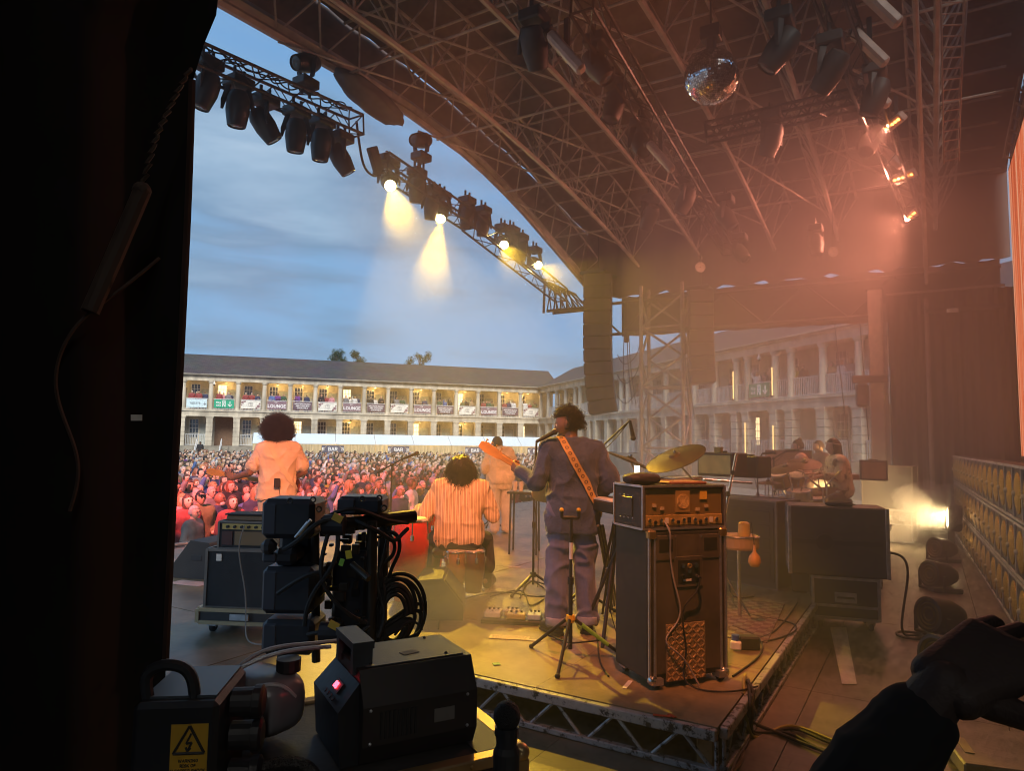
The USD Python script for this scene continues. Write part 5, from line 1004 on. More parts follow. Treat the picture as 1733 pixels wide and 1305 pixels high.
ga = thing('guitar_amplifier', 'small guitar amplifier with tan woven grille on top of the worn case', 'amplifier', L.p(.1, .05, .67), L.rz)
TWD = usdkit.material(stage, '/World/Looks/woven_tan', {"tc": ("texture_coordinate", {}), "c": ("checker_texture", {"color1": (.42, .28, .15), "color2": (.25, .16, .08), "scale": 90}), "p": ("principled_bsdf", {"roughness": .8})}, [("tc.object", "c.vector"), ("c.color", "p.base_color")], surface="p.BSDF")
mb = MB(); L.box(mb, (.12, .05, .67), (.66, .36, .885), b=.01); obj('cabinet', mb.mesh(), BLT, ga); mb = MB(); edges(L, mb, (.12, .05, .67), (.66, .36, .885), .016); obj('edging', mb.mesh(), M['dull_metal'], ga)
mb = MB(); L.box(mb, (.26, .04, .70), (.64, .052, .81)); obj('grille', mb.mesh(), TWD, ga); mb = MB(); L.box(mb, (.15, .042, .825), (.64, .052, .87)); cp = obj('control_panel', mb.mesh(), GOLD, ga)
for i in range(7): obj('knob', MB().cyl(L.p(.2+i*.06, .042, .847), L.p(.2+i*.06, .025, .847), .012).mesh(), BLK, cp)
mb = MB(); L.box(mb, (.15, .04, .70), (.24, .052, .81)); obj('side_panel', mb.mesh(), pm('oxblood', (.12, .04, .03), .5), ga)
gt = thing('pedal_tuner', 'small brown amplifier head lying on the guitar amplifier', 'amplifier', L.p(.15, .1, .89), L.rz); mb = MB(); L.box(mb, (.16, .08, .888), (.62, .3, .935), b=.01); obj('body', mb.mesh(), pm('head_brown', (.30, .17, .08), .5), gt); mb = MB(); L.box(mb, (.15, .07, .936), (.63, .31, .948), b=.004); obj('lid', mb.mesh(), BLT, gt)
cable('pale cable hanging in front of the worn guitar case', [L.p(.35, .02, .86), L.p(.34, -.03, .72), L.p(.37, -.03, .5), L.p(.42, -.05, .3), L.p(.46, -.1, .05), L.p(.6, -.25, .012), L.p(.9, -.2, .012)], .006, GRC)
cable('pale yellow cable looping at the right of the worn guitar case', [L.p(.60, .03, .72), L.p(.70, -.05, .66), L.p(.68, -.06, .5), L.p(.66, -.06, .4), L.p(.74, -.05, .26), L.p(.9, -.1, .03)], .009, pm('cream_cable', (.62, .52, .34), .5))
# --- wedges
def wedge(name, label, c, w, d, h, rz):
    L = L2(c, rz); t = thing(name, label, 'monitor speaker', c, rz, 'wedge monitors')
    pts = np.array([L.p(x, y, z) for x in (-w/2, w/2) for y, z in ((-d/2, 0), (d/2, 0), (d/2, h*.35), (d*.12, h), (-d*.3, h*.95), (-d/2, h*.6))]); q = m3.Manifold.hull_points(pts).to_mesh(); obj('body', (np.array(q.vert_properties[:, :3]), np.array(q.tri_verts)), BLT, t)
    a, b = L.p(0, d/2-.01, h*.36), L.p(0, d*.13, h-.02); u = (b-a)/np.linalg.norm(b-a); n = np.cross(L.R[:, 0], u); R = np.array([L.R[:, 0], u, n]).T; obj('grille', MB().box((a+b)/2+n*.012*(1 if n[2] > 0 else -1), (w-.06, np.linalg.norm(b-a)-.02, .02), R=R).mesh(), PAG, t)
    for s in (-1, 1): obj('side_handle', MB().box(L.p(s*(w/2+.002), -.02, h*.55), (.01, .14, .06), rz=rz, b=.004).mesh(), BLM, t)
q = onz(338, 975, 0); wedge('wedge_monitor', 'black wedge monitor at the front of the stage, left of the guitar case', (q[0], q[1]+.15, 0), .62, .55, .42, 1.9)
q = onz(728, 1040, 0); wedge('wedge_monitor', 'black wedge monitor half in low smoke beside the red conga', (q[0], q[1]+.1, 0), .6, .5, .36, -1.0)
# --- congas, bongo stand drums, stool
def conga(label, c, h, rr, m, band=CHR):
    t = thing('conga_drum', label, 'conga drum', c, 0, 'conga drums'); c = np.array(c, float)
    obj('shell', MB().lathe([(0, 0), (rr*.72, 0), (rr*.80, h*.15), (rr*.98, h*.45), (rr*1.06, h*.66), (rr*1.0, h*.86), (rr*.9, h*.985), (0, h*.985)], c, 28).mesh(), m, t, smooth=40)
    obj('skin', MB().lathe([(0, h), (rr*.88, h), (rr*.93, h*.985), (rr*.9, h*.97)], c, 24).mesh(), pm('drum_skin', (.62, .55, .44), .6), t); obj('rim', MB().tube([c+[rr*.95*math.cos(a), rr*.95*math.sin(a), h*.975] for a in np.linspace(0, 2*np.pi, 29)], .011, 6).mesh(), band, t)
    for k in range(6):
        a = k*math.pi/3+.3; d = np.array([math.cos(a), math.sin(a), 0]); obj('tuning_lug', MB().cyl(c+d*rr*1.0+[0, 0, h*.97], c+d*rr*1.07+[0, 0, h*.80], .007, n=6).box(c+d*rr*1.06+[0, 0, h*.78], (.03, .03, .06), b=.006).mesh(), band, t)
    obj('belly_band', MB().lathe([(rr*1.02, h*.55), (rr*1.035, h*.55), (rr*1.045, h*.565), (rr*1.03, h*.565)], c, 28).mesh(), m, t); return t
REDL = pm('red_lacquer', (.66, .008, .02), .35, var=.06, coat_weight=.15); WOODL = pm('honey_wood', (.48, .23, .06), .3, var=.25, scale=6, stretch=(1, 1, .2), coat_weight=.3)
q = onz(690, 1015, 0); conga('glossy red conga at the left hand of the seated percussionist', (q[0], q[1], 0), .80, .185, REDL)
q = dep(716, 1000, 7.5); conga('second red conga, half hidden behind the first', (q[0]-.02, q[1]+.12, 0), .80, .16, REDL)
q = onz(735, 1020, 0); conga('small honey-coloured wooden drum under the stool', (q[0]+.02, q[1]+.32, .04), .42, .10, pm('drum_honey', (.30, .14, .04), .35, var=.25))
q = onz(763, 1020, 0); conga('small brown wooden drum beside the honey-coloured one', (q[0]+.02, q[1]+.36, .04), .42, .11, pm('brown_wood', (.12, .055, .03), .4, var=.25))
PQ = onz(775, 1003, 0)                                       # where the percussionist sits
sq = thing('drum_stool', 'black padded stool seat under the striped percussionist', 'stool', (PQ[0], PQ[1], 0))
obj('seat', MB().box((PQ[0], PQ[1], .415), (.50, .34, .12), rz=.25, b=.04).mesh(), pm('black_vinyl', (.025, .022, .022), .5), sq, smooth=40)
X = np.array([math.cos(.45), math.sin(.45), 0]); nrm = np.array([X[1], -X[0], 0])
obj('lettering', place(textm('EFCHAIR', .035, .003), np.array([PQ[0], PQ[1], .415])+rotation_matrix(.25, [0, 0, 1])[:3, :3]@np.array([0, -.1715, 0]), rotation_matrix(.25, [0, 0, 1])[:3, :3]@np.array([1., 0, 0]), (0, 0, 1)), pm('faded_print', (.25, .22, .2), .6), sq)
obj('post', MB().cyl((PQ[0], PQ[1], .12), (PQ[0], PQ[1], .37), .028).mesh(), CHR, sq)
for k in range(3): a = k*2.09+.4; obj('leg', MB().cyl((PQ[0], PQ[1], .30), (PQ[0]+.27*math.cos(a), PQ[1]+.27*math.sin(a), .015), .014).mesh(), CHR, sq)
# --- yellow-collared stand in front of the bassist
def tripod(o, h, legs, col, m, t, r=.013, foot=.34, zc=.30, rot=0.):
    o = np.array(o, float); obj('pole', MB().cyl(o+[0, 0, .08], o+[0, 0, h*.55], r*1.3).cyl(o+[0, 0, h*.55], o+[0, 0, h], r).mesh(), m, t); obj('clutch', MB().cyl(o+[0, 0, h*.53], o+[0, 0, h*.58], r*1.9).mesh(), BLK, t)
    obj('collar', MB().lathe([(0, 0), (.03, .0), (.036, .02), (.03, .05), (0, .05)], o+[0, 0, zc], 12).mesh(), col, t)
    for k in range(3):
        a = rot+k*2*math.pi/3; e = o+[foot*math.cos(a), foot*math.sin(a), .012]; lg = obj('leg', MB().cyl(o+[.03*math.cos(a), .03*math.sin(a), zc+.02], e, .0125 if legs == 1 else .011).mesh(), m, t)
        obj('foot', MB().sph(e, .019, 1).mesh(), RUB, lg); obj('brace', MB().cyl(o+[0, 0, .12], o+(e-o)*.55+[0, 0, (zc*.45)], .006).mesh(), m, t)
YEL = pm('yellow_plastic', (.72, .42, .02), .4); q = onz(965, 1118, 0)
ts = thing('guitar_stand', 'black tripod instrument stand with yellow collar and yoke in front of the bassist', 'instrument stand', q)
tripod(q, 1.02, 1, YEL, BLM, ts, .012, .40, .27, 2.86)
tc_ = q+[0, 0, 1.02]; obj('hook_yoke', MB().tube(spline([tc_+RT*-.07+[0, 0, .05], tc_+RT*-.065+[0, 0, .005], tc_, tc_+RT*.05+[0, 0, .0], tc_+RT*.055+[0, 0, .05]], 16), .014, 8).mesh(), BLM, ts); obj('hook_tip', MB().sph(tc_+RT*-.07+[0, 0, .055], .017, 1).mesh(), YEL, ts); obj('hook_tip', MB().sph(tc_+RT*.055+[0, 0, .055], .017, 1).mesh(), YEL, ts)
lw = ony(0, 0, 1) if False else None
GRT = pm('green_tape', (.25, .55, .08), .5); a_ = 2.86+2*math.pi/3*2; e = q+np.array([.40*math.cos(a_), .40*math.sin(a_), .012]); s = q+np.array([.03*math.cos(a_), .03*math.sin(a_), .29]); obj('leg_tape', MB().cyl(s+(e-s)*.15, s+(e-s)*.7, .0155).mesh(), GRT, ts)
obj('tape_band', MB().cyl(q+[0, 0, .72], q+[0, 0, .84], .0135).mesh(), WHT, ts)
# --- microphone stands
def mic(o, d, t, col=None, r=.026):
    d = np.array(d, float); d /= np.linalg.norm(d); o = np.array(o, float)
    obj('microphone_body', MB().cyl(o, o+d*.15, .013, .020).mesh(), BLK, t); obj('grille_ball', MB().sph(o+d*.17, r, 2).mesh(), pm('mic_grille', (.07, .07, .07), .4, .5, bump=.6, bscale=300), t)
def mic_stand(label, foot, h, boom_end, base='tripod', tip=None, rot=.3):
    t = thing('microphone_stand', label, 'microphone stand', foot, 0, 'microphone stands'); f = np.array(foot, float); top = f+[0, 0, h]
    if base == 'tripod': tripod(f, h, 1, BLK, BLM, t, .010, .32, .16, rot)
    else: obj('base', MB().lathe([(0, 0), (.14, 0), (.14, .015), (.03, .03), (0, .03)], f, 20).mesh(), BLM, t); obj('pole', MB().cyl(f, top, .011).mesh(), BLM, t)
    b = np.array(boom_end, float); u = (b-top)/np.linalg.norm(b-top); obj('boom', MB().cyl(top-u*.12, b, .009).mesh(), BLM, t); obj('clutch', MB().sph(top, .025, 1).mesh(), BLK, t); obj('counterweight', MB().cyl(top-u*.2, top-u*.1, .018).mesh(), BLM, t)
    if tip is not None: mic(b, tip, t)
    m_ = np.array([b, (b+top)/2-[0, 0, .05], top-[.02, .02, .1], f+[.03, .02, h*.5], f+[.04, .03, .05]]); obj('cable', MB().tube(spline(m_, 30), .004, 5).mesh(), RUB, t); return t
BM = dep(941, 730, 5.72)                                     # the bassist's microphone
f = onz(902, 1003, 0); mic_stand('black microphone stand in front of the bassist, microphone at his mouth', f, 1.26, BM-.16*np.array([RT[0], RT[1], .55]), tip=np.array([RT[0]*1., RT[1], .55]))
f = onz(660, 935, 0); e = dep(683, 776, 8.2); mic_stand('microphone stand with a raised boom between the guitarist and the percussionist', (dep(663, 800, 8.2)[0], dep(663, 800, 8.2)[1], 0), 1.28, e, tip=RT+[0, 0, .4])
e = dep(1066, 712, 6.6); p = dep(1000, 768, 6.6); mic_stand('boom microphone stand reaching up right behind the bassist\'s shoulder', (p[0]-.1, p[1], 0), 1.35, e, tip=np.array([.2, 0, -1.]))
e = dep(1290, 768, 10); p = dep(1282, 800, 10); mic_stand('overhead microphone on a short boom above the drum kit, left of two', (p[0], p[1], DRZ), 1.05, e, tip=np.array([1., 0, .1]))
e = dep(1330, 764, 10.5); p = dep(1310, 800, 10.5); mic_stand('overhead microphone on a short boom above the drum kit, right of two', (p[0], p[1], DRZ), 1.1, e, tip=np.array([1., 0, .1]))
# --- pedalboard and pedals
q = onz(890, 1052, 0); prz = .42
L = L2((q[0], q[1], 0), prz); pb_ = thing('pedalboard', 'black pedalboard on the platform beside the bassist\'s feet', 'pedalboard', L.o, L.rz)
mb = MB(); L.box(mb, (-.38, -.14, .012), (.36, .16, .035), b=.006); obj('board', mb.mesh(), BLM, pb_)
for y in (-.13, .15): mb = MB(); L.box(mb, (-.38, y-.012, .0), (.36, y+.012, .012)); obj('rail', mb.mesh(), BLM, pb_)
for k, (x, y, w, d, col, w_) in enumerate(((-.29, .0, .14, .17, (.60, .60, .50), 'white pedal at the left end'), (-.13, .06, .13, .1, (.52, .46, .3), 'cream pedal at the back'), (-.08, -.06, .16, .11, (.40, .33, .12), 'gold pedal at the front'), (.08, -.03, .12, .15, (.35, .42, .48), 'pale blue pedal in the middle'), (.23, .07, .15, .1, (.55, .50, .42), 'beige pedal at the back right'), (.24, -.06, .13, .12, (.55, .36, .28), 'salmon pedal at the right'))):
    t = thing('effects_pedal', 'small %s of the pedalboard' % w_, 'effects pedal', L.p(x, y, .036), L.rz, 'effects pedals'); mb = MB(); L.box(mb, (x-w/2, y-d/2, .037), (x+w/2, y+d/2, .082), b=.006); obj('housing', mb.mesh(), pm('pedal_%d' % k, col, .4), t)
    for j in range(3): obj('knob', MB().cyl(L.p(x+(j-1)*w*.28, y+d*.28, .082), L.p(x+(j-1)*w*.28, y+d*.28, .098), .010).mesh(), BLK, t)
    obj('footswitch', MB().cyl(L.p(x, y-d*.25, .082), L.p(x, y-d*.25, .095), .009).mesh(), CHR, t)
q = onz(862, 1080, 0); sp = thing('set_list', 'paper sheet with rows of handwriting on the platform by the pedalboard', 'paper', q, .35); L = L2(q, .42); mb = MB(); L.box(mb, (-.16, -.05, .003), (.16, .05, .005)); obj('sheet', mb.mesh(), pm('paper', (.62, .52, .40), .7), sp); mb = MB()
for r in range(3):
    x = -.14
    while x < .13: w = rng.uniform(.008, .03); L.box(mb, (x, -.03+r*.028, .0054), (x+w, -.022+r*.028, .0058)); x += w+.008
obj('writing', mb.mesh(), INKD, sp, kind='stuff')
# --- floor clutter: cables on the platform
for k, pts in enumerate((((742, 1065), (800, 1010), (860, 1003), (905, 1010), (960, 1000)), ((830, 1010), (880, 1000), (900, 1025), (940, 1008), (970, 1020)), ((1000, 1050), (1012, 1090), (1020, 1130), (1030, 1145)), ((1240, 1010), (1290, 1045), (1330, 1052), (1300, 1085), (1262, 1090)), ((1240, 1060), (1275, 1075), (1290, 1100), (1262, 1130), (1240, 1145)), ((1250, 1090), (1300, 1075), (1320, 1060), (1350, 1020)), ((1235, 985), (1262, 1012), (1275, 1010)), ((1420, 760), (1440, 1000), (1400, 1040))[:2] if False else ((880, 1012), (905, 985), (930, 1000), (955, 985)))):
    cable('black cable snaking over the platform, %s from the left' % ordinal(k), [onz(*p, .008)+[0, 0, .0] for p in pts], .007, n=40, group='cables on the platform')
for k in range(7):
    j = lambda s: rng.uniform(-s, s)
    pts = [onz(1262+j(6), 1150+j(8), .01), onz(1268+j(8), 1195+j(8), -.05), onz(1276+j(10), 1235+j(8), -.22), onz(1330+j(14), 1240+j(16), -.235), onz(1400+j(10), 1262+j(12), -.235), onz(1480+j(10), 1282+j(10), -.235), onz(1560+j(10), 1300+j(20), -.235)] if k < 4 else [onz(1262+j(8), 1170+j(8), .0), onz(1262+j(10), 1230+j(8), -.2), onz(1255+j(10), 1270+j(10), -.235), onz(1230+j(16), 1310, -.235)]
    cable('thick cable of the bundle spilling off the platform corner, %s strand' % ordinal(k), pts, .011, [RUB, RUB, pm('yellow_cable', (.30, .26, .05), .5), RUB, RUB, pm('brown_cable', (.12, .06, .04), .5), RUB][k], 50, 'cable bundle at the platform corner')
q = onz(1255, 1100, 0); pw = thing('power_plug_box', 'black power distribution box with a blue and white plug beside the bass cabinet', 'power box', q, .5); obj('box', MB().box(q+[.04, .05, .05], (.16, .1, .1), rz=.5, b=.012).mesh(), BLK, pw); obj('plug', MB().cyl(q+[-.04, -.02, .05], q+[-.04, -.02, .11], .03).mesh(), pm('plug_blue', (.03, .06, .30), .4), pw); obj('socket', MB().box(q+[-.03, -.05, .04], (.08, .05, .06), rz=.2, b=.008).mesh(), WHT, pw)
# --- hand percussion and tom behind the bass cabinet
q = onz(1255, 985, 0); T = thing('floor_tom', 'brown wooden floor drum with a steel rim right of the bass cabinet', 'drum', q); c = np.array([q[0], q[1]+.1, 0])
obj('shell', MB().lathe([(0, .14), (.13, .14), (.145, .2), (.155, .42), (.15, .5), (0, .5)], c, 24).mesh(), pm('mahogany', (.22, .07, .03), .35, var=.3, stretch=(6, 6, .5), coat_weight=.3), T, smooth=40); obj('rim', MB().lathe([(.15, .5), (.165, .5), (.165, .58), (.15, .58)], c, 24).mesh(), pm('rim_dark', (.08, .07, .065), .4, .5), T); obj('head', MB().lathe([(0, .572), (.152, .572), (.152, .56)], c, 24).mesh(), pm('head_dark', (.05, .045, .04), .5), T)
for k in range(3): a = k*2.1+.5; obj('leg', MB().cyl(c+[.16*math.cos(a), .16*math.sin(a), .45], c+[.2*math.cos(a), .2*math.sin(a), .01], .01).mesh(), CHR, T)
q2 = dep(1250, 895, 6.4); T = thing('hand_drum', 'tan hand drum with a yellow pot on it, behind the bass cabinet', 'drum', (q2[0], q2[1], .62)); c = np.array([q2[0], q2[1], .62])
obj('shell', MB().lathe([(0, 0), (.17, 0), (.18, .02), (.18, .11), (.16, .12), (0, .12)], c, 24).mesh(), pm('drum_tan', (.42, .26, .14), .5), T); obj('rim', MB().tube([c+[.182*math.cos(a), .182*math.sin(a), .115] for a in np.linspace(0, 6.284, 25)], .008, 5).mesh(), CHR, T); obj('stand', MB().cyl(c-[0, 0, .62], c, .016).mesh(), CHR, T)
T = thing('shaker_pot', 'yellow pot shaker standing on the tan hand drum', 'shaker', c+[.06, -.05, .12]); obj('pot', MB().lathe([(0, .002), (.05, .002), (.055, .03), (.05, .11), (.045, .115), (0, .11)], c+[.06, -.05, .12], 16).mesh(), pm('pot_yellow', (.65, .40, .08), .45), T); obj('lid', MB().lathe([(0, .118), (.048, .118), (.03, .13), (0, .13)], c+[.06, -.05, .12], 16).mesh(), M['pot_yellow'], T)
q3 = dep(1277, 945, 5.9); T = thing('maraca', 'orange gourd maraca hanging beside the brown floor drum', 'maraca', q3); obj('gourd', MB().lathe([(0, -.075), (.035, -.07), (.055, -.03), (.045, .015), (.015, .05), (.008, .11), (0, .11)], q3, 16).mesh(), pm('gourd', (.55, .27, .07), .45), T, smooth=True); obj('cord', MB().tube([q3+[0, 0, .1], q3+[-.03, .03, .3]], .004, 5).mesh(), RUB, T)
# --- cymbals, keyboards, racks in the haze behind the amplifiers
BRZ = pm('aged_bronze', (.11, .065, .03), .55, .35, var=.3)
def cymbal(label, c, r, n, post_to, m=None):
    t = thing('cymbal_stand', label, 'cymbal', c, 0, 'cymbals'); c = np.array(c, float)
    obj('cymbal', MB().lathe([(0, .03), (r*.14, .025), (r*.2, .006), (r*.6, -.006), (r, -.022), (r, -.026), (r*.6, -.010), (r*.2, .0), (0, .02)], c, 30, n).mesh(), m or BRZ, t, smooth=30)
    p = np.array(post_to, float); top = c-np.array([0, 0, .03]); mid = np.array([p[0], p[1], (p[2]+c[2])/2+.2]); obj('boom', MB().cyl(top, mid, .009).mesh(), CHR, t); obj('post', MB().cyl(mid+[0, 0, .05], p+[0, 0, .12], .012).mesh(), CHR, t); obj('wing_nut', MB().sph(c+[0, 0, .04], .016, 1).mesh(), CHR, t)
    for k in range(3): a = k*2.09; obj('leg', MB().cyl(p+[0, 0, .4], p+[.25*math.cos(a), .25*math.sin(a), .01], .009).mesh(), CHR, t)
c = dep(1142, 772, 6.5); cymbal('large bronze cymbal tilted above the bass amplifier head', c, .29, (-.25, -.45, 1), (c[0]+.35, c[1]+.3, 0))
c = dep(1068, 778, 7.2); cymbal('thin bronze cymbal at the bassist\'s right shoulder', c, .30, (.35, .2, 1), (c[0]+.1, c[1]+.3, 0))
c = dep(1330, 790, 9.9); cymbal('dark crash cymbal over the left of the drum kit', c, .24, (-.2, -.3, 1), (c[0]+.05, c[1]+.2, DRZ))
c = dep(1362, 783, 10.3); cymbal('dark ride cymbal beside the drummer\'s knee', c, .24, (.1, -.35, 1), (c[0]-.1, c[1]+.2, DRZ))
c = dep(1300, 815, 10.); cymbal('small hi-hat cymbal at the left edge of the drum kit', c, .17, (0, -.1, 1), (c[0], c[1], DRZ))
def box_amp(label, px, py, t, w, h, d, rz, front=None, cat='amplifier', name='combo_amplifier', m=None):
    c = dep(px, py, t); L = L2((c[0], c[1], c[2]-h/2), rz); t_ = thing(name, label, cat, L.o, rz); mb = MB(); L.box(mb, (-w/2, -d/2, 0), (w/2, d/2, h), b=.012); obj('body', mb.mesh(), m or BLT, t_)
    mb = MB(); L.box(mb, (-w/2+.03, -d/2-.012, .03), (w/2-.03, -d/2+.001, h-.03)); obj('front_panel', mb.mesh(), front or PAG, t_)
    mb = MB(); L.box(mb, (-.07, -.012, h), (.07, .012, h+.02), b=.005); obj('handle', mb.mesh(), RUB, t_); return L, t_
# a bench of black road boxes carries them
q = dep(1235, 880, 8.3); L = L2((q[0], q[1], -.0), -.35); be = thing('equipment_rack', 'long black equipment rack carrying amplifiers in the haze behind the bass cabinet', 'rack', L.o, L.rz); mb = MB(); L.box(mb, (-.75, -.25, 0), (.75, .25, .95), b=.01); obj('rack', mb.mesh(), CASE, be); mb = MB(); edges(L, mb, (-.75, -.25, .0), (.75, .25, .95), .02); obj('edging', mb.mesh(), M['dull_metal'], be)
mb = MB(); L.box(mb, (-.72, -.262, .08), (-.05, -.25, .88)); obj('front_panel', mb.mesh(), BLK, be); mb = MB(); L.box(mb, (.02, -.262, .08), (.72, -.25, .88)); obj('front_panel', mb.mesh(), BLK, be)
for k in range(5): mb = MB(); L.box(mb, (.06, -.27, .12+k*.15), (.68, -.262, .24+k*.15), b=.003); obj('rack_unit', mb.mesh(), BLM, be)
box_amp('black amplifier with a glowing golden front in the haze', 1222, 786, 8.3, .5, .28, .3, -.35, GOLD); box_amp('dark plain amplifier right of the golden one on the rack', 1268, 790, 8.5, .42, .26, .3, -.35)
q = dep(1216, 764, 8.3); yb = thing('yellow_box', 'small yellow box standing on the golden amplifier', 'box', q); obj('box', MB().box(q, (.09, .06, .08), rz=-.3, b=.006).mesh(), M['pot_yellow'], yb); obj('lid', MB().box(q+[0, 0, .045], (.094, .064, .012), rz=-.3).mesh(), M['pot_yellow'], yb)
def keyboard(label, a, b, z0, m, stand=True):
    a, b = np.array(a, float), np.array(b, float); w = np.linalg.norm(b-a); L = L2((a+b)/2, math.atan2(b[1]-a[1], b[0]-a[0])); t = thing('keyboard', label, 'keyboard', L.o, L.rz, 'keyboards')
    mb = MB(); L.box(mb, (-w/2, -.15, -.04), (w/2, .17, .05), b=.012); obj('case', mb.mesh(), m, t)
    nk = int(w/.024)
    mb = MB()
    for k in range(nk): L.box(mb, (-w/2+.03+(w-.06)*k/nk+.001, -.145, .051), (-w/2+.03+(w-.06)*(k+1)/nk-.001, -.01, .062))
    obj('keys', mb.mesh(), WHT, t, kind='stuff'); mb = MB(); L.box(mb, (-w/2+.02, .0, .05), (w/2-.02, .15, .062)); obj('control_panel', mb.mesh(), BLK, t)
    if stand:
        for s in (-1, 1): obj('stand_leg', MB().cyl(L.p(s*w*.4, -.2, z0-L.o[2]), L.p(-s*w*.25, .1, -.04), .015).mesh(), BLM, t)
    return t
a, b = dep(1120, 820, 7.6), dep(1170, 812, 8.2); keyboard('small red-ended keyboard behind the amplifier head', a, b, 0, pm('keys_red', (.35, .05, .03), .4))
a, b = dep(1345, 808, 12.4), dep(1452, 806, 12.2); keyboard('red stage keyboard in front of the seated drummer', a, b, DRZ, M['keys_red'])
a, b = dep(1340, 838, 12.0), dep(1405, 836, 11.8); keyboard('lower white-keyed keyboard under the red one', a, b, DRZ, BLK)
a, b = dep(1018, 852, 5.9), dep(1046, 858, 5.6); keyboard('keyboard on crossed legs between the bassist and the amplifier', a, b+(b-a)*.6, 0, BLK)
for k in range(3):
    t = thing('crossed_stand', 'crossed metal stand legs beside the bassist\'s right leg, %s pair' % ordinal(k), 'stand', onz(1010+8*k, 1020, 0), 0, 'crossed stand legs')
    a, b = onz(1006+k*6, 1045, 0)+[0, .1*k, .01], dep(1040+k*3, 880, 5.6+.1*k); a2, b2 = onz(1036-k*3, 1030, 0)+[0, .1*k, .01], dep(1012+k*4, 890, 5.6+.1*k); obj('leg', MB().cyl(a, b, .012).mesh(), BLM, t); obj('leg', MB().cyl(a2, b2, .012).mesh(), BLM, t); obj('pivot', MB().sph((a+b+a2+b2)/4, .018, 1).mesh(), CHR, t)
# drum kit: kick, toms, snare
DC = dep(1325, 860, 10.6)
def drum(nm, label, c, r, h, ax, m, rim=CHR, head=None):
    t = thing(nm, label, 'drum', c, 0, 'drum kit'); ax = np.array(ax, float)/np.linalg.norm(ax); c = np.array(c, float)
    obj('shell', MB().lathe([(0, -h/2), (r, -h/2), (r, h/2), (0, h/2)], c, 26, ax).mesh(), m, t, smooth=40)
    for s in (-1, 1): obj('hoop', MB().lathe([(r*.97, s*h/2-.012), (r*1.05, s*h/2-.012), (r*1.05, s*h/2+.014), (r*.97, s*h/2+.014)], c, 26, ax).mesh(), rim, t)
    obj('head', MB().lathe([(0, h/2+.004), (r*.97, h/2+.004), (r*.97, h/2)], c, 26, ax).mesh(), head or pm('drum_skin', (.62, .55, .44), .6), t)
    for k in range(6):
        a = k*math.pi/3; x = np.cross(ax, [0, 0, 1.]) if abs(ax[2]) < .9 else np.array([1., 0, 0]); x = x/np.linalg.norm(x); y = np.cross(ax, x); d = x*math.cos(a)+y*math.sin(a); obj('lug', MB().cyl(c+d*r*1.04-ax*h*.42, c+d*r*1.04+ax*h*.42, .008, n=5).mesh(), CHR, t)
    return t
KW = pm('kit_amber', (.36, .22, .07), .25, coat_weight=.5)
c = dep(1305, 845, 10.4); drum('bass_drum', 'amber bass drum of the drum kit lying on its side', (c[0], c[1], DRZ+.28), .27, .38, (-.6, -.8, 0), KW)
c = dep(1320, 812, 10.3); drum('rack_tom', 'small rack drum mounted over the bass drum, left of two', c, .14, .2, (-.1, -.4, 1), KW)
c = dep(1345, 814, 10.5); drum('rack_tom', 'small rack drum mounted over the bass drum, right of two', c, .14, .2, (.1, -.4, 1), KW)
c = dep(1378, 850, 10.3); drum('floor_drum', 'deep floor drum at the drummer\'s knees', (c[0], c[1], DRZ+.34), .19, .36, (0, -.1, 1), KW)
c = dep(1352, 838, 10.0); drum('snare_drum', 'shiny snare drum in front of the drum kit', (c[0], c[1], DRZ+.58), .17, .13, (0, -.2, 1), CHR)
for k, (px, py) in enumerate(((1296, 880), (1318, 885), (1352, 870))):
    p = dep(px, py, 10.2); t = thing('drum_hardware', 'chrome stand legs under the drum kit, %s from the left' % ordinal(k), 'stand', (p[0], p[1], DRZ), 0, 'drum kit hardware'); obj('post', MB().cyl((p[0], p[1], DRZ+.05), (p[0], p[1], DRZ+.75), .012).mesh(), CHR, t)
    for j in range(3): a = j*2.09+k; obj('leg', MB().cyl((p[0], p[1], DRZ+.35), (p[0]+.24*math.cos(a), p[1]+.24*math.sin(a), DRZ+.01), .009).mesh(), CHR, t)
p = dep(1240, 870, 7.0); t = thing('cymbal_rack', 'slanting steel percussion bar with clamps right of the amplifier head', 'stand', (p[0], p[1], 0)); obj('bar', MB().cyl(dep(1246, 770, 7.2), dep(1220, 905, 6.6), .014).mesh(), CHR, t); obj('cross_bar', MB().cyl(dep(1190, 812, 7.0), dep(1272, 818, 7.3), .012).mesh(), CHR, t)
for k in range(3): obj('clamp', MB().box(dep(1240-k*8, 800+k*36, 7.0-.15*k), (.04, .04, .05), b=.008).mesh(), BLM, t)
p = dep(1078, 800, 6.9); t = thing('lit_phone_clip', 'small white glowing tablet clipped on a stand behind the bassist', 'tablet', p); obj('screen', MB().box(p, (.05, .012, .14), rz=.5).mesh(), em('tablet_glow', (1, .8, .65), 3.), t); obj('stand', MB().cyl((p[0], p[1], .02), p-[0, 0, .07], .009).mesh(), BLM, t); obj('base', MB().lathe([(0, 0), (.1, 0), (.1, .012), (0, .02)], (p[0], p[1], 0), 14).mesh(), BLM, t)
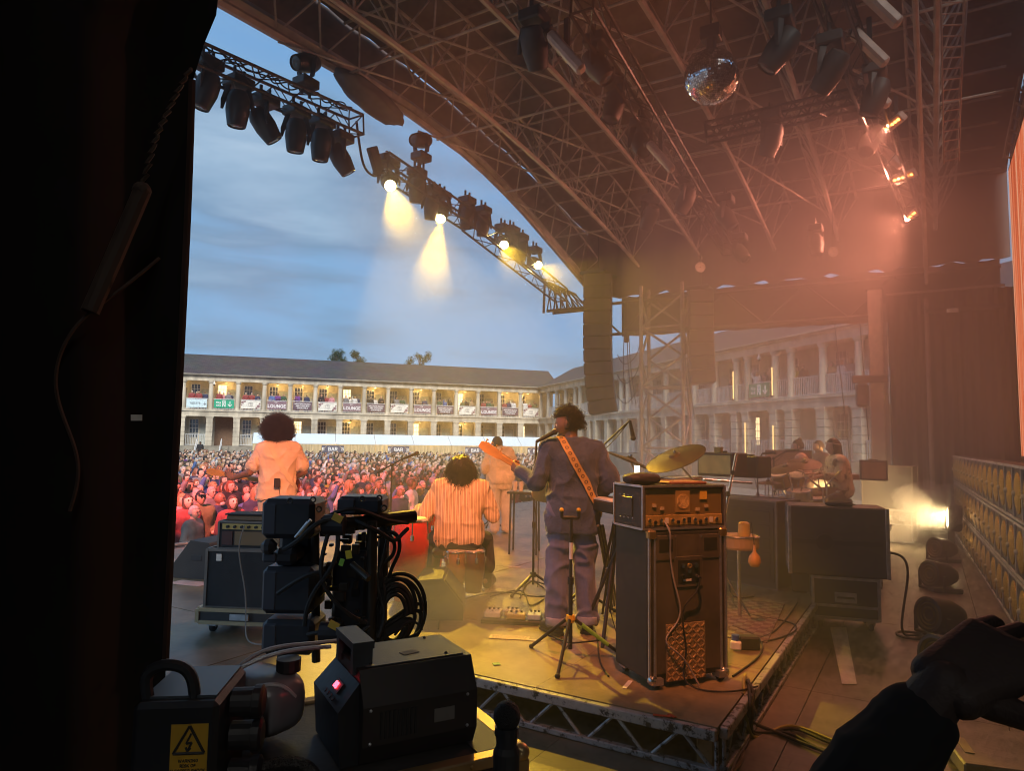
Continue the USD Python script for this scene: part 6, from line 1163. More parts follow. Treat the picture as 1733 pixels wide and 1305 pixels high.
# table with drinks behind hoodie man
q = dep(888, 880, 9.9); t = thing('side_table', 'tall dark draped table with drinks between the hoodie singer and the bassist', 'table', (q[0], q[1], 0)); zt = dep(880, 833, 9.9)[2]; obj('top', MB().box((q[0], q[1], zt), (.46, .5, .03), rz=.4, b=.008).mesh(), BLM, t)
for sx in (-1, 1):
    for sy in (-1, 1): obj('leg', MB().cyl((q[0]+sx*.19*math.cos(.4)-sy*.2*math.sin(.4), q[1]+sx*.19*math.sin(.4)+sy*.2*math.cos(.4), 0), (q[0]+sx*.18*math.cos(.4)-sy*.18*math.sin(.4), q[1]+sx*.18*math.sin(.4)+sy*.18*math.cos(.4), zt-.015), .014).mesh(), BLM, t)
for k in range(2): b = np.array([q[0]-.14+.1*k, q[1]-.05, zt+.016]); d = thing('drink_cup', 'pale drink cup on the tall dark table, %s of two' % ('left' if k == 0 else 'right'), 'cup', b, 0, 'drink cups'); obj('cup', MB().lathe([(0, 0), (.03, 0), (.038, .13), (.034, .13), (.027, .01), (0, .01)], b, 14).mesh(), pm('cup_pale', (.6, .5, .38), .5), d); obj('drink', MB().lathe([(0, .1), (.033, .1)], b, 12).mesh(), pm('drink', (.35, .18, .05), .2), d)
# --- far right cases with metal edges
q = onz(1490, 917, -.25); q_ = onz(1545, 922, -.25); L = L2(q, math.atan2(q_[1]-q[1], q_[0]-q[0])); cs = thing('silver_case', 'low pale-edged road case standing in the smoke near the bright lamp', 'flight case', L.o, L.rz); w = np.linalg.norm(q_-q); mb = MB(); L.box(mb, (0, 0, .03), (w, .5, .62)); obj('body', mb.mesh(), pm('case_grey', (.20, .18, .17), .5), cs); mb = MB(); edges(L, mb, (0, 0, .03), (w, .5, .62), .03); L.box(mb, (0, -.006, .34), (w, .01, .37)); obj('edging', mb.mesh(), ALU, cs)
for k in range(2): mb = MB(); L.box(mb, (w*(.2+.4*k), -.02, .42), (w*(.4+.4*k), -.008, .52), b=.004); obj('latch', mb.mesh(), ALU, cs)
t2 = thing('dark_rack', 'large dark equipment rack standing on the low pale-edged case', 'rack', L.p(-.25, .1, .64), L.rz); mb = MB(); L.box(mb, (-.3, .02, .64), (w+.02, .6, 1.45), b=.015); obj('body', mb.mesh(), CASE, t2); mb = MB(); edges(L, mb, (-.3, .02, .64), (w+.02, .6, 1.45), .02); obj('edging', mb.mesh(), M['dull_metal'], t2)
mb = MB(); L.box(mb, (.1, .0, .95), (w-.1, .018, 1.2)); obj('front_panel', mb.mesh(), BLK, t2)
box_amp('small tan combo amplifier on the dark rack at the far right', 1478, 796, 11.8, .42, .34, .3, .1, pm('tan_front', (.35, .22, .12), .7)); box_amp('reddish amplifier box behind the keyboard player', 1335, 778, 12.8, .8, .35, .3, .1, pm('red_front', (.22, .08, .06), .7))
# --- row of floor lights along the right, and the blazing one
def floor_light(px, py, w_, k):
    o = onz(px, py, -.25); c = o+[.0, 0, .21]; ax = np.array([-.70, -.70, .10]); ax /= np.linalg.norm(ax)
    t = thing('floor_light', 'black round-faced floor light, '+w_, 'stage light', o, 0, 'floor lights along the lamp wall'); obj('barrel', MB().lathe([(0, -.34), (.10, -.32), (.15, -.2), (.165, .0), (.165, .05), (.14, .055), (.135, .03), (0, .02)], c, 22, ax).mesh(), BLK, t, smooth=35)
    for r in (.05, .09, .125): obj('lens_ring', MB().lathe([(r, .03), (r+.012, .045), (r+.024, .03)], c, 22, ax).mesh(), pm('lens_ring', (.35, .28, .10), .25, .8), t)
    obj('base', MB().box(o+[.12, .05, .03], (.34, .34, .06), rz=.35, b=.012).mesh(), BLM, t)
    yk = MB(); s = np.cross(ax, [0, 0, 1.]); s /= np.linalg.norm(s)
    for g in (-1, 1): yk.cyl(c+s*g*.19, c+s*g*.19-[0, 0, .2], .02)
    yk.cyl(c+s*.2-[0, 0, .19], c-s*.2-[0, 0, .19], .02)
    obj('yoke', yk.mesh(), BLM, t)
for k, (px, py, w_) in enumerate(((1592, 1160, 'nearest to the raised hand'), (1578, 1078, 'second from the raised hand'), (1578, 1000, 'third from the raised hand'), (1586, 950, 'farthest of the row'))): floor_light(px, py, w_, k)
fo = dep(1603, 876, 12.0); fs = thing('strobe_lamp', 'blazing white-yellow stage lamp flaring in the smoke', 'stage light', fo); ax = np.array([-1., .06, .03]); ax /= np.linalg.norm(ax)
x_, y_, z_ = frame_to(ax); R_ = np.array([x_, y_, z_]).T; obj('housing', MB().box(fo+z_*.12, (.46, .42, .2), R=R_, b=.03).mesh(), BLK, fs); obj('lamp_face', MB().box(fo+z_*.012, (.34, .26, .012), R=R_).mesh(), em('strobe_face', (1, .74, .34), 75.), fs); obj('stand', MB().box(fo+[.05, .05, -.55], (.1, .1, .75)).mesh(), BLM, fs); obj('base', MB().box(fo+[.05, .05, -.92], (.4, .4, .05)).mesh(), BLM, fs)
obj('barn_door' if True else '', MB().box(fo+y_*.24-z_*.1, (.46, .02, .24), R=R_@rotation_matrix(.4, [1, 0, 0])[:3, :3]).mesh(), BLK, fs)
spot(fs, fo-z_*.05, fo+ax*4+[0, 0, .3], STROBE, (1, .66, .28), 55, r=.1, soft=.8)
for k in range(10):
    p = dep(rng.uniform(1285, 1400), rng.uniform(800, 850), rng.uniform(9.8, 10.8)); q = p+np.array([rng.uniform(-.25, .25), rng.uniform(-.2, .2), rng.uniform(.1, .35)])
    t = thing('drum_clamp_arm', 'chrome clamp arm glinting among the drum kit, %s of ten' % ordinal(k), 'drum hardware', p, 0, 'chrome arms of the drum kit'); obj('arm', MB().cyl(p, q, .010).mesh(), CHR, t); obj('clamp', MB().box(q, (.05, .05, .04), b=.01).mesh(), CHR, t); obj('post', MB().cyl((p[0], p[1], DRZ+.01), p, .012).mesh(), CHR, t)

# ------------------------------------------------------------------ the musicians
CURL = lambda g: g
def strap_prints(F, q, x, nn, n, m, r, parent=None):
    mb = MB()
    for i in range(2, len(q)-2, n):
        a = F.w(q[i]+nn[i]*.004); xx = F.R@x[i]; N = F.R@nn[i]; mb.lathe([(r*.55, 0), (r, .0), (r, .0015), (r*.55, .0015), (r*.55, 0)], a, 10, N)
    obj('printed_ring', mb.mesh(), m, F.t, kind='stuff')
def electric_guitar(name, label, hs, bd, up, m, L=None, hl=.16, strings=4, bodyw=.33):
    # headstock point, body end point, the direction the face looks
    hs, bd, up = np.array(hs, float), np.array(bd, float), np.array(up, float); u = (bd-hs)/np.linalg.norm(bd-hs); ln = np.linalg.norm(bd-hs); n = up-u*(up@u); n /= np.linalg.norm(n); x = np.cross(u, n)
    P = lambda a, b, c=0: hs+u*a+x*b+n*c
    t = thing(name, label, 'guitar', hs); W = bodyw/2; bl = bodyw*1.35; b0 = ln-bl*.85
    from shapely.geometry import Polygon
    ol = spline([(-.02, W*.35), (-.09, W*.75), (-.02, W*1.0), (bl*.25, W*.78), (bl*.45, W*.74), (bl*.75, W*1.05), (bl*.98, W*.6), (bl*1.02, 0), (bl*.96, -W*.7), (bl*.7, -W*1.05), (bl*.42, -W*.74), (bl*.2, -W*.8), (0, -W*.95), (-.05, -W*.7), (0, -W*.3)], 46)
    e = trimesh.creation.extrude_polygon(Polygon(ol).buffer(0), .04, engine='earcut'); v = np.array(e.vertices); obj('body', (np.array([P(b0+a, b, c-.025) for a, b, c in v]), e.faces), m, t)
    R = np.array([u, x, n]).T; obj('neck', MB().box(P((b0+hl)/2+.06, 0, .012), (b0-hl+.12, .052, .026), R=R, b=.006).mesh(), pm('maple_neck', (.50, .29, .11), .35, var=.3), t); obj('fretboard', MB().box(P((b0+hl)/2+.08, 0, .027), (b0-hl+.16, .054, .006), R=R).mesh(), pm('fretboard', (.12, .05, .02), .4), t)
    hp = Polygon([(0, -.02), (0, .025), (.05, .045), (hl, .03), (hl, -.025), (.06, -.035)]); e = trimesh.creation.extrude_polygon(hp.buffer(.006), .018, engine='earcut'); obj('headstock', (np.array([P(a, b, c-.002) for a, b, c in np.array(e.vertices)]), e.faces), M['maple_neck'], t)
    for k in range(strings):
        a = .03+k*(hl-.05)/(strings-1); s_ = 1 if k % 2 == 0 or strings == 4 else -1; obj('tuning_peg', MB().cyl(P(a, .0, .008), P(a, s_*.062, .008), .005).box(P(a, s_*.068, .008), (.024, .010, .018), R=R, b=.004).cyl(P(a, .012*s_, .016), P(a, .012*s_, .03), .006).mesh(), pm('peg_gold', (.70, .52, .22), .3, .8), t)
    for k in range(strings): obj('string', MB().cyl(P(hl*.5, -.018+.036*k/(strings-1), .033), P(ln-.08, -.024+.048*k/(strings-1), .035), .0012, n=4).mesh(), CHR, t)
    obj('bridge', MB().box(P(ln-.1, 0, .025), (.05, .085, .02), R=R, b=.004).mesh(), CHR, t); obj('pickup', MB().box(P(ln-.24, 0, .024), (.05, .09, .016), R=R, b=.004).mesh(), BLK, t); return t
# --- bassist in denim, back to the viewer
DEN = usdkit.material(stage, '/World/Looks/denim', {"tc": ("texture_coordinate", {}), "n": ("noise_texture", {"scale": 9, "detail": 6, "roughness": .65}), "r": ("rgb_ramp", {"ramp": [(.3, (.036, .052, .115)), (.6, (.06, .085, .17)), (.8, (.09, .118, .21))]}), "w": ("noise_texture", {"scale": 22, "detail": 4, "distortion": 1.2}), "b": ("bump", {"strength": .7, "distance": .012}), "p": ("principled_bsdf", {"roughness": .9, "sheen_weight": .3})}, [("tc.object", "n.vector"), ("n.fac", "r.fac"), ("r.color", "p.base_color"), ("tc.object", "w.vector"), ("w.fac", "b.height"), ("b.normal", "p.normal")], surface="p.BSDF")
DENT = usdkit.material(stage, '/World/Looks/denim_trousers', {"tc": ("texture_coordinate", {}), "n": ("noise_texture", {"scale": 7, "detail": 6, "roughness": .65}), "r": ("rgb_ramp", {"ramp": [(.3, (.09, .105, .22)), (.6, (.145, .165, .31)), (.8, (.20, .22, .37))]}), "p": ("principled_bsdf", {"roughness": .9, "sheen_weight": .3})}, [("tc.object", "n.vector"), ("n.fac", "r.fac"), ("r.color", "p.base_color")], surface="p.BSDF")
bq = onz(968, 1072, 0); brz = .85
J = pose(pelvis=(.0, 0, .98), waist=(.0, .01, 1.15), chest=(-.0, .015, 1.38), neck=(-.01, .03, 1.53), head=(-.02, .085, 1.675), shl=(-.19, .03, 1.47), shr=(.19, .0, 1.46), ell=(-.30, .02, 1.20), elr=(.30, -.08, 1.21), wrl=(-.36, .24, 1.16), wrr=(.20, .16, 1.06), hipl=(-.10, 0, .95), hipr=(.10, 0, .95), knl=(-.115, .03, .52), knr=(.115, .02, .52), anl=(-.13, .0, .09), anr=(.12, -.02, .09), tol=(-.18, .16, .035), tor=(.15, .15, .035))
F = Fig('bassist in a denim jacket and wide jeans, standing with his back turned and singing', bq, brz, J, 1.03, hy=1.0, hp=-.22, skin='brown')
hs_l = np.array([-.68, .40, 1.50]); bd_l = np.array([.17, .22, .98])       # bass neck line in his frame
uu = (bd_l-hs_l)/np.linalg.norm(bd_l-hs_l)
gp = hs_l+uu*.30
J['wrl'] = gp+np.array([.035, -.10, -.055])
F.body({'l': dict(w=gp+np.array([.035, -.10, -.055]), d=np.array([-.15, .9, .35]), n=np.array([-.8, -.3, -.1]), curl=1.0, side=-1, s=1.05), 'r': dict(w=J['wrr'], d=(-.7, .5, -.3), n=(.3, .8, .4), curl=.5, side=1)})
jk = torso(J, .026, .98)+[hull((J['pelvis']+[.095, 0, .02], .135), (J['pelvis']+[-.095, 0, .02], .135), (J['pelvis']+[.10, -.0, -.14], .138), (J['pelvis']+[-.10, 0, -.14], .138))]
for s in 'lr': jk += chain([J['sh'+s], J['el'+s], J['el'+s]+(J['wr'+s]-J['el'+s])*.86], [.082, .078, .058])
jt = F.cloth('jacket', jk, DEN, .013, .030, 6, (1, 1, .75), 5, 1, cut=.80)
col = [hull((J['neck']+[math.cos(a)*.072, math.sin(a)*.066-.0, .0], .016), (J['neck']+[math.cos(a+.42)*.072, math.sin(a+.42)*.066, .0], .016), (J['neck']+[math.cos(a)*.082, math.sin(a)*.076-.005, -.05], .017), (J['neck']+[math.cos(a+.42)*.082, math.sin(a+.42)*.076-.005, -.05], .017)) for a in np.arange(2.2, 7.2, .42)]
F.cloth('collar', col, DEN, .01, .003, 14, it=3)
tr = [hull((J['hipl']+[0, 0, .04], .108), (J['hipr']+[0, 0, .04], .108), (J['hipl']+[0, 0, -.03], .105), (J['hipr']+[0, 0, -.03], .105))]
for s in 'lr': tr += chain([J['hip'+s]-[0, 0, .02], (J['hip'+s]+J['kn'+s])/2, J['kn'+s], (J['kn'+s]+J['an'+s])/2, J['an'+s]+[0, 0, .03]], [.104, .100, .094, .092, .090])
F.cloth('trousers', tr, DENT, .014, .034, 6, (1, 1, .7), 6, 2, cut=.07)
for s in 'lr':
    cuff = union(chain([J['an'+s]+[0, 0, .02], J['an'+s]+[0, 0, .075]], [.097, .097])).trim_by_plane((0, 0, 1.), float(J['an'+s][2]-.01)).trim_by_plane((0, 0, -1.), float(-(J['an'+s][2]+.05))); F.put('turn_up', soften(cuff, .012, 2, .004, 12), pm('denim_pale', (.34, .34, .46), .9))
    sh = union([hull((J['an'+s]+[0, -.03, -.045], .045), (J['to'+s]+[0, 0, .005], .040), (J['an'+s]+[0, .03, -.01], .045))]).trim_by_plane((0, 0, 1.), .004); F.put('shoe', soften(sh, .012, 3), pm('black_leather', (.02, .018, .018), .3))
    F.put('sole', to_tm(union([hull((J['an'+s]+[0, -.035, -.07], .047), (J['to'+s]+[0, .008, -.012], .043))]).trim_by_plane((0, 0, 1.), .001).trim_by_plane((0, 0, -1.), -.022)), BLK, smooth=False)
def bassist_hair(u):
    x, y, z = u.T; n = meshkit.fbm(u*5+3, 3)-.5; r = 1.04+.16*n+.08*np.clip(-y, 0, 1)+.12*np.clip(z, 0, 1); v = u*np.array([.080, .104, .118])*r[:, None]; cut = (y > -.02) & (z < .50); v[cut] *= .78; lowb = z < -.55; v[lowb] *= .80; return v+[0, -.014, .012]
v, u = F.hairshell('hair', bassist_hair, HAIRM['black'])
sel = np.where(~((u[:, 1] > .15) & (u[:, 2] < .5)) & (u[:, 2] > -.5))[0]; i = nr.choice(sel, 900); strands('hair_curls', F.w(F.headpt(v[i]*.97)), (u[i]+nr.normal(size=(900, 3))*.35)@F.HR.T@F.R.T, .03, .0013, HAIRM['black'], F.t, .010, 7, .2, 11)
bv = np.array(trimesh.creation.icosphere(3).vertices); bb = bv*np.array([.052, .05, .042])*(1+.25*(meshkit.fbm(bv*6)-.5)[:, None])+[0, .058, -.092]; F.put('beard', trimesh.Trimesh(F.headpt(bb), trimesh.creation.icosphere(3).faces, process=False), HAIRM['black'])
STR = pm('tan_strap', (.55, .34, .12), .6); q, x, nn = F.ribbon('strap', [(-.09, .16, 1.40), (-.12, .09, 1.52), (-.115, -.02, 1.55), (-.07, -.14, 1.42), (.03, -.17, 1.25), (.13, -.15, 1.08), (.20, -.10, .98), (.23, .0, .94), (.2, .16, .95)], jt, .062, .004, STR, 70, .010)
strap_prints(F, q, x, nn, 3, pm('strap_print', (.10, .05, .03), .7), .016)
BASSM = pm('bass_body', (.70, .48, .22), .3, var=.1)
electric_guitar('bass_guitar', 'bass guitar with a long tan neck held by the bassist', F.w(hs_l), F.w(bd_l), F.R@np.array([-.1, .85, .5]), BASSM, hl=.2, strings=4, bodyw=.34)
cable('thin cable running down from the bassist\'s guitar to the floor', [F.w((.25, .1, .95)), F.w((.27, -.02, .7)), F.w((.25, -.1, .35)), F.w((.3, -.2, .01)), F.w((.2, -.4, .01))], .004)
# --- guitarist in a pale T-shirt, left
gq = dep(472, 745, 8.3); gq = np.array([gq[0], gq[1], 0]); grz = .98
J = pose(neck=(.0, .03, 1.46), head=(-.02, .09, 1.585), chest=(0, .0, 1.31), shl=(-.185, .02, 1.40), shr=(.185, -.02, 1.40), ell=(-.30, .03, 1.13), elr=(.29, -.06, 1.14), wrl=(-.46, .26, 1.06), wrr=(.16, .20, 1.02))
F = Fig('guitarist in a pale short-sleeved T-shirt with a big round afro, back turned', gq, grz, J, 1.03, hy=.35, hp=-.25, skin='brown')
F.body({'l': dict(w=(-.46, .26, 1.06), d=(-.55, .55, .55), n=(-.5, -.7, .1), curl=.45, side=-1, spread=.12), 'r': dict(w=J['wrr'], d=(-.6, .6, -.3), n=(.3, .8, .4), curl=.6, side=1)})
ts_ = torso(J, .024, .95)+[hull((J['pelvis']+[.09, 0, .0], .135), (J['pelvis']+[-.09, 0, .0], .135), (J['pelvis']+[.09, 0, -.10], .13), (J['pelvis']+[-.09, 0, -.10], .13))]
for s in 'lr': ts_ += chain([J['sh'+s], J['sh'+s]+(J['el'+s]-J['sh'+s])*.70], [.074, .078])
tt = F.cloth('t_shirt', ts_, pm('pale_tshirt', (.62, .50, .40), .9, bump=.6, bscale=18), .014, .028, 7, (1, 1, .7), 4, 4, cut=.83)
tr = [hull((J['hipl']+[0, 0, .03], .12), (J['hipr']+[0, 0, .03], .12))]
for s in 'lr': tr += chain([J['hip'+s], J['kn'+s], J['an'+s]], [.105, .085, .075])
F.cloth('trousers', tr, pm('pale_trousers', (.50, .42, .33), .9), .02, .012, 6, it=6, seed=5)
for s in 'lr': F.put('shoe', soften(union([hull((J['an'+s]+[0, -.03, -.05], .042), (J['to'+s]+[0, 0, .005], .038), (J['an'+s]+[0, .02, -.02], .045))]).trim_by_plane((0, 0, 1.), .004), .016, 3), WHT)
def afro(u):
    n = meshkit.fbm(u*3.2+8, 4)-.5; x, y, z = u.T; r = 1.0+.22*n; v = u*np.array([.158, .152, .150])*r[:, None]; cut = (y > .35) & (z < .2); v[cut] *= np.array([.75, .60, .9]); return v+[0, -.035, .035]
v, u = F.hairshell('hair', afro, HAIRM['black']); i = nr.choice(len(u), 7000); strands('hair_curls', F.w(F.headpt(v[i]*.95+[0, 0, 0])), (u[i]+nr.normal(size=(7000, 3))*.4)@F.HR.T@F.R.T, .050, .0011, HAIRM['black'], F.t, .012, 7, .0, 5)
F.ribbon('strap', [(-.02, .18, 1.2), (-.12, .10, 1.42), (-.12, -.02, 1.48), (-.05, -.15, 1.33), (.06, -.165, 1.15), (.15, -.12, 1.0), (.18, .0, .93), (.12, .15, .93)], tt, .052, .004, pm('pale_strap', (.60, .50, .36), .7), 60)
obj('belt_pack', MB().box(F.w((-.02, -.175, 1.02)), (.07, .035, .11), rz=F.rz, b=.008).mesh(), BLK, F.t)
obj('belt_pack_aerial', MB().cyl(F.w((.0, -.175, .97)), F.w((.02, -.18, .86)), .004).mesh(), BLK, F.t)
electric_guitar('electric_guitar', 'red-brown electric guitar held by the guitarist, neck pointing left', F.w((-.74, .40, 1.13)), F.w((.22, .24, .95)), F.R@np.array([0, .9, .35]), pm('guitar_red', (.30, .06, .02), .25), hl=.17, strings=6, bodyw=.32)
# --- seated percussionist in a striped shirt
STRIPE = usdkit.material(stage, '/World/Looks/striped_shirt', {"tc": ("texture_coordinate", {}), "w": ("wave_texture", {"wave_type": "bands", "bands_direction": "x", "scale": 8.6, "distortion": .5, "detail": 1}), "r": ("rgb_ramp", {"ramp": [(.0, (.60, .46, .33)), (.45, (.58, .44, .31)), (.60, (.14, .07, .05)), (.82, (.20, .10, .07)), (1, (.62, .48, .35))]}), "p": ("principled_bsdf", {"roughness": .9})}, [("tc.object", "w.vector"), ("w.fac", "r.fac"), ("r.color", "p.base_color")], surface="p.BSDF")
prz_ = .60
J = pose(pelvis=(0, -.02, .66), waist=(0, -.02, .80), chest=(0, .02, 1.03), neck=(0, .05, 1.19), head=(.0, .10, 1.325), shl=(-.20, .03, 1.11), shr=(.20, .03, 1.11), ell=(-.34, .03, .86), elr=(.33, .05, .86), wrl=(-.42, .24, .88), wrr=(.32, .30, .86), hipl=(-.11, 0, .63), hipr=(.11, 0, .63), knl=(-.27, .36, .52), knr=(.27, .36, .52), anl=(-.27, .25, .09), anr=(.29, .22, .09), tol=(-.31, .42, .035), tor=(.35, .40, .035))
for k_ in J:
    if k_[:2] not in ('an', 'to'): J[k_][2] -= .05 if k_[:2] == 'kn' else .11
J['head'] = J['head']-[0, 0, .025]
F = Fig('seated percussionist in a striped shirt with long dark hair, back turned', (PQ[0], PQ[1], 0), prz_, J, 1.06, hy=.1, hp=-.15, skin='tan')
F.body({'l': dict(w=J['wrl'], d=(-.25, .9, -.1), n=(-.1, .2, 1.), curl=.3, side=1), 'r': dict(w=J['wrr'], d=(.1, .9, -.1), n=(0, .2, 1), curl=.3, side=-1)})
ts_ = torso(J, .034, 1.12)+[hull((J['pelvis']+[.10, 0, .0], .145), (J['pelvis']+[-.10, 0, .0], .145), (J['waist']+[.09, 0, 0], .14), (J['waist']+[-.09, 0, 0], .14))]
for s in 'lr': ts_ += chain([J['sh'+s], J['el'+s], J['el'+s]+(J['wr'+s]-J['el'+s])*.8], [.085, .080, .058])
F.cloth('shirt', ts_, STRIPE, .014, .028, 7, (1, 1, .7), 5, 6, cut=.455)
tr = [hull((J['hipl']+[0, -.03, -.01], .12), (J['hipr']+[0, -.03, -.01], .12))]
for s in 'lr': tr += chain([J['hip'+s], J['kn'+s], J['an'+s]+[0, 0, .12]], [.108, .085, .075])
F.cloth('trousers', tr, pm('black_trousers', (.025, .025, .03), .9), .02, .012, 6, it=6, seed=7)
for s in 'lr': F.put('boot', soften(union([hull((J['an'+s]+[0, -.03, -.05], .045), (J['to'+s]+[0, 0, .01], .042), (J['an'+s]+[0, .0, .05], .05))]).trim_by_plane((0, 0, 1.), .004), .014, 3), M['black_leather'])
def long_hair(u):
    x, y, z = u.T; n = meshkit.fbm(u*np.array([6, 6, 2.2])+2, 4)-.5; low = np.clip(-z, 0, 1); v = u*np.array([.130, .138, .138])*(1+.26*n)[:, None]; v[:, 2] -= .24*low**1.1*(y < .45); v[:, 0] *= 1+.22*low; cut = (y > .40) & (z < .35); v[cut] *= np.array([.7, .62, .8]); return v+[0, -.028, .012]
v, u = F.hairshell('hair', long_hair, HAIRM['black']); sel = np.where(~((u[:, 1] > .4) & (u[:, 2] < .35)))[0]; i = nr.choice(sel, 1500); d = u[i]*.35+np.array([0, -.1, -1.])+nr.normal(size=(1500, 3))*.12; d /= np.linalg.norm(d, axis=1, keepdims=True); strands('hair_locks', F.w(F.headpt(v[i])), d@F.R.T, .11, .0018, HAIRM['black'], F.t, .010, 8, .0, 6)
# --- singer in a pale hooded top
hq = onz(846, 903, 0); hrz = 1.05
J = pose(pelvis=(0, 0, .90), waist=(0, .02, 1.03), chest=(0, .05, 1.24), neck=(0, .09, 1.38), head=(-.0, .15, 1.48), shl=(-.18, .06, 1.34), shr=(.18, .05, 1.34), ell=(-.27, .06, 1.07), elr=(.27, .03, 1.08), wrl=(-.16, .28, 1.04), wrr=(.14, .26, 1.05), hipl=(-.09, 0, .87), hipr=(.09, 0, .87), knl=(-.10, .04, .48), knr=(.11, .03, .48))
F = Fig('singer in a pale hooded top and cream trousers, back turned towards the crowd', hq, hrz, J, 1.03, hy=.1, hp=-.35, skin='brown')
F.body({'l': dict(w=J['wrl'], d=(.3, .8, .3), n=(-.8, .2, .4), curl=.8, side=1), 'r': dict(w=J['wrr'], d=(-.3, .8, .3), n=(.8, .2, .4), curl=.8, side=-1)})
HOOD = pm('hooded_cotton', (.68, .55, .34), .95, bump=.6, bscale=18)
ts_ = torso(J, .045, 1.1)+[hull((J['pelvis']+[.085, 0, .0], .14), (J['pelvis']+[-.085, 0, .0], .14), (J['pelvis']+[.085, 0, -.1], .13), (J['pelvis']+[-.085, 0, -.1], .13)), hull((J['neck']+[.05, -.09, -.02], .055), (J['neck']+[-.05, -.09, -.02], .055), (J['neck']+[0, -.10, -.13], .05)), hull((J['neck']+[.07, -.02, .01], .04), (J['neck']+[-.07, -.02, .01], .04), (J['neck']+[0, -.06, .0], .05))]
for s in 'lr': ts_ += chain([J['sh'+s], J['el'+s], J['wr'+s]], [.088, .082, .052])
F.cloth('hooded_top', ts_, HOOD, .016, .028, 7, (1, 1, .7), 6, 8, cut=.74)
tr = [hull((J['hipl']+[0, 0, .0], .115), (J['hipr']+[0, 0, .0], .115))]
for s in 'lr': tr += chain([J['hip'+s], J['kn'+s], J['an'+s]], [.108, .092, .088])
F.cloth('trousers', tr, pm('cream_trousers', (.62, .54, .42), .9), .018, .016, 6, (1, 1, .7), 6, 9, cut=.05)
for s in 'lr': F.put('shoe', soften(union([hull((J['an'+s]+[0, -.03, -.05], .042), (J['to'+s]+[0, 0, .005], .038), (J['an'+s]+[0, .02, -.02], .045))]).trim_by_plane((0, 0, 1.), .004), .016, 3), pm('trainer_cream', (.5, .42, .28), .6))
F.hairshell('hair', lambda u: u*np.array([.085, .105, .118])*(1.03+.12*(meshkit.fbm(u*5)-.5))[:, None]*np.where(((u[:, 1] > .3) & (u[:, 2] < .45)) | (u[:, 2] < -.5), .8, 1.)[:, None]+[0, -.012, .012], HAIRM['black'])
f = np.array([hq[0]-.35, hq[1]+.25, 0]); mic_stand('microphone stand in front of the singer in the hooded top', f, 1.25, F.w((0, .34, 1.36)), tip=F.R@np.array([0, -.6, .3]))
# --- drummer with long hair and a patterned shirt, keyboard player with a bun, third player
PATT = usdkit.material(stage, '/World/Looks/patterned_shirt', {"tc": ("texture_coordinate", {}), "v": ("voronoi_texture", {"scale": 9}), "n": ("noise_texture", {"scale": 9, "detail": 3}), "r": ("rgb_ramp", {"ramp": [(.40, (.14, .07, .04)), (.47, (.62, .50, .36))], "interpolate": True}), "p": ("principled_bsdf", {"roughness": .85})}, [("tc.object", "n.vector"), ("n.fac", "r.fac"), ("r.color", "p.base_color")], surface="p.BSDF")
def seated(label, o, rz, shirt, skin, hairfn, hairm, sc=1., hp=-.1, hname='hair', arms=True, trs=None, locks=0, seed=0):
    J = pose(pelvis=(0, -.02, .62), waist=(0, .0, .76), chest=(0, .04, .98), neck=(0, .06, 1.13), head=(0, .10, 1.275), shl=(-.18, .05, 1.07), shr=(.18, .05, 1.07), ell=(-.25, .10, .82), elr=(.25, .10, .82), wrl=(-.18, .33, .84), wrr=(.18, .33, .84), hipl=(-.10, 0, .58), hipr=(.10, 0, .58), knl=(-.2, .42, .54), knr=(.2, .42, .54), anl=(-.2, .40, .09), anr=(.2, .40, .09), tol=(-.22, .57, .035), tor=(.22, .57, .035))
    F = Fig(label, o, rz, J, sc, hp=hp, skin=skin)
    F.body({'l': dict(w=J['wrl'], d=(.1, .9, -.2), n=(0, .2, 1.), curl=.6, side=1, L=.009), 'r': dict(w=J['wrr'], d=(-.1, .9, -.2), n=(0, .2, 1), curl=.6, side=-1, L=.009)}, L=.03)
    ts_ = torso(J, .034, 1.08)
    for s in 'lr': ts_ += chain([J['sh'+s], J['el'+s], J['el'+s]+(J['wr'+s]-J['el'+s])*.7], [.08, .075, .055])
    F.cloth('shirt', ts_, shirt, .02, .014, 7, (1, 1, .7), 6, seed, cut=.52)
    tr = [hull((J['hipl'], .115), (J['hipr'], .115))]
    for s in 'lr': tr += chain([J['hip'+s], J['kn'+s], J['an'+s]], [.105, .085, .07])
    F.cloth('trousers', tr, trs or M['cream_trousers'], .025, .012, 6, it=6, seed=seed+1)
    for s in 'lr': F.put('shoe', soften(union([hull((J['an'+s]+[0, -.03, -.05], .042), (J['to'+s]+[0, 0, .005], .038), (J['an'+s]+[0, .02, -.02], .045))]).trim_by_plane((0, 0, 1.), .004), .02, 3), BLK)
    v, u = F.hairshell(hname, hairfn, hairm)
    st_ = thing('drum_stool', 'round stool under the '+label.split(',')[0], 'stool', o, rz); z = .49*sc; obj('seat', MB().lathe([(0, z-.08), (.15, z-.08), (.17, z-.04), (.15, z), (0, z)], o, 18).mesh(), M['black_vinyl'], st_); obj('post', MB().cyl(np.array(o)+[0, 0, .03], np.array(o)+[0, 0, z-.08], .025).mesh(), CHR, st_)
    for k in range(3): obj('leg', MB().cyl(np.array(o)+[0, 0, .25], np.array(o)+[.22*math.cos(k*2.09), .22*math.sin(k*2.09), .012], .012).mesh(), CHR, st_)
    return F
face_left = 2.0
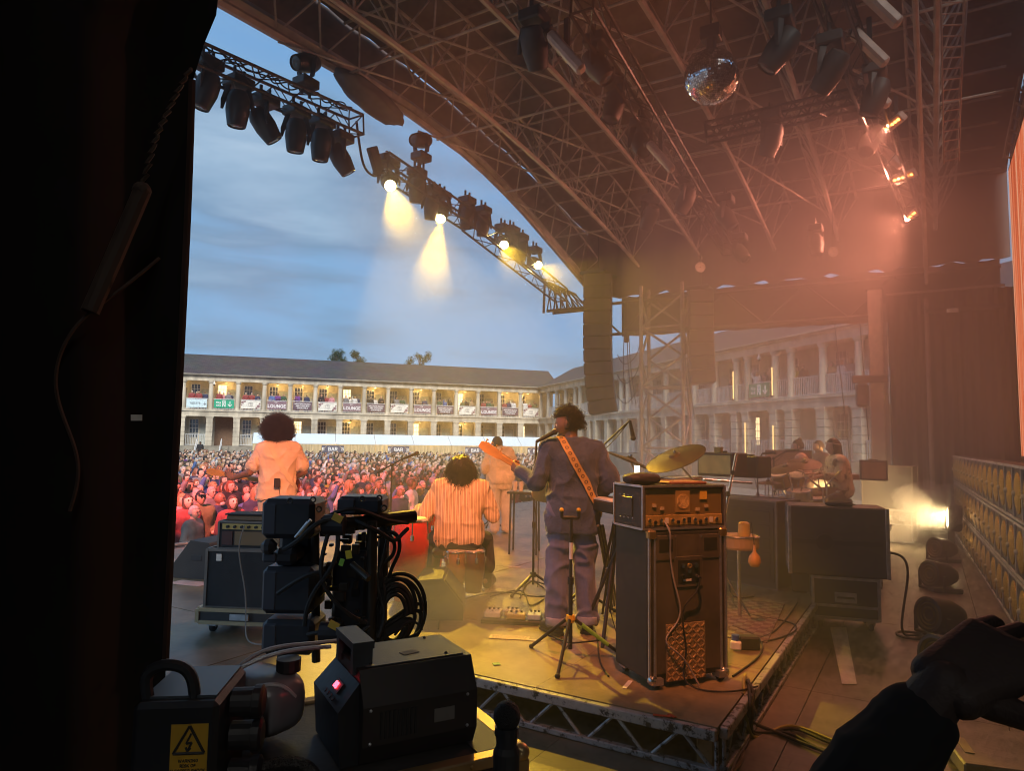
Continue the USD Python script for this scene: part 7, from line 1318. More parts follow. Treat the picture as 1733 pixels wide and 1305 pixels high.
o = dep(1424, 880, 10.6); F = seated('drummer in a patterned cream shirt with long dark hair, seated in profile', (o[0], o[1], DRZ), face_left, PATT, 'fair', lambda u: (lambda v, low: v*1)(*(lambda x, y, z: ((u*np.array([.088, .108, .125])*(1.04+.1*(meshkit.fbm(u*5)-.5))[:, None]*np.where(((y > .35) & (z < .5)), .75, 1.)[:, None]+np.stack([0*x, -.012-.03*np.clip(-z, 0, 1), .012-.26*np.clip(-z, 0, 1)*(y < .5)], 1)), 0))(*u.T)), HAIRM['brown'], 1.0, trs=pm('tan_trousers', (.30, .20, .13), .9), seed=21)
obj('headband', MB().tube([F.w(F.headpt([.089*math.cos(a), .108*math.sin(a)-.01, .055+.03*math.sin(a)])) for a in np.linspace(0, 6.283, 25)], .009, 6).mesh(), pm('headband_pale', (.6, .5, .42), .7), F.t)
for s, k in ((1, 'right'), (-1, 'left')):
    a = F.w((s*.16, .40, .86)); t = thing('drumstick', 'wooden drumstick in the %s hand of the patterned-shirt drummer' % k, 'drumstick', a, 0, 'drumsticks'); obj('stick', MB().cyl(F.w((s*.17, .34, .87)), F.w((s*.05, .72, .84)), .008, .005).mesh(), WOODL, t); obj('tip', MB().sph(F.w((s*.05, .72, .84)), .008, 1).mesh(), WOODL, t)
bun = lambda u: u*np.array([.083, .104, .118])*(1.03+.08*(meshkit.fbm(u*6)-.5))[:, None]*np.where(((u[:, 1] > .3) & (u[:, 2] < .5)) | (u[:, 2] < -.45), .8, 1.)[:, None]+[0, -.012, .012]
o = dep(1362, 880, 12.6); F = seated('keyboard player with a small top bun and pale shirt, facing left behind the drum kit', (o[0], o[1], DRZ), 1.8, pm('peach_shirt', (.62, .40, .30), .9), 'fair', bun, HAIRM['black'], 1.0, seed=31); obj('hair_bun', MB().sph(F.w(F.headpt([0, -.06, .125])), .038, 2).mesh(), HAIRM['black'], F.t, smooth=True)
o = dep(1396, 872, 13.6); seated('third player half hidden behind the long-haired drummer', (o[0], o[1], DRZ), 2.1, pm('dark_shirt', (.12, .06, .05), .9), 'tan', bun, HAIRM['brown'], 1.0, seed=41)

# ------------------------------------------------------------------ the audience
# a few looks, each built once as a class with body, clothing and hair; every person is a copy
LOOKS = []
CLO = [('black', (.02, .02, .022)), ('navy', (.03, .04, .09)), ('grey', (.17, .17, .18)), ('white', (.55, .54, .52)), ('red', (.24, .05, .05)), ('blue', (.07, .13, .32)), ('olive', (.11, .11, .05)), ('tan', (.30, .21, .12)), ('pink', (.50, .22, .25)), ('dark green', (.03, .08, .05)), ('purple', (.14, .05, .22)), ('yellow', (.50, .34, .05))]
HRS = [('short black hair', 'black', 'short'), ('short brown hair', 'brown', 'short'), ('grey hair', 'grey', 'short'), ('fair shoulder-length hair', 'fair', 'long'), ('long brown hair', 'brown', 'long'), ('a bald head', None, 'bald'), ('red hair', 'red', 'long'), ('a dark cap', 'black', 'cap')]
combos = [(0, 0), (1, 1), (2, 2), (3, 3), (4, 4), (5, 5), (6, 7), (7, 1), (8, 3), (0, 2), (1, 5), (9, 4), (2, 0), (10, 6), (3, 1), (5, 2), (0, 7), (11, 4), (1, 3), (0, 5), (6, 1), (2, 4), (4, 2), (0, 6)]
g7 = np.random.default_rng(5)
_hl = head_tm(3, nose=1.25)
def make_look(i, ci, hi):
    cn, cc = CLO[ci]; hn, hc, hk = HRS[hi]; p = stage.CreateClassPrim('/World/audience_look_%03d' % i); mats[p.GetPath().pathString] = (np.zeros(3), 0.)
    arms = i % 6
    J = pose(pelvis=(0, 0, .95), ell=(-.26, -.02, 1.13), elr=(.26, -.02, 1.13), wrl=(-.16, .20, 1.04), wrr=(.16, .20, 1.04))
    if arms == 1: J.update(wrl=np.array([-.05, .26, 1.22]), wrr=np.array([.06, .27, 1.22]), ell=np.array([-.25, .07, 1.12]), elr=np.array([.25, .07, 1.12]))
    if arms == 3: J.update(elr=np.array([.30, .10, 1.50]), wrr=np.array([.24, .20, 1.78]))
    if arms == 5: J.update(wrl=np.array([.12, .2, 1.17]), wrr=np.array([-.12, .22, 1.15]), ell=np.array([-.26, .06, 1.12]), elr=np.array([.26, .06, 1.12]))
    hp = np.array(J['head'])-[0, .01, 0]; R = rotzyx(g7.uniform(-.25, .25), g7.uniform(-.05, .15), 0)
    b = [to_man(soften(union(chain([J['neck']-[0, 0, .06], hp+[0, -.02, -.06]], [.058, .052])+[ball(J['wrl'], .042), ball(J['wrr'], .042)]+chain([J['neck']-[0, 0, .08], J['shl'], J['ell'], J['wrl']], [.05, .045, .035, .028])+chain([J['neck']-[0, 0, .08], J['shr'], J['elr'], J['wrr']], [.05, .045, .035, .028])), .04, 3))]
    sk = ['fair', 'fair', 'tan', 'fair', 'fair', 'tan', 'fair', 'brown'][(i*5+hi) % 8]
    h = trimesh.Trimesh(np.array(_hl.vertices)@R.T+hp, _hl.faces, process=False); t = to_tm(union(b+[to_man(h)])); obj('body', t, SKINM[sk], p, True)
    ms = torso(J, .03, 1.05)+[hull((J['neck']-[0, 0, .02], .06), (J['neck']-[0, 0, .05], .075))]
    for s in 'lr': ms += chain([J['sh'+s], J['el'+s], J['el'+s]+(J['wr'+s]-J['el'+s])*.8], [.078, .065, .048])
    for s in 'lr': ms += chain([J['hip'+s], J['kn'+s], J['an'+s]-[0, 0, .05]], [.10, .08, .07])
    obj('clothing', soften(union(ms), .06, 5, .018, 6, seed=i), pm('cloth_'+cn.replace(' ', '_'), cc, .9, var=.3), p, True)
    u = np.array(_ico[3].vertices); f = _ico[3].faces; x, y, z = u.T
    E = lambda v: v@R.T+hp
    ev = MB()
    for e in (-1, 1): ev.sph(E(np.array([e*.030, .083, .010])), .0115, 1); ev.box(E(np.array([e*.031, .090, .034])), (.032, .008, .007))
    obj('eyes', ev.mesh(), HAIRM['brown' if hc != 'black' else 'black'], p)
    if i % 4 == 2:
        gm = MB()
        for e in (-1, 1): gm.tube([E(np.array([e*.031+.023*math.cos(a), .101, .010+.018*math.sin(a)])) for a in np.linspace(0, 6.284, 11)], .003, 4)
        gm.cyl(E(np.array([-.009, .102, .012])), E(np.array([.009, .102, .012])), .003, n=4); obj('glasses', gm.mesh(), BLK, p)
    if hk != 'bald':
        v = u*np.array([.083, .104, .122])*(1.03+.16*(meshkit.fbm(u*4+i)-.5))[:, None]; cut = ((y > .28) & (z < .42))
        if hk == 'long': low = np.clip(-z, 0, 1); v[:, 2] -= .14*low*(y < .3); v[:, 0] *= 1+.12*low
        else: cut = cut | (z < -.42)
        v[cut] *= .8; obj('hair', trimesh.Trimesh(E(v+[0, -.012, .012]), f, process=False), HAIRM[hc], p, True)
        if hk == 'cap': obj('cap_peak', MB().lathe([(0, 0), (.085, -.004), (.08, -.012), (0, -.008)], E(np.array([0, .075, .062])), 12, R@np.array([0, .15, 1])).mesh(), CLO and pm('cloth_black', (.02, .02, .022), .9), p)
    if i % 5 == 0 and hk in ('bald', 'short'):
        v = u*np.array([.058, .05, .05])+[0, .055, -.085]; obj('beard', trimesh.Trimesh(E(v), f, process=False), HAIRM[hc or 'grey'], p, True)
    return dict(prim=p, desc='%s top, %s' % (cn, hn.replace('a ', '')))
for i, (c, h) in enumerate(combos): LOOKS.append(make_look(i, c, h))
def person(look, loc, rz, label, group, sc=1., name='person'):
    return dupn(name, look['prim'], loc, rz, label, 'person', group, (sc, sc, sc))
gc_ = np.random.default_rng(11)
cands = []
row = 0; x = -10.75
while x > -62:
    yl, yr = .60*-x, 1.98*-x; n = int((yr-yl)/.56); off = gc_.uniform(0, .5)
    for k in range(n):
        p = np.array([x+gc_.uniform(-.17, .17), yl+off+k*.56+gc_.uniform(-.14, .14)]); d = p@FW[:2]/np.linalg.norm(FW[:2])
        lat = p@R0[:2]; u_ = lat/d
        if u_ < -.515 or u_ > .09: continue
        q = p-C; out = q@np.array([-dl[1], dl[0]]); al = q@dl
        if out < 11.6: continue
        if al < 3.5 and d > 30: continue
        if gc_.random() < .06: continue
        cands.append((d, row, p))
    row += 1; x -= .66+.004*row
cands.sort(key=lambda c: c[0])
near = cands[:300]; rest = cands[300:]
rows = {}
for c in near: rows.setdefault(c[1], []).append(c)
for r in rows:
    rows[r].sort(key=lambda c: (c[2]@R0[:2])/(c[2]@FW[:2]))
    for k, (d, _, p) in enumerate(rows[r]):
        L_ = LOOKS[int(gc_.integers(len(LOOKS)))]; face = math.atan2(-(1.), 0) if False else math.pi*1.5+gc_.uniform(-.35, .35)+.15
        person(L_, (p[0], p[1], GZ), face, 'onlooker, %s, %s from left in the %s crowd row' % (L_['desc'], ordinal(k), ordinal(r) if r else 'front'), 'audience members standing in the crowd', gc_.uniform(.88, 1.09))
pi = UsdGeom.PointInstancer.Define(stage, '/World/crowd'); setd(pi.GetPrim(), label='densely packed crowd farther back in the courtyard', category='crowd', kind='stuff')
UsdGeom.Scope.Define(stage, '/World/crowd/prototypes'); protos = []
for i, L_ in enumerate(LOOKS):
    x_ = UsdGeom.Xform.Define(stage, '/World/crowd/prototypes/standing_person_%03d' % i); x_.GetPrim().GetReferences().AddInternalReference(L_['prim'].GetPath()); protos.append(x_.GetPath())
pi.CreatePrototypesRel().SetTargets(protos); n = len(rest)
pi.CreateProtoIndicesAttr(Vt.IntArray([int(gc_.integers(len(LOOKS))) for _ in range(n)])); pi.CreatePositionsAttr(Vt.Vec3fArray([Gf.Vec3f(float(p[0]), float(p[1]), GZ) for _, _, p in rest]))
ang = [math.pi*1.5+gc_.uniform(-.4, .4)+.1 for _ in rest]; pi.CreateOrientationsAttr(Vt.QuathArray([Gf.Quath(math.cos(a/2), 0, 0, math.sin(a/2)) for a in ang])); sc_ = [float(gc_.uniform(.88, 1.09)) for _ in rest]; pi.CreateScalesAttr(Vt.Vec3fArray([Gf.Vec3f(s, s, s) for s in sc_]))
# people at the balcony railings
rzf = math.atan2(dl[0], -dl[1])
def yaw_to(v): return math.atan2(-v[0], v[1])
fo_ = FP(0, 1, 0)-FP(0, 0, 0); ro_ = RP(0, 1, 0)-RP(0, 0, 0)
for i in range(0, 15):
    n = int(gc_.integers(2, 5))
    for k in range(n):
        s = fcols[i]+.45+(BAY-.9)*(1-(k+.5)/n)+gc_.uniform(-.12, .12); L_ = LOOKS[int(gc_.integers(len(LOOKS)))]
        person(L_, FP(s, -.22-.25*(k % 2), BAL+.003), yaw_to(fo_)+gc_.uniform(-.5, .5), 'spectator, %s, %s from left in the %s far balcony bay' % (L_['desc'], ordinal(k), ordinal(i)), 'spectators on the far balcony', gc_.uniform(.95, 1.05))
for k, (px, w_) in enumerate(((1283, 'left of the pair above the green exit banner'), (1297, 'right of the pair above the green exit banner'), (1353, 'left of the pair between the wide columns'), (1363, 'right of the pair between the wide columns'), (1412, 'left of the three beside the cloth-wrapped column'), (1430, 'middle of the three beside the cloth-wrapped column'), (1446, 'right of the three beside the cloth-wrapped column'), (1242, 'alone, left of the exit banner'), (1158, 'leftmost, behind the shorter loudspeaker stack'), (1240, 'partly hidden by the column left of the exit banner'))):
    u_ = (px-CX)/1176; t_ = (76*u_-3.2)/(.309+.951*u_)-.25; L_ = LOOKS[(k*7+3) % 24]
    person(L_, RP(t_, -.28, BAL+.003), yaw_to(ro_)+.3, 'right balcony spectator, %s' % w_, 'spectators on the right balcony')
for k, (s, n_, z, li, w_) in enumerate(((34.6, 3.6, GZ, 0, 'guard standing on the steps left of the bar tent, left of two'), (33.9, 2.6, -.55, 16, 'guard standing on the steps left of the bar tent, right of two'), (31.6, 3.9, GZ, 12, 'guard with crossed hands between the steps and the bar tent'), (29.9, 3.6, GZ, 4, 'steward in a red vest at the corner of the bar tent'))):
    person(LOOKS[li], FP(s, n_, z), yaw_to(fo_), w_, None)
for k in range(9):
    s = 3+k*2.9+gc_.uniform(-.5, .5); L_ = LOOKS[(k*5) % 24]; person(L_, FP(s, 8.6+gc_.uniform(.9, 1.3), GZ+.12), yaw_to(fo_)+3.1, 'bar customer, %s, %s from the right at the counter' % (L_['desc'], ordinal(k)), 'customers at the bar')
# crowd barrier in front of the first row
bp = pm('barrier_paint', (.40, .33, .32), .5, .3)
for k in range(9):
    y = 5.6+k*1.25; o = (-10.0, y, GZ); b = thing('crowd_barrier', 'pale metal barrier before the front row, %s panel from the left' % ordinal(k), 'barrier', o, 0, 'crowd barrier panels')
    obj('panel', MB().box((-10.0, y+.61, GZ+.62), (.03, 1.2, 1.0)).mesh(), bp, b); obj('top_rail', MB().cyl((-10.0, y, GZ+1.16), (-10.0, y+1.22, GZ+1.16), .03).mesh(), bp, b)
    for s in (.02, 1.2): obj('post', MB().cyl((-10., y+s, GZ), (-10., y+s, GZ+1.16), .025).mesh(), bp, b); obj('foot', MB().box((-9.75, y+s, GZ+.03), (.55, .05, .06)).mesh(), bp, b)

# ------------------------------------------------------------------ dark gear and the hand close to the viewpoint
FH = np.array([-math.sin(YAW), math.cos(YAW), 0.]); RH = np.array([math.cos(YAW), math.sin(YAW), 0.])
def hexa(mb, pts): q = m3.Manifold.hull_points(np.array(pts, float)).to_mesh(); return mb.add((np.array(q.vert_properties[:, :3]), np.array(q.tri_verts)))
# haze machine: chamfered body, long axis u, depth v
HZ = pm('machine_grey', (.045, .048, .055), .5, bump=.08, bscale=200); HZB = pm('machine_side', (.032, .026, .024), .5, bump=.08)
a_ = .50; u = RH*math.cos(a_)+FH*math.sin(a_); v = -RH*math.sin(a_)+FH*math.cos(a_); Zv = np.array([0, 0, 1.])
ho = dep(588, 1300, 1.80); ho[2] = dep(588, 1300, 1.80)[2]
hz = thing('haze_machine', 'dark haze machine with a carrying handle and red display, standing on a case', 'haze machine', ho, math.atan2(u[1], u[0]))
ln, wd_, ht = .36, .27, .235; Pz = lambda a, b, c: ho+u*a+v*b+Zv*c
prof = [(0, .0), (0, .0), (-.025, .05), (-.025, .15), (.02, ht), (wd_-.02, ht), (wd_+.02, .15), (wd_+.02, .05), (wd_, 0)]
hexa_ = MB(); hexa(hexa_, [Pz(a, b, c) for a in (.03, ln) for b, c in prof]); obj('shell', hexa_.mesh(), HZB, hz)
mb = MB(); hexa(mb, [Pz(a, b, c) for a in (.05, ln-.02) for b, c in ((.03, ht+.001), (wd_-.03, ht+.001), (.03, ht+.004), (wd_-.03, ht+.004))]); obj('top_plate', mb.mesh(), HZ, hz)
mb = MB(); hexa(mb, [Pz(a, b, c) for a, b, c in ((-.02, .0, 0), (-.02, wd_, 0), (-.03, 0, .14), (-.03, wd_, .14), (.028, .01, ht-.03), (.028, wd_-.01, ht-.03), (.028, 0, 0), (.028, wd_, 0))]); fp_ = obj('control_panel', mb.mesh(), BLK, hz)
mb = MB(); 
for s in (.05, wd_-.07): hexa(mb, [Pz(a, b, c) for a in (.02, .075) for b in (s, s+.022) for c in (ht-.02, ht+.045)])
hexa(mb, [Pz(a, b, c) for a in (.018, .078) for b in (.045, wd_-.043) for c in (ht+.046, ht+.066)]); obj('handle', mb.mesh(), HZ, hz)
for sgn, aa in ((1, .0), (1, ln-.08)):
    for b in (.05, wd_-.05): obj('screw', MB().sph(Pz(.07+aa*.8, b, ht+.005), .005, 1).mesh(), BLM, hz)
dn = np.array(Pz(-.03, 0, .14))-np.array(Pz(.028, 0, ht-.03)); tn_ = dn/np.linalg.norm(dn); nn_ = np.cross(v, tn_); nn_ = nn_ if nn_@(-u) > 0 else -nn_
oc = (Pz(-.03, wd_*.42, .14)+Pz(.028, wd_*.42, ht-.03))/2+nn_*.003
obj('display', MB().box(oc, (.07, .03, .004), R=np.array([v, tn_, nn_]).T).mesh(), BLK, fp_)
dm = em('display_red', (1, .03, .05), 5.); obj('digits', place(textm('88', .017, .002), oc+nn_*.003, -v, -tn_), dm, fp_)
for k in range(4): obj('button', MB().cyl(oc+tn_*.03+v*(.04-.026*k), oc+tn_*.03+v*(.04-.026*k)+nn_*.004, .006).mesh(), HZ, fp_)
for k in range(9): obj('vent_slot', MB().box(Pz(.08+.012*k, -.0268, .10), (.006, .003, .07), R=np.array([u, v, Zv]).T).mesh(), RUB, hz)
for k in range(4): obj('panel_screw', MB().sph(Pz((.05, ln-.03)[k % 2], -.0255, (.058, .142)[k//2]), .0045, 1).mesh(), ALU, hz)
obj('rating_label', MB().box(Pz(.26, -.0262, .10), (.06, .002, .035), R=np.array([u, v, Zv]).T).mesh(), pm('rating_label', (.16, .15, .14), .5), hz)
obj('tape_patch', MB().box(Pz(.20, .10, ht+.0052), (.05, .03, .001), R=np.array([u, v, Zv]).T@rotation_matrix(.2, [0, 0, 1])[:3, :3]).mesh(), pm('tape_grey', (.12, .12, .12), .7), hz)
# the road case under it
co = Pz(-.35, -.10, -.0); cs_ = thing('machine_case', 'road case with amber-lit metal edging under the haze machine', 'flight case', co-Zv*.5, math.atan2(u[1], u[0]))
GE = pm('case_edge', (.50, .36, .18), .4, .8)
mb = MB(); hexa(mb, [Pz(a, b, c) for a in (-.40, ln+.10) for b in (-.10, wd_+.25) for c in (-.58, -.006)]); obj('body', mb.mesh(), CASE, cs_)
mb = MB()
RR = np.array([u, v, Zv]).T
for b in (-.10, wd_+.25): mb.box(Pz((ln-.3)/2, b, -.012), (ln+.5, .045, .03), R=RR, b=.004)
for a in (-.40, ln+.10): mb.box(Pz(a, (wd_+.15)/2, -.0125), (.045, wd_+.30, .031), R=RR, b=.004); mb.box(Pz(a, -.10, -.3), (.04, .04, .55), R=RR, b=.004)
obj('edging', mb.mesh(), GE, cs_)
mb = MB()
for k in range(8): mb.sph(Pz(-.3+k*.1, -.124, -.012), .006, 1)
obj('rivets', mb.mesh(), BRASS, cs_); obj('corner_cap', MB().sph(Pz(ln+.10, -.10, -.012), .026, 2).mesh(), GE, cs_); obj('lid_tray', MB().box(Pz(ln+.03, .05, -.002), (.10, .25, .006), R=RR).mesh(), HZ, cs_)
# clear bottle and hoses behind it
bo = dep(440, 1165, 2.0); bt = thing('fluid_canister', 'translucent plastic fluid canister behind the haze machine', 'canister', bo); CLR = pm('milky_plastic', (.15, .155, .17), .3)
vv = trimesh.creation.icosphere(3).vertices; vv = np.sign(vv)*np.abs(vv)**.6*np.array([.13, .09, .085]); obj('body', (vv+bo+[0, 0, -.03], trimesh.creation.icosphere(3).faces), CLR, bt, smooth=True); obj('cap', MB().cyl(bo+RH*.08+[0, 0, .05], bo+RH*.08+[0, 0, .085], .035, n=14).mesh(), BLK, bt)
for k, pts in enumerate((((360, 1160, 1.9), (430, 1120, 1.95), (500, 1100, 2.0), (560, 1095, 2.05)), ((370, 1195, 1.85), (420, 1170, 1.9), (470, 1160, 1.92), (500, 1180, 1.95)), ((380, 1150, 1.9), (440, 1105, 2.0), (520, 1090, 2.1), (600, 1080, 2.3)))): cable('pale plastic hose curling behind the haze machine, %s of three' % ordinal(k), [dep(*p) for p in pts], .006, pm('hose', (.35, .36, .38), .35), 30, 'hoses of the haze machine', 'hose')
# power box at the left with its warning sticker
bx = dep(330, 1290, 1.62); u2 = RH*math.cos(.12)+FH*math.sin(.12); v2 = -RH*math.sin(.12)+FH*math.cos(.12); R2 = np.array([u2, v2, Zv]).T
pbx = thing('power_supply_box', 'black power box with an electric-shock warning sticker at the lower left', 'power box', bx, .12)
cc = dep(325, 1235, 1.72); BM_ = pm('box_black', (.02, .022, .026), .42, bump=.1)
obj('body', MB().box(cc-Zv*.1, (.19, .26, .42), R=R2, b=.012).mesh(), BM_, pbx); tz = cc[2]+.11
obj('top_plate', MB().box(np.array([cc[0], cc[1], tz+.003])+v2*.01, (.165, .22, .006), R=R2).mesh(), pm('box_top', (.06, .075, .09), .4), pbx)
h0 = np.array([cc[0], cc[1], tz])-u2*.075-v2*.09; obj('handle', MB().tube(spline([h0, h0+Zv*.06+u2*.0, h0+Zv*.075+u2*.04, h0+Zv*.06+u2*.085, h0+u2*.105-Zv*.0], 20), .014, 8).mesh(), BM_, pbx)
fpn = cc-v2*.131
obj('sticker', MB().box(fpn+u2*.035-Zv*.005, (.082, .002, .135), R=R2).mesh(), pm('sticker_yellow', (.50, .30, .03), .5), pbx)
so = fpn+u2*.035-v2*.0015+Zv*.022; mb = MB(); tri = [so+Zv*.037, so-u2*.034-Zv*.024, so+u2*.034-Zv*.024]
for i in range(3): mb.cyl(tri[i], tri[(i+1) % 3], .0035, n=5)
for a, b in (((.004, .02), (-.006, -.002)), ((-.006, -.002), (.006, .0)), ((.006, .0), (-.003, -.019)), ((-.003, -.019), (-.007, -.010)), ((-.003, -.019), (.004, -.012))): mb.cyl(so+u2*a[0]+Zv*a[1], so+u2*b[0]+Zv*b[1], .0028, n=5)
obj('warning_triangle', mb.mesh(), BLK, pbx)
for r, t in enumerate(('WARNING', 'RISK OF', 'ELECTRIC SHOCK')): obj('lettering', place(textm(t, .0065, .0012), so-Zv*(.040+.011*r)-v2*.001, u2, Zv), BLK, pbx)
for k, (dx, dz) in enumerate(((.0, .07), (.0, -.01), (.0, -.10), (0, -.17))): c = cc+u2*.10+Zv*dz-v2*.02; obj('connector', MB().lathe([(0, 0), (.034, 0), (.034, .05), (.040, .052), (.040, .07), (.03, .075), (0, .075)], c, 16, u2).mesh(), BLK, pbx)
for k in range(3):
    c = cc+u2*.17+Zv*(-.10-.05*k); cable('fat black cable tail at the right of the warning-sticker box, %s from the top' % ordinal(k), [c, c+u2*.06+Zv*.01, c+u2*.12-Zv*.01, c+u2*.14-Zv*.10, c+u2*.13-Zv*.25], .017, pm('cable_ribbed', (.03, .027, .026), .5, bump=.8, bscale=160), 40, 'cable tails of the power box')
# rolling rig of black lights on pipes
rg = thing('lighting_rig', 'black upright rig of stacked light fixtures clamped to pipes, full of cables', 'lighting rig', dep(540, 1130, 3.4)*[1, 1, 0]+[0, 0, -.25])
DB = pm('rig_black', (.024, .026, .032), .42, bump=.12); DB2 = pm('rig_metal', (.06, .05, .04), .4, .6)
def rig_box(x0, y0, x1, y1, t, depth, nm, b=.02, m=DB, par=None, rz=0.):
    a, c = dep(x0, y1, t), dep(x1, y0, t); w = abs((c-a)@RH); h = abs(c[2]-a[2]); o = (a+c)/2+FH*depth/2; return obj(nm, MB().box(o, (w, depth, h), R=np.array([RH, FH, Zv]).T, b=min(b, w/3, h/3)).mesh(), m, par or rg)
for k, (y0, y1) in enumerate(((846, 912), (930, 958), (962, 1040), (1052, 1110))):
    f = rig_box(440 if k != 1 else 460, y0, 531 if k != 1 else 500, y1, 3.35, .24, 'fixture', .025)
    rig_box(443, y0+6, 468, y1-6, 3.345, .02, 'end_plate', .008, pm('plate_blueblack', (.05, .055, .07), .4), f)
rig_box(470, 905, 528, 970, 3.5, .12, 'yoke_panel'); rig_box(438, 915, 462, 940, 3.3, .08, 'knob_block', .03)
f = rig_box(569, 842, 646, 872, 3.5, .22, 'fixture', .02); rig_box(572, 845, 600, 870, 3.49, .02, 'end_plate', .006, M['plate_blueblack'], f)
for (x, y) in ((491, 848), (530, 846), (613, 845), (642, 843), (540, 862), (650, 860)): obj('eye_bolt', MB().tube([dep(x, y, 3.33)+RH*.012*math.cos(a)+Zv*.012*math.sin(a) for a in np.linspace(0, 6.284, 13)], .004, 5).mesh(), DB2, rg)
rig_box(560, 935, 622, 1065, 3.55, .18, 'power_unit', .02); rig_box(553, 876, 572, 900, 3.4, .08, 'clamp', .015); rig_box(508, 990, 545, 1010, 3.45, .1, 'bracket', .01); rig_box(472, 1060, 528, 1085, 3.4, .12, 'bracket', .01)
rig_box(500, 955, 560, 1000, 3.6, .06, 'side_plate', .01); rig_box(600, 905, 625, 1000, 3.62, .06, 'side_plate', .01)
def pipe(p, q, r, m=DB2): obj('pipe', MB().cyl(p, q, r, n=12).mesh(), m, rg)
pipe(dep(548, 893, 3.4), dep(700, 874, 3.75), .036); pipe(dep(553, 1078, 3.35), dep(640, 1058, 3.6), .030); pipe(dep(630, 882, 3.5), dep(628, 1105, 3.5), .026); pipe(dep(533, 870, 3.5), dep(535, 1120, 3.5), .022); pipe(dep(596, 955, 3.38), dep(624, 980, 3.3), .016)
pipe(dep(650, 880, 3.7), dep(645, 1075, 3.7), .03, DB); pipe(dep(480, 1100, 3.4)*[1, 1, 0]+[0, 0, -.2], dep(480, 1100, 3.4), .03, DB); pipe(dep(630, 1100, 3.5)*[1, 1, 0]+[0, 0, -.2], dep(630, 1100, 3.5), .03, DB)
obj('base_beam', MB().box((dep(480, 1100, 3.4)+dep(640, 1100, 3.5))/2*[1, 1, 0]+[0, 0, -.2], (.9, .5, .08), rz=YAW, b=.01).mesh(), DB, rg)
for (x, y, t, s) in ((566, 875, 3.36, .045), (560, 1057, 3.32, .045)):
    for r_ in (0,): obj('clamp', MB().cyl(dep(x, y+14, t)-RH*.05, dep(x, y+14, t)+RH*.05, .05, n=14).mesh(), DB, rg)
    obj('yellow_label', MB().box(dep(x+5, y+2, t-.05), (s*1.1, .004, s*.8), R=np.array([RH, FH, Zv]).T@rotation_matrix(.45, [0, 1, 0])[:3, :3]).mesh(), pm('label_yellow', (.55, .36, .05), .5), rg)
obj('yellow_tag', MB().box(dep(590, 939, 3.4), (.03, .003, .04), R=np.array([RH, FH, Zv]).T@rotation_matrix(-.2, [0, 1, 0])[:3, :3]).mesh(), pm('tag_yellow', (.70, .60, .06), .5), rg); obj('green_tag', MB().box(dep(578, 952, 3.4), (.022, .003, .035), R=np.array([RH, FH, Zv]).T@rotation_matrix(.3, [0, 1, 0])[:3, :3]).mesh(), M['green_tape'], rg)
pipe(dep(505, 906, 3.3), dep(526, 880, 3.3), .008, ALU); pipe(dep(500, 910, 3.3), dep(521, 884, 3.3), .008, ALU)
mb = MB()
for k in range(40): c = dep(rng.uniform(545, 640), rng.uniform(880, 1060), 3.42+rng.uniform(0, .2)); mb.box(c, (rng.uniform(.015, .06), .03, rng.uniform(.01, .05)), rz=YAW, b=.003)
obj('small_fittings', mb.mesh(), DB2, rg, kind='stuff')
RC = [((560, 890, 3.38), (548, 930, 3.3), (545, 980, 3.3), (560, 1010, 3.32), (590, 1040, 3.35), (620, 1055, 3.4)), ((640, 880, 3.6), (655, 900, 3.6), (668, 925, 3.6), (660, 945, 3.6), (648, 955, 3.6), (650, 1000, 3.55), (645, 1040, 3.5)), ((600, 880, 3.5), (620, 890, 3.45), (648, 905, 3.5), (668, 915, 3.55), (680, 905, 3.6), (690, 895, 3.65)), ((480, 930, 3.3), (510, 910, 3.25), (540, 885, 3.3), (575, 880, 3.35)), ((470, 1005, 3.3), (500, 985, 3.28), (540, 970, 3.3), (560, 980, 3.35)), ((572, 900, 3.36), (566, 950, 3.3), (540, 990, 3.3), (520, 1030, 3.3), (515, 1060, 3.3)), ((625, 1060, 3.4), (600, 1075, 3.35), (560, 1070, 3.3), (520, 1075, 3.3)), ((660, 890, 3.65), (650, 940, 3.6), (640, 990, 3.55), (650, 1040, 3.5), (640, 1080, 3.45)), ((648, 900, 3.6), (670, 905, 3.6), (676, 930, 3.6), (664, 960, 3.6), (655, 1010, 3.6)), ((545, 880, 3.4), (590, 862, 3.4), (640, 875, 3.5), (690, 885, 3.7))]
for k, pts in enumerate(RC): cable('black cable draped over the lighting rig, %s strand from its top left' % ordinal(k), [dep(*p) for p in pts], .011, RUB, 40, 'cables on the lighting rig')
for k in range(7):
    c = dep(664+rng.uniform(-5, 5), 1040+rng.uniform(-6, 6), 3.55); r = .085+.01*k; ax = RH*.8+FH*.5; ax /= np.linalg.norm(ax); pts = [c+ax*r*1.0*math.cos(a)*(.8+.05*k)+Zv*r*1.35*math.sin(a)+FH*.012*k for a in np.linspace(0, 5.6+.1*k, 30)]
    pts.append(dep(640-4*k, 1085, 3.5)); cable('loop of black cable coiled at the right side of the lighting rig, %s turn' % ordinal(k), pts, .011, RUB, 60, 'coiled cable at the lighting rig')
cable('loose end of black cable trailing right of the coil in the smoke', [dep(668, 1075, 3.5), dep(705, 1055, 3.6), dep(712, 1062, 3.6), dep(690, 1080, 3.6), dep(675, 1085, 3.6), dep(735, 1105, 3.75)], .007)
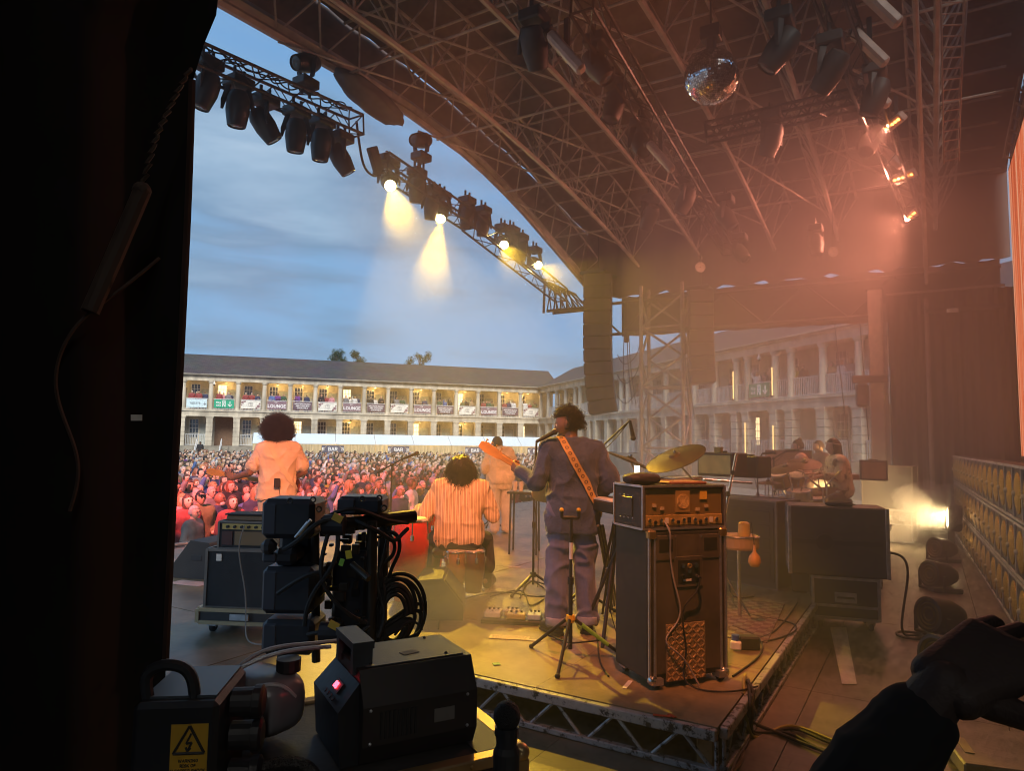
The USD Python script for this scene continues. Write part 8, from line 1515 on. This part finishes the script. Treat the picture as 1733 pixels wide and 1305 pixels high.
# upright microphone
mo_ = dep(858, 1212, 1.2); mm = thing('hand_microphone', 'dark round-headed microphone standing upright at the bottom of the view', 'microphone', mo_-Zv*.5)
obj('grille', MB().sph(mo_, .0235, 3, (1, 1, 1.08)).mesh(), pm('mic_dark', (.02, .02, .02), .6, bump=.8, bscale=500), mm, smooth=True); obj('collar', MB().cyl(mo_-Zv*.032, mo_-Zv*.018, .021, n=16).mesh(), BLM, mm); obj('body', MB().lathe([(0, -.2), (.013, -.2), (.0155, -.1), (.019, -.03), (0, -.03)], mo_, 18).mesh(), BLK, mm, smooth=40); obj('clip', MB().lathe([(.018, -.14), (.0225, -.135), (.023, -.06), (.0185, -.05)], mo_, 18).mesh(), RUB, mm); obj('stand', MB().cyl(mo_-Zv*(mo_[2]+.25), mo_-Zv*.15, .008).mesh(), BLM, mm)
# raised hand and forearm at the lower right
t_ = .68; pe_ = dep(1400, 1400, t_); ph = thing('person', 'dark silhouetted forearm and hand of someone reaching in at the lower right', 'person', pe_*[1, 1, 0]+[0, 0, -.25])
dd = RT*.90+UP*.30+FW*.30; dd /= np.linalg.norm(dd)
w_ = dep(1598, 1160, t_); e_ = dep(1487, 1300, .69); arm_ = chain([dep(1345, 1500, .72), e_, w_], [.040, .034, .0245])
hm_ = hand_man(w_+dd*.002, dd, UP*.80-FW*.55+RT*-.15, .50, 1, .98, .0035, .13, .5)
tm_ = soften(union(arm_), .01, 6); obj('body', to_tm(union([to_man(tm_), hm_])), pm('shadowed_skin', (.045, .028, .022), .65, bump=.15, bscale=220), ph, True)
cu = e_+(w_-e_)*.55; sl_ = soften(union(chain([dep(1345, 1500, .72), e_, cu], [.052, .046, .037])), .007, 4, .004, 22); obj('sleeve', sl_, BLACKCLOTH, ph, True)
# low stage blocks in the lower right corner
bl = thing('stage_block', 'dark low stage block with a pale tape strip in the lower right corner', 'stage block', onz(1690, 1290, -.25)); q = onz(1700, 1275, -.2); obj('block', MB().box(q+[.2, .0, -.0], (1.0, .6, .09), rz=.25, b=.01).mesh(), PLYD, bl); obj('tape', MB().box(onz(1632, 1262, -.153)+[0, 0, .001], (.05, .22, .004), rz=.2).mesh(), pm('tape_tan', (.30, .24, .14), .6), bl)

# ------------------------------------------------------------------ stage smoke
def smoke(name, label, lo, hi, dens, col=(.92, .90, .88), an=.2):
    m = usdkit.material(stage, '/World/Looks/'+name+'_air', {"v": ("principled_volume", {"color": col, "density": dens, "anisotropy": an})}, [], volume="v.volume")
    return obj(name, MB().box2(lo, hi).mesh(), m, label=label, cat='smoke', kind='stuff')
smoke('stage_smoke', 'thin smoke filling the whole stage under the roof', (-6.7, 3.0, -.24), (1.25, 17.6, 6.9), SMOKE*.42)
def prism_smoke(name, label, pts, z0, z1, dens):
    from shapely.geometry import Polygon
    e = trimesh.creation.extrude_polygon(Polygon(pts), z1-z0, engine='earcut'); e.apply_translation((0, 0, z0))
    m = usdkit.material(stage, '/World/Looks/%s_air' % label.split()[0], {"v": ("principled_volume", {"color": (.93, .90, .88), "density": dens, "anisotropy": .2})}, [], volume="v.volume")
    obj(name, e, m, label=label, cat='smoke', kind='stuff')
prism_smoke('upstage_smoke', 'thicker smoke over the upstage half towards the far loudspeakers', [(1.2, 3.6), (-1.6, 5.0), (-3.9, 10.2), (-7.3, 17.5), (1.2, 17.5)], -.2, 5.9, SMOKE*.62)
prism_smoke('far_smoke', 'densest smoke round the drums and the far corner of the stage', [(1.1, 6.5), (-1.2, 7.0), (-3.2, 11.0), (-6.4, 17.4), (1.1, 17.4)], -.15, 5.5, SMOKE*.30)
def puff(name, label, c, r, dens, seed, n=3):
    # a cloud of nested irregular shells, each of even thin smoke, so that it fades outwards
    x = UsdGeom.Xform.Define(stage, newpath(name, None)); x.AddTranslateOp().Set(Gf.Vec3d(*map(float, c))); mats[x.GetPath().pathString] = (np.array(c, float), 0.); p = setd(x.GetPrim(), label=label, category='smoke', kind='stuff')
    m = usdkit.material(stage, '/World/Looks/%s_%d_air' % (name, seed), {"v": ("principled_volume", {"color": (.93, .91, .90), "density": dens/n, "anisotropy": .1})}, [], volume="v.volume"); v = trimesh.creation.icosphere(3)
    for k in range(n):
        f = (k+1)/n; d = .55+.95*meshkit.fbm(v.vertices*1.9+seed*3+k*5, 3)
        obj('cloud', (v.vertices*np.array(r)*f*d[:, None]+np.array(c), v.faces), m, p)
puff('smoke_jet', 'bright puff of smoke lit by the blazing lamp', dep(1572, 858, 11.8), (.55, .45, .40), 5., 3, 5)
puff('low_smoke', 'low smoke drifting between the red conga and the pedalboard', onz(765, 1030, .22), (.8, .6, .42), .65, 5, 4)
for k, (p_, a_, w_) in enumerate(BEAMS):
    d_ = np.array(a_, float)-p_; d_ /= np.linalg.norm(d_); puff('beam_smoke', 'wisp of smoke in the beam of the %s lit yellow lamp' % ordinal(k), p_+d_*1.25, (.95, .95, 1.35), .13, 7+k, 5)
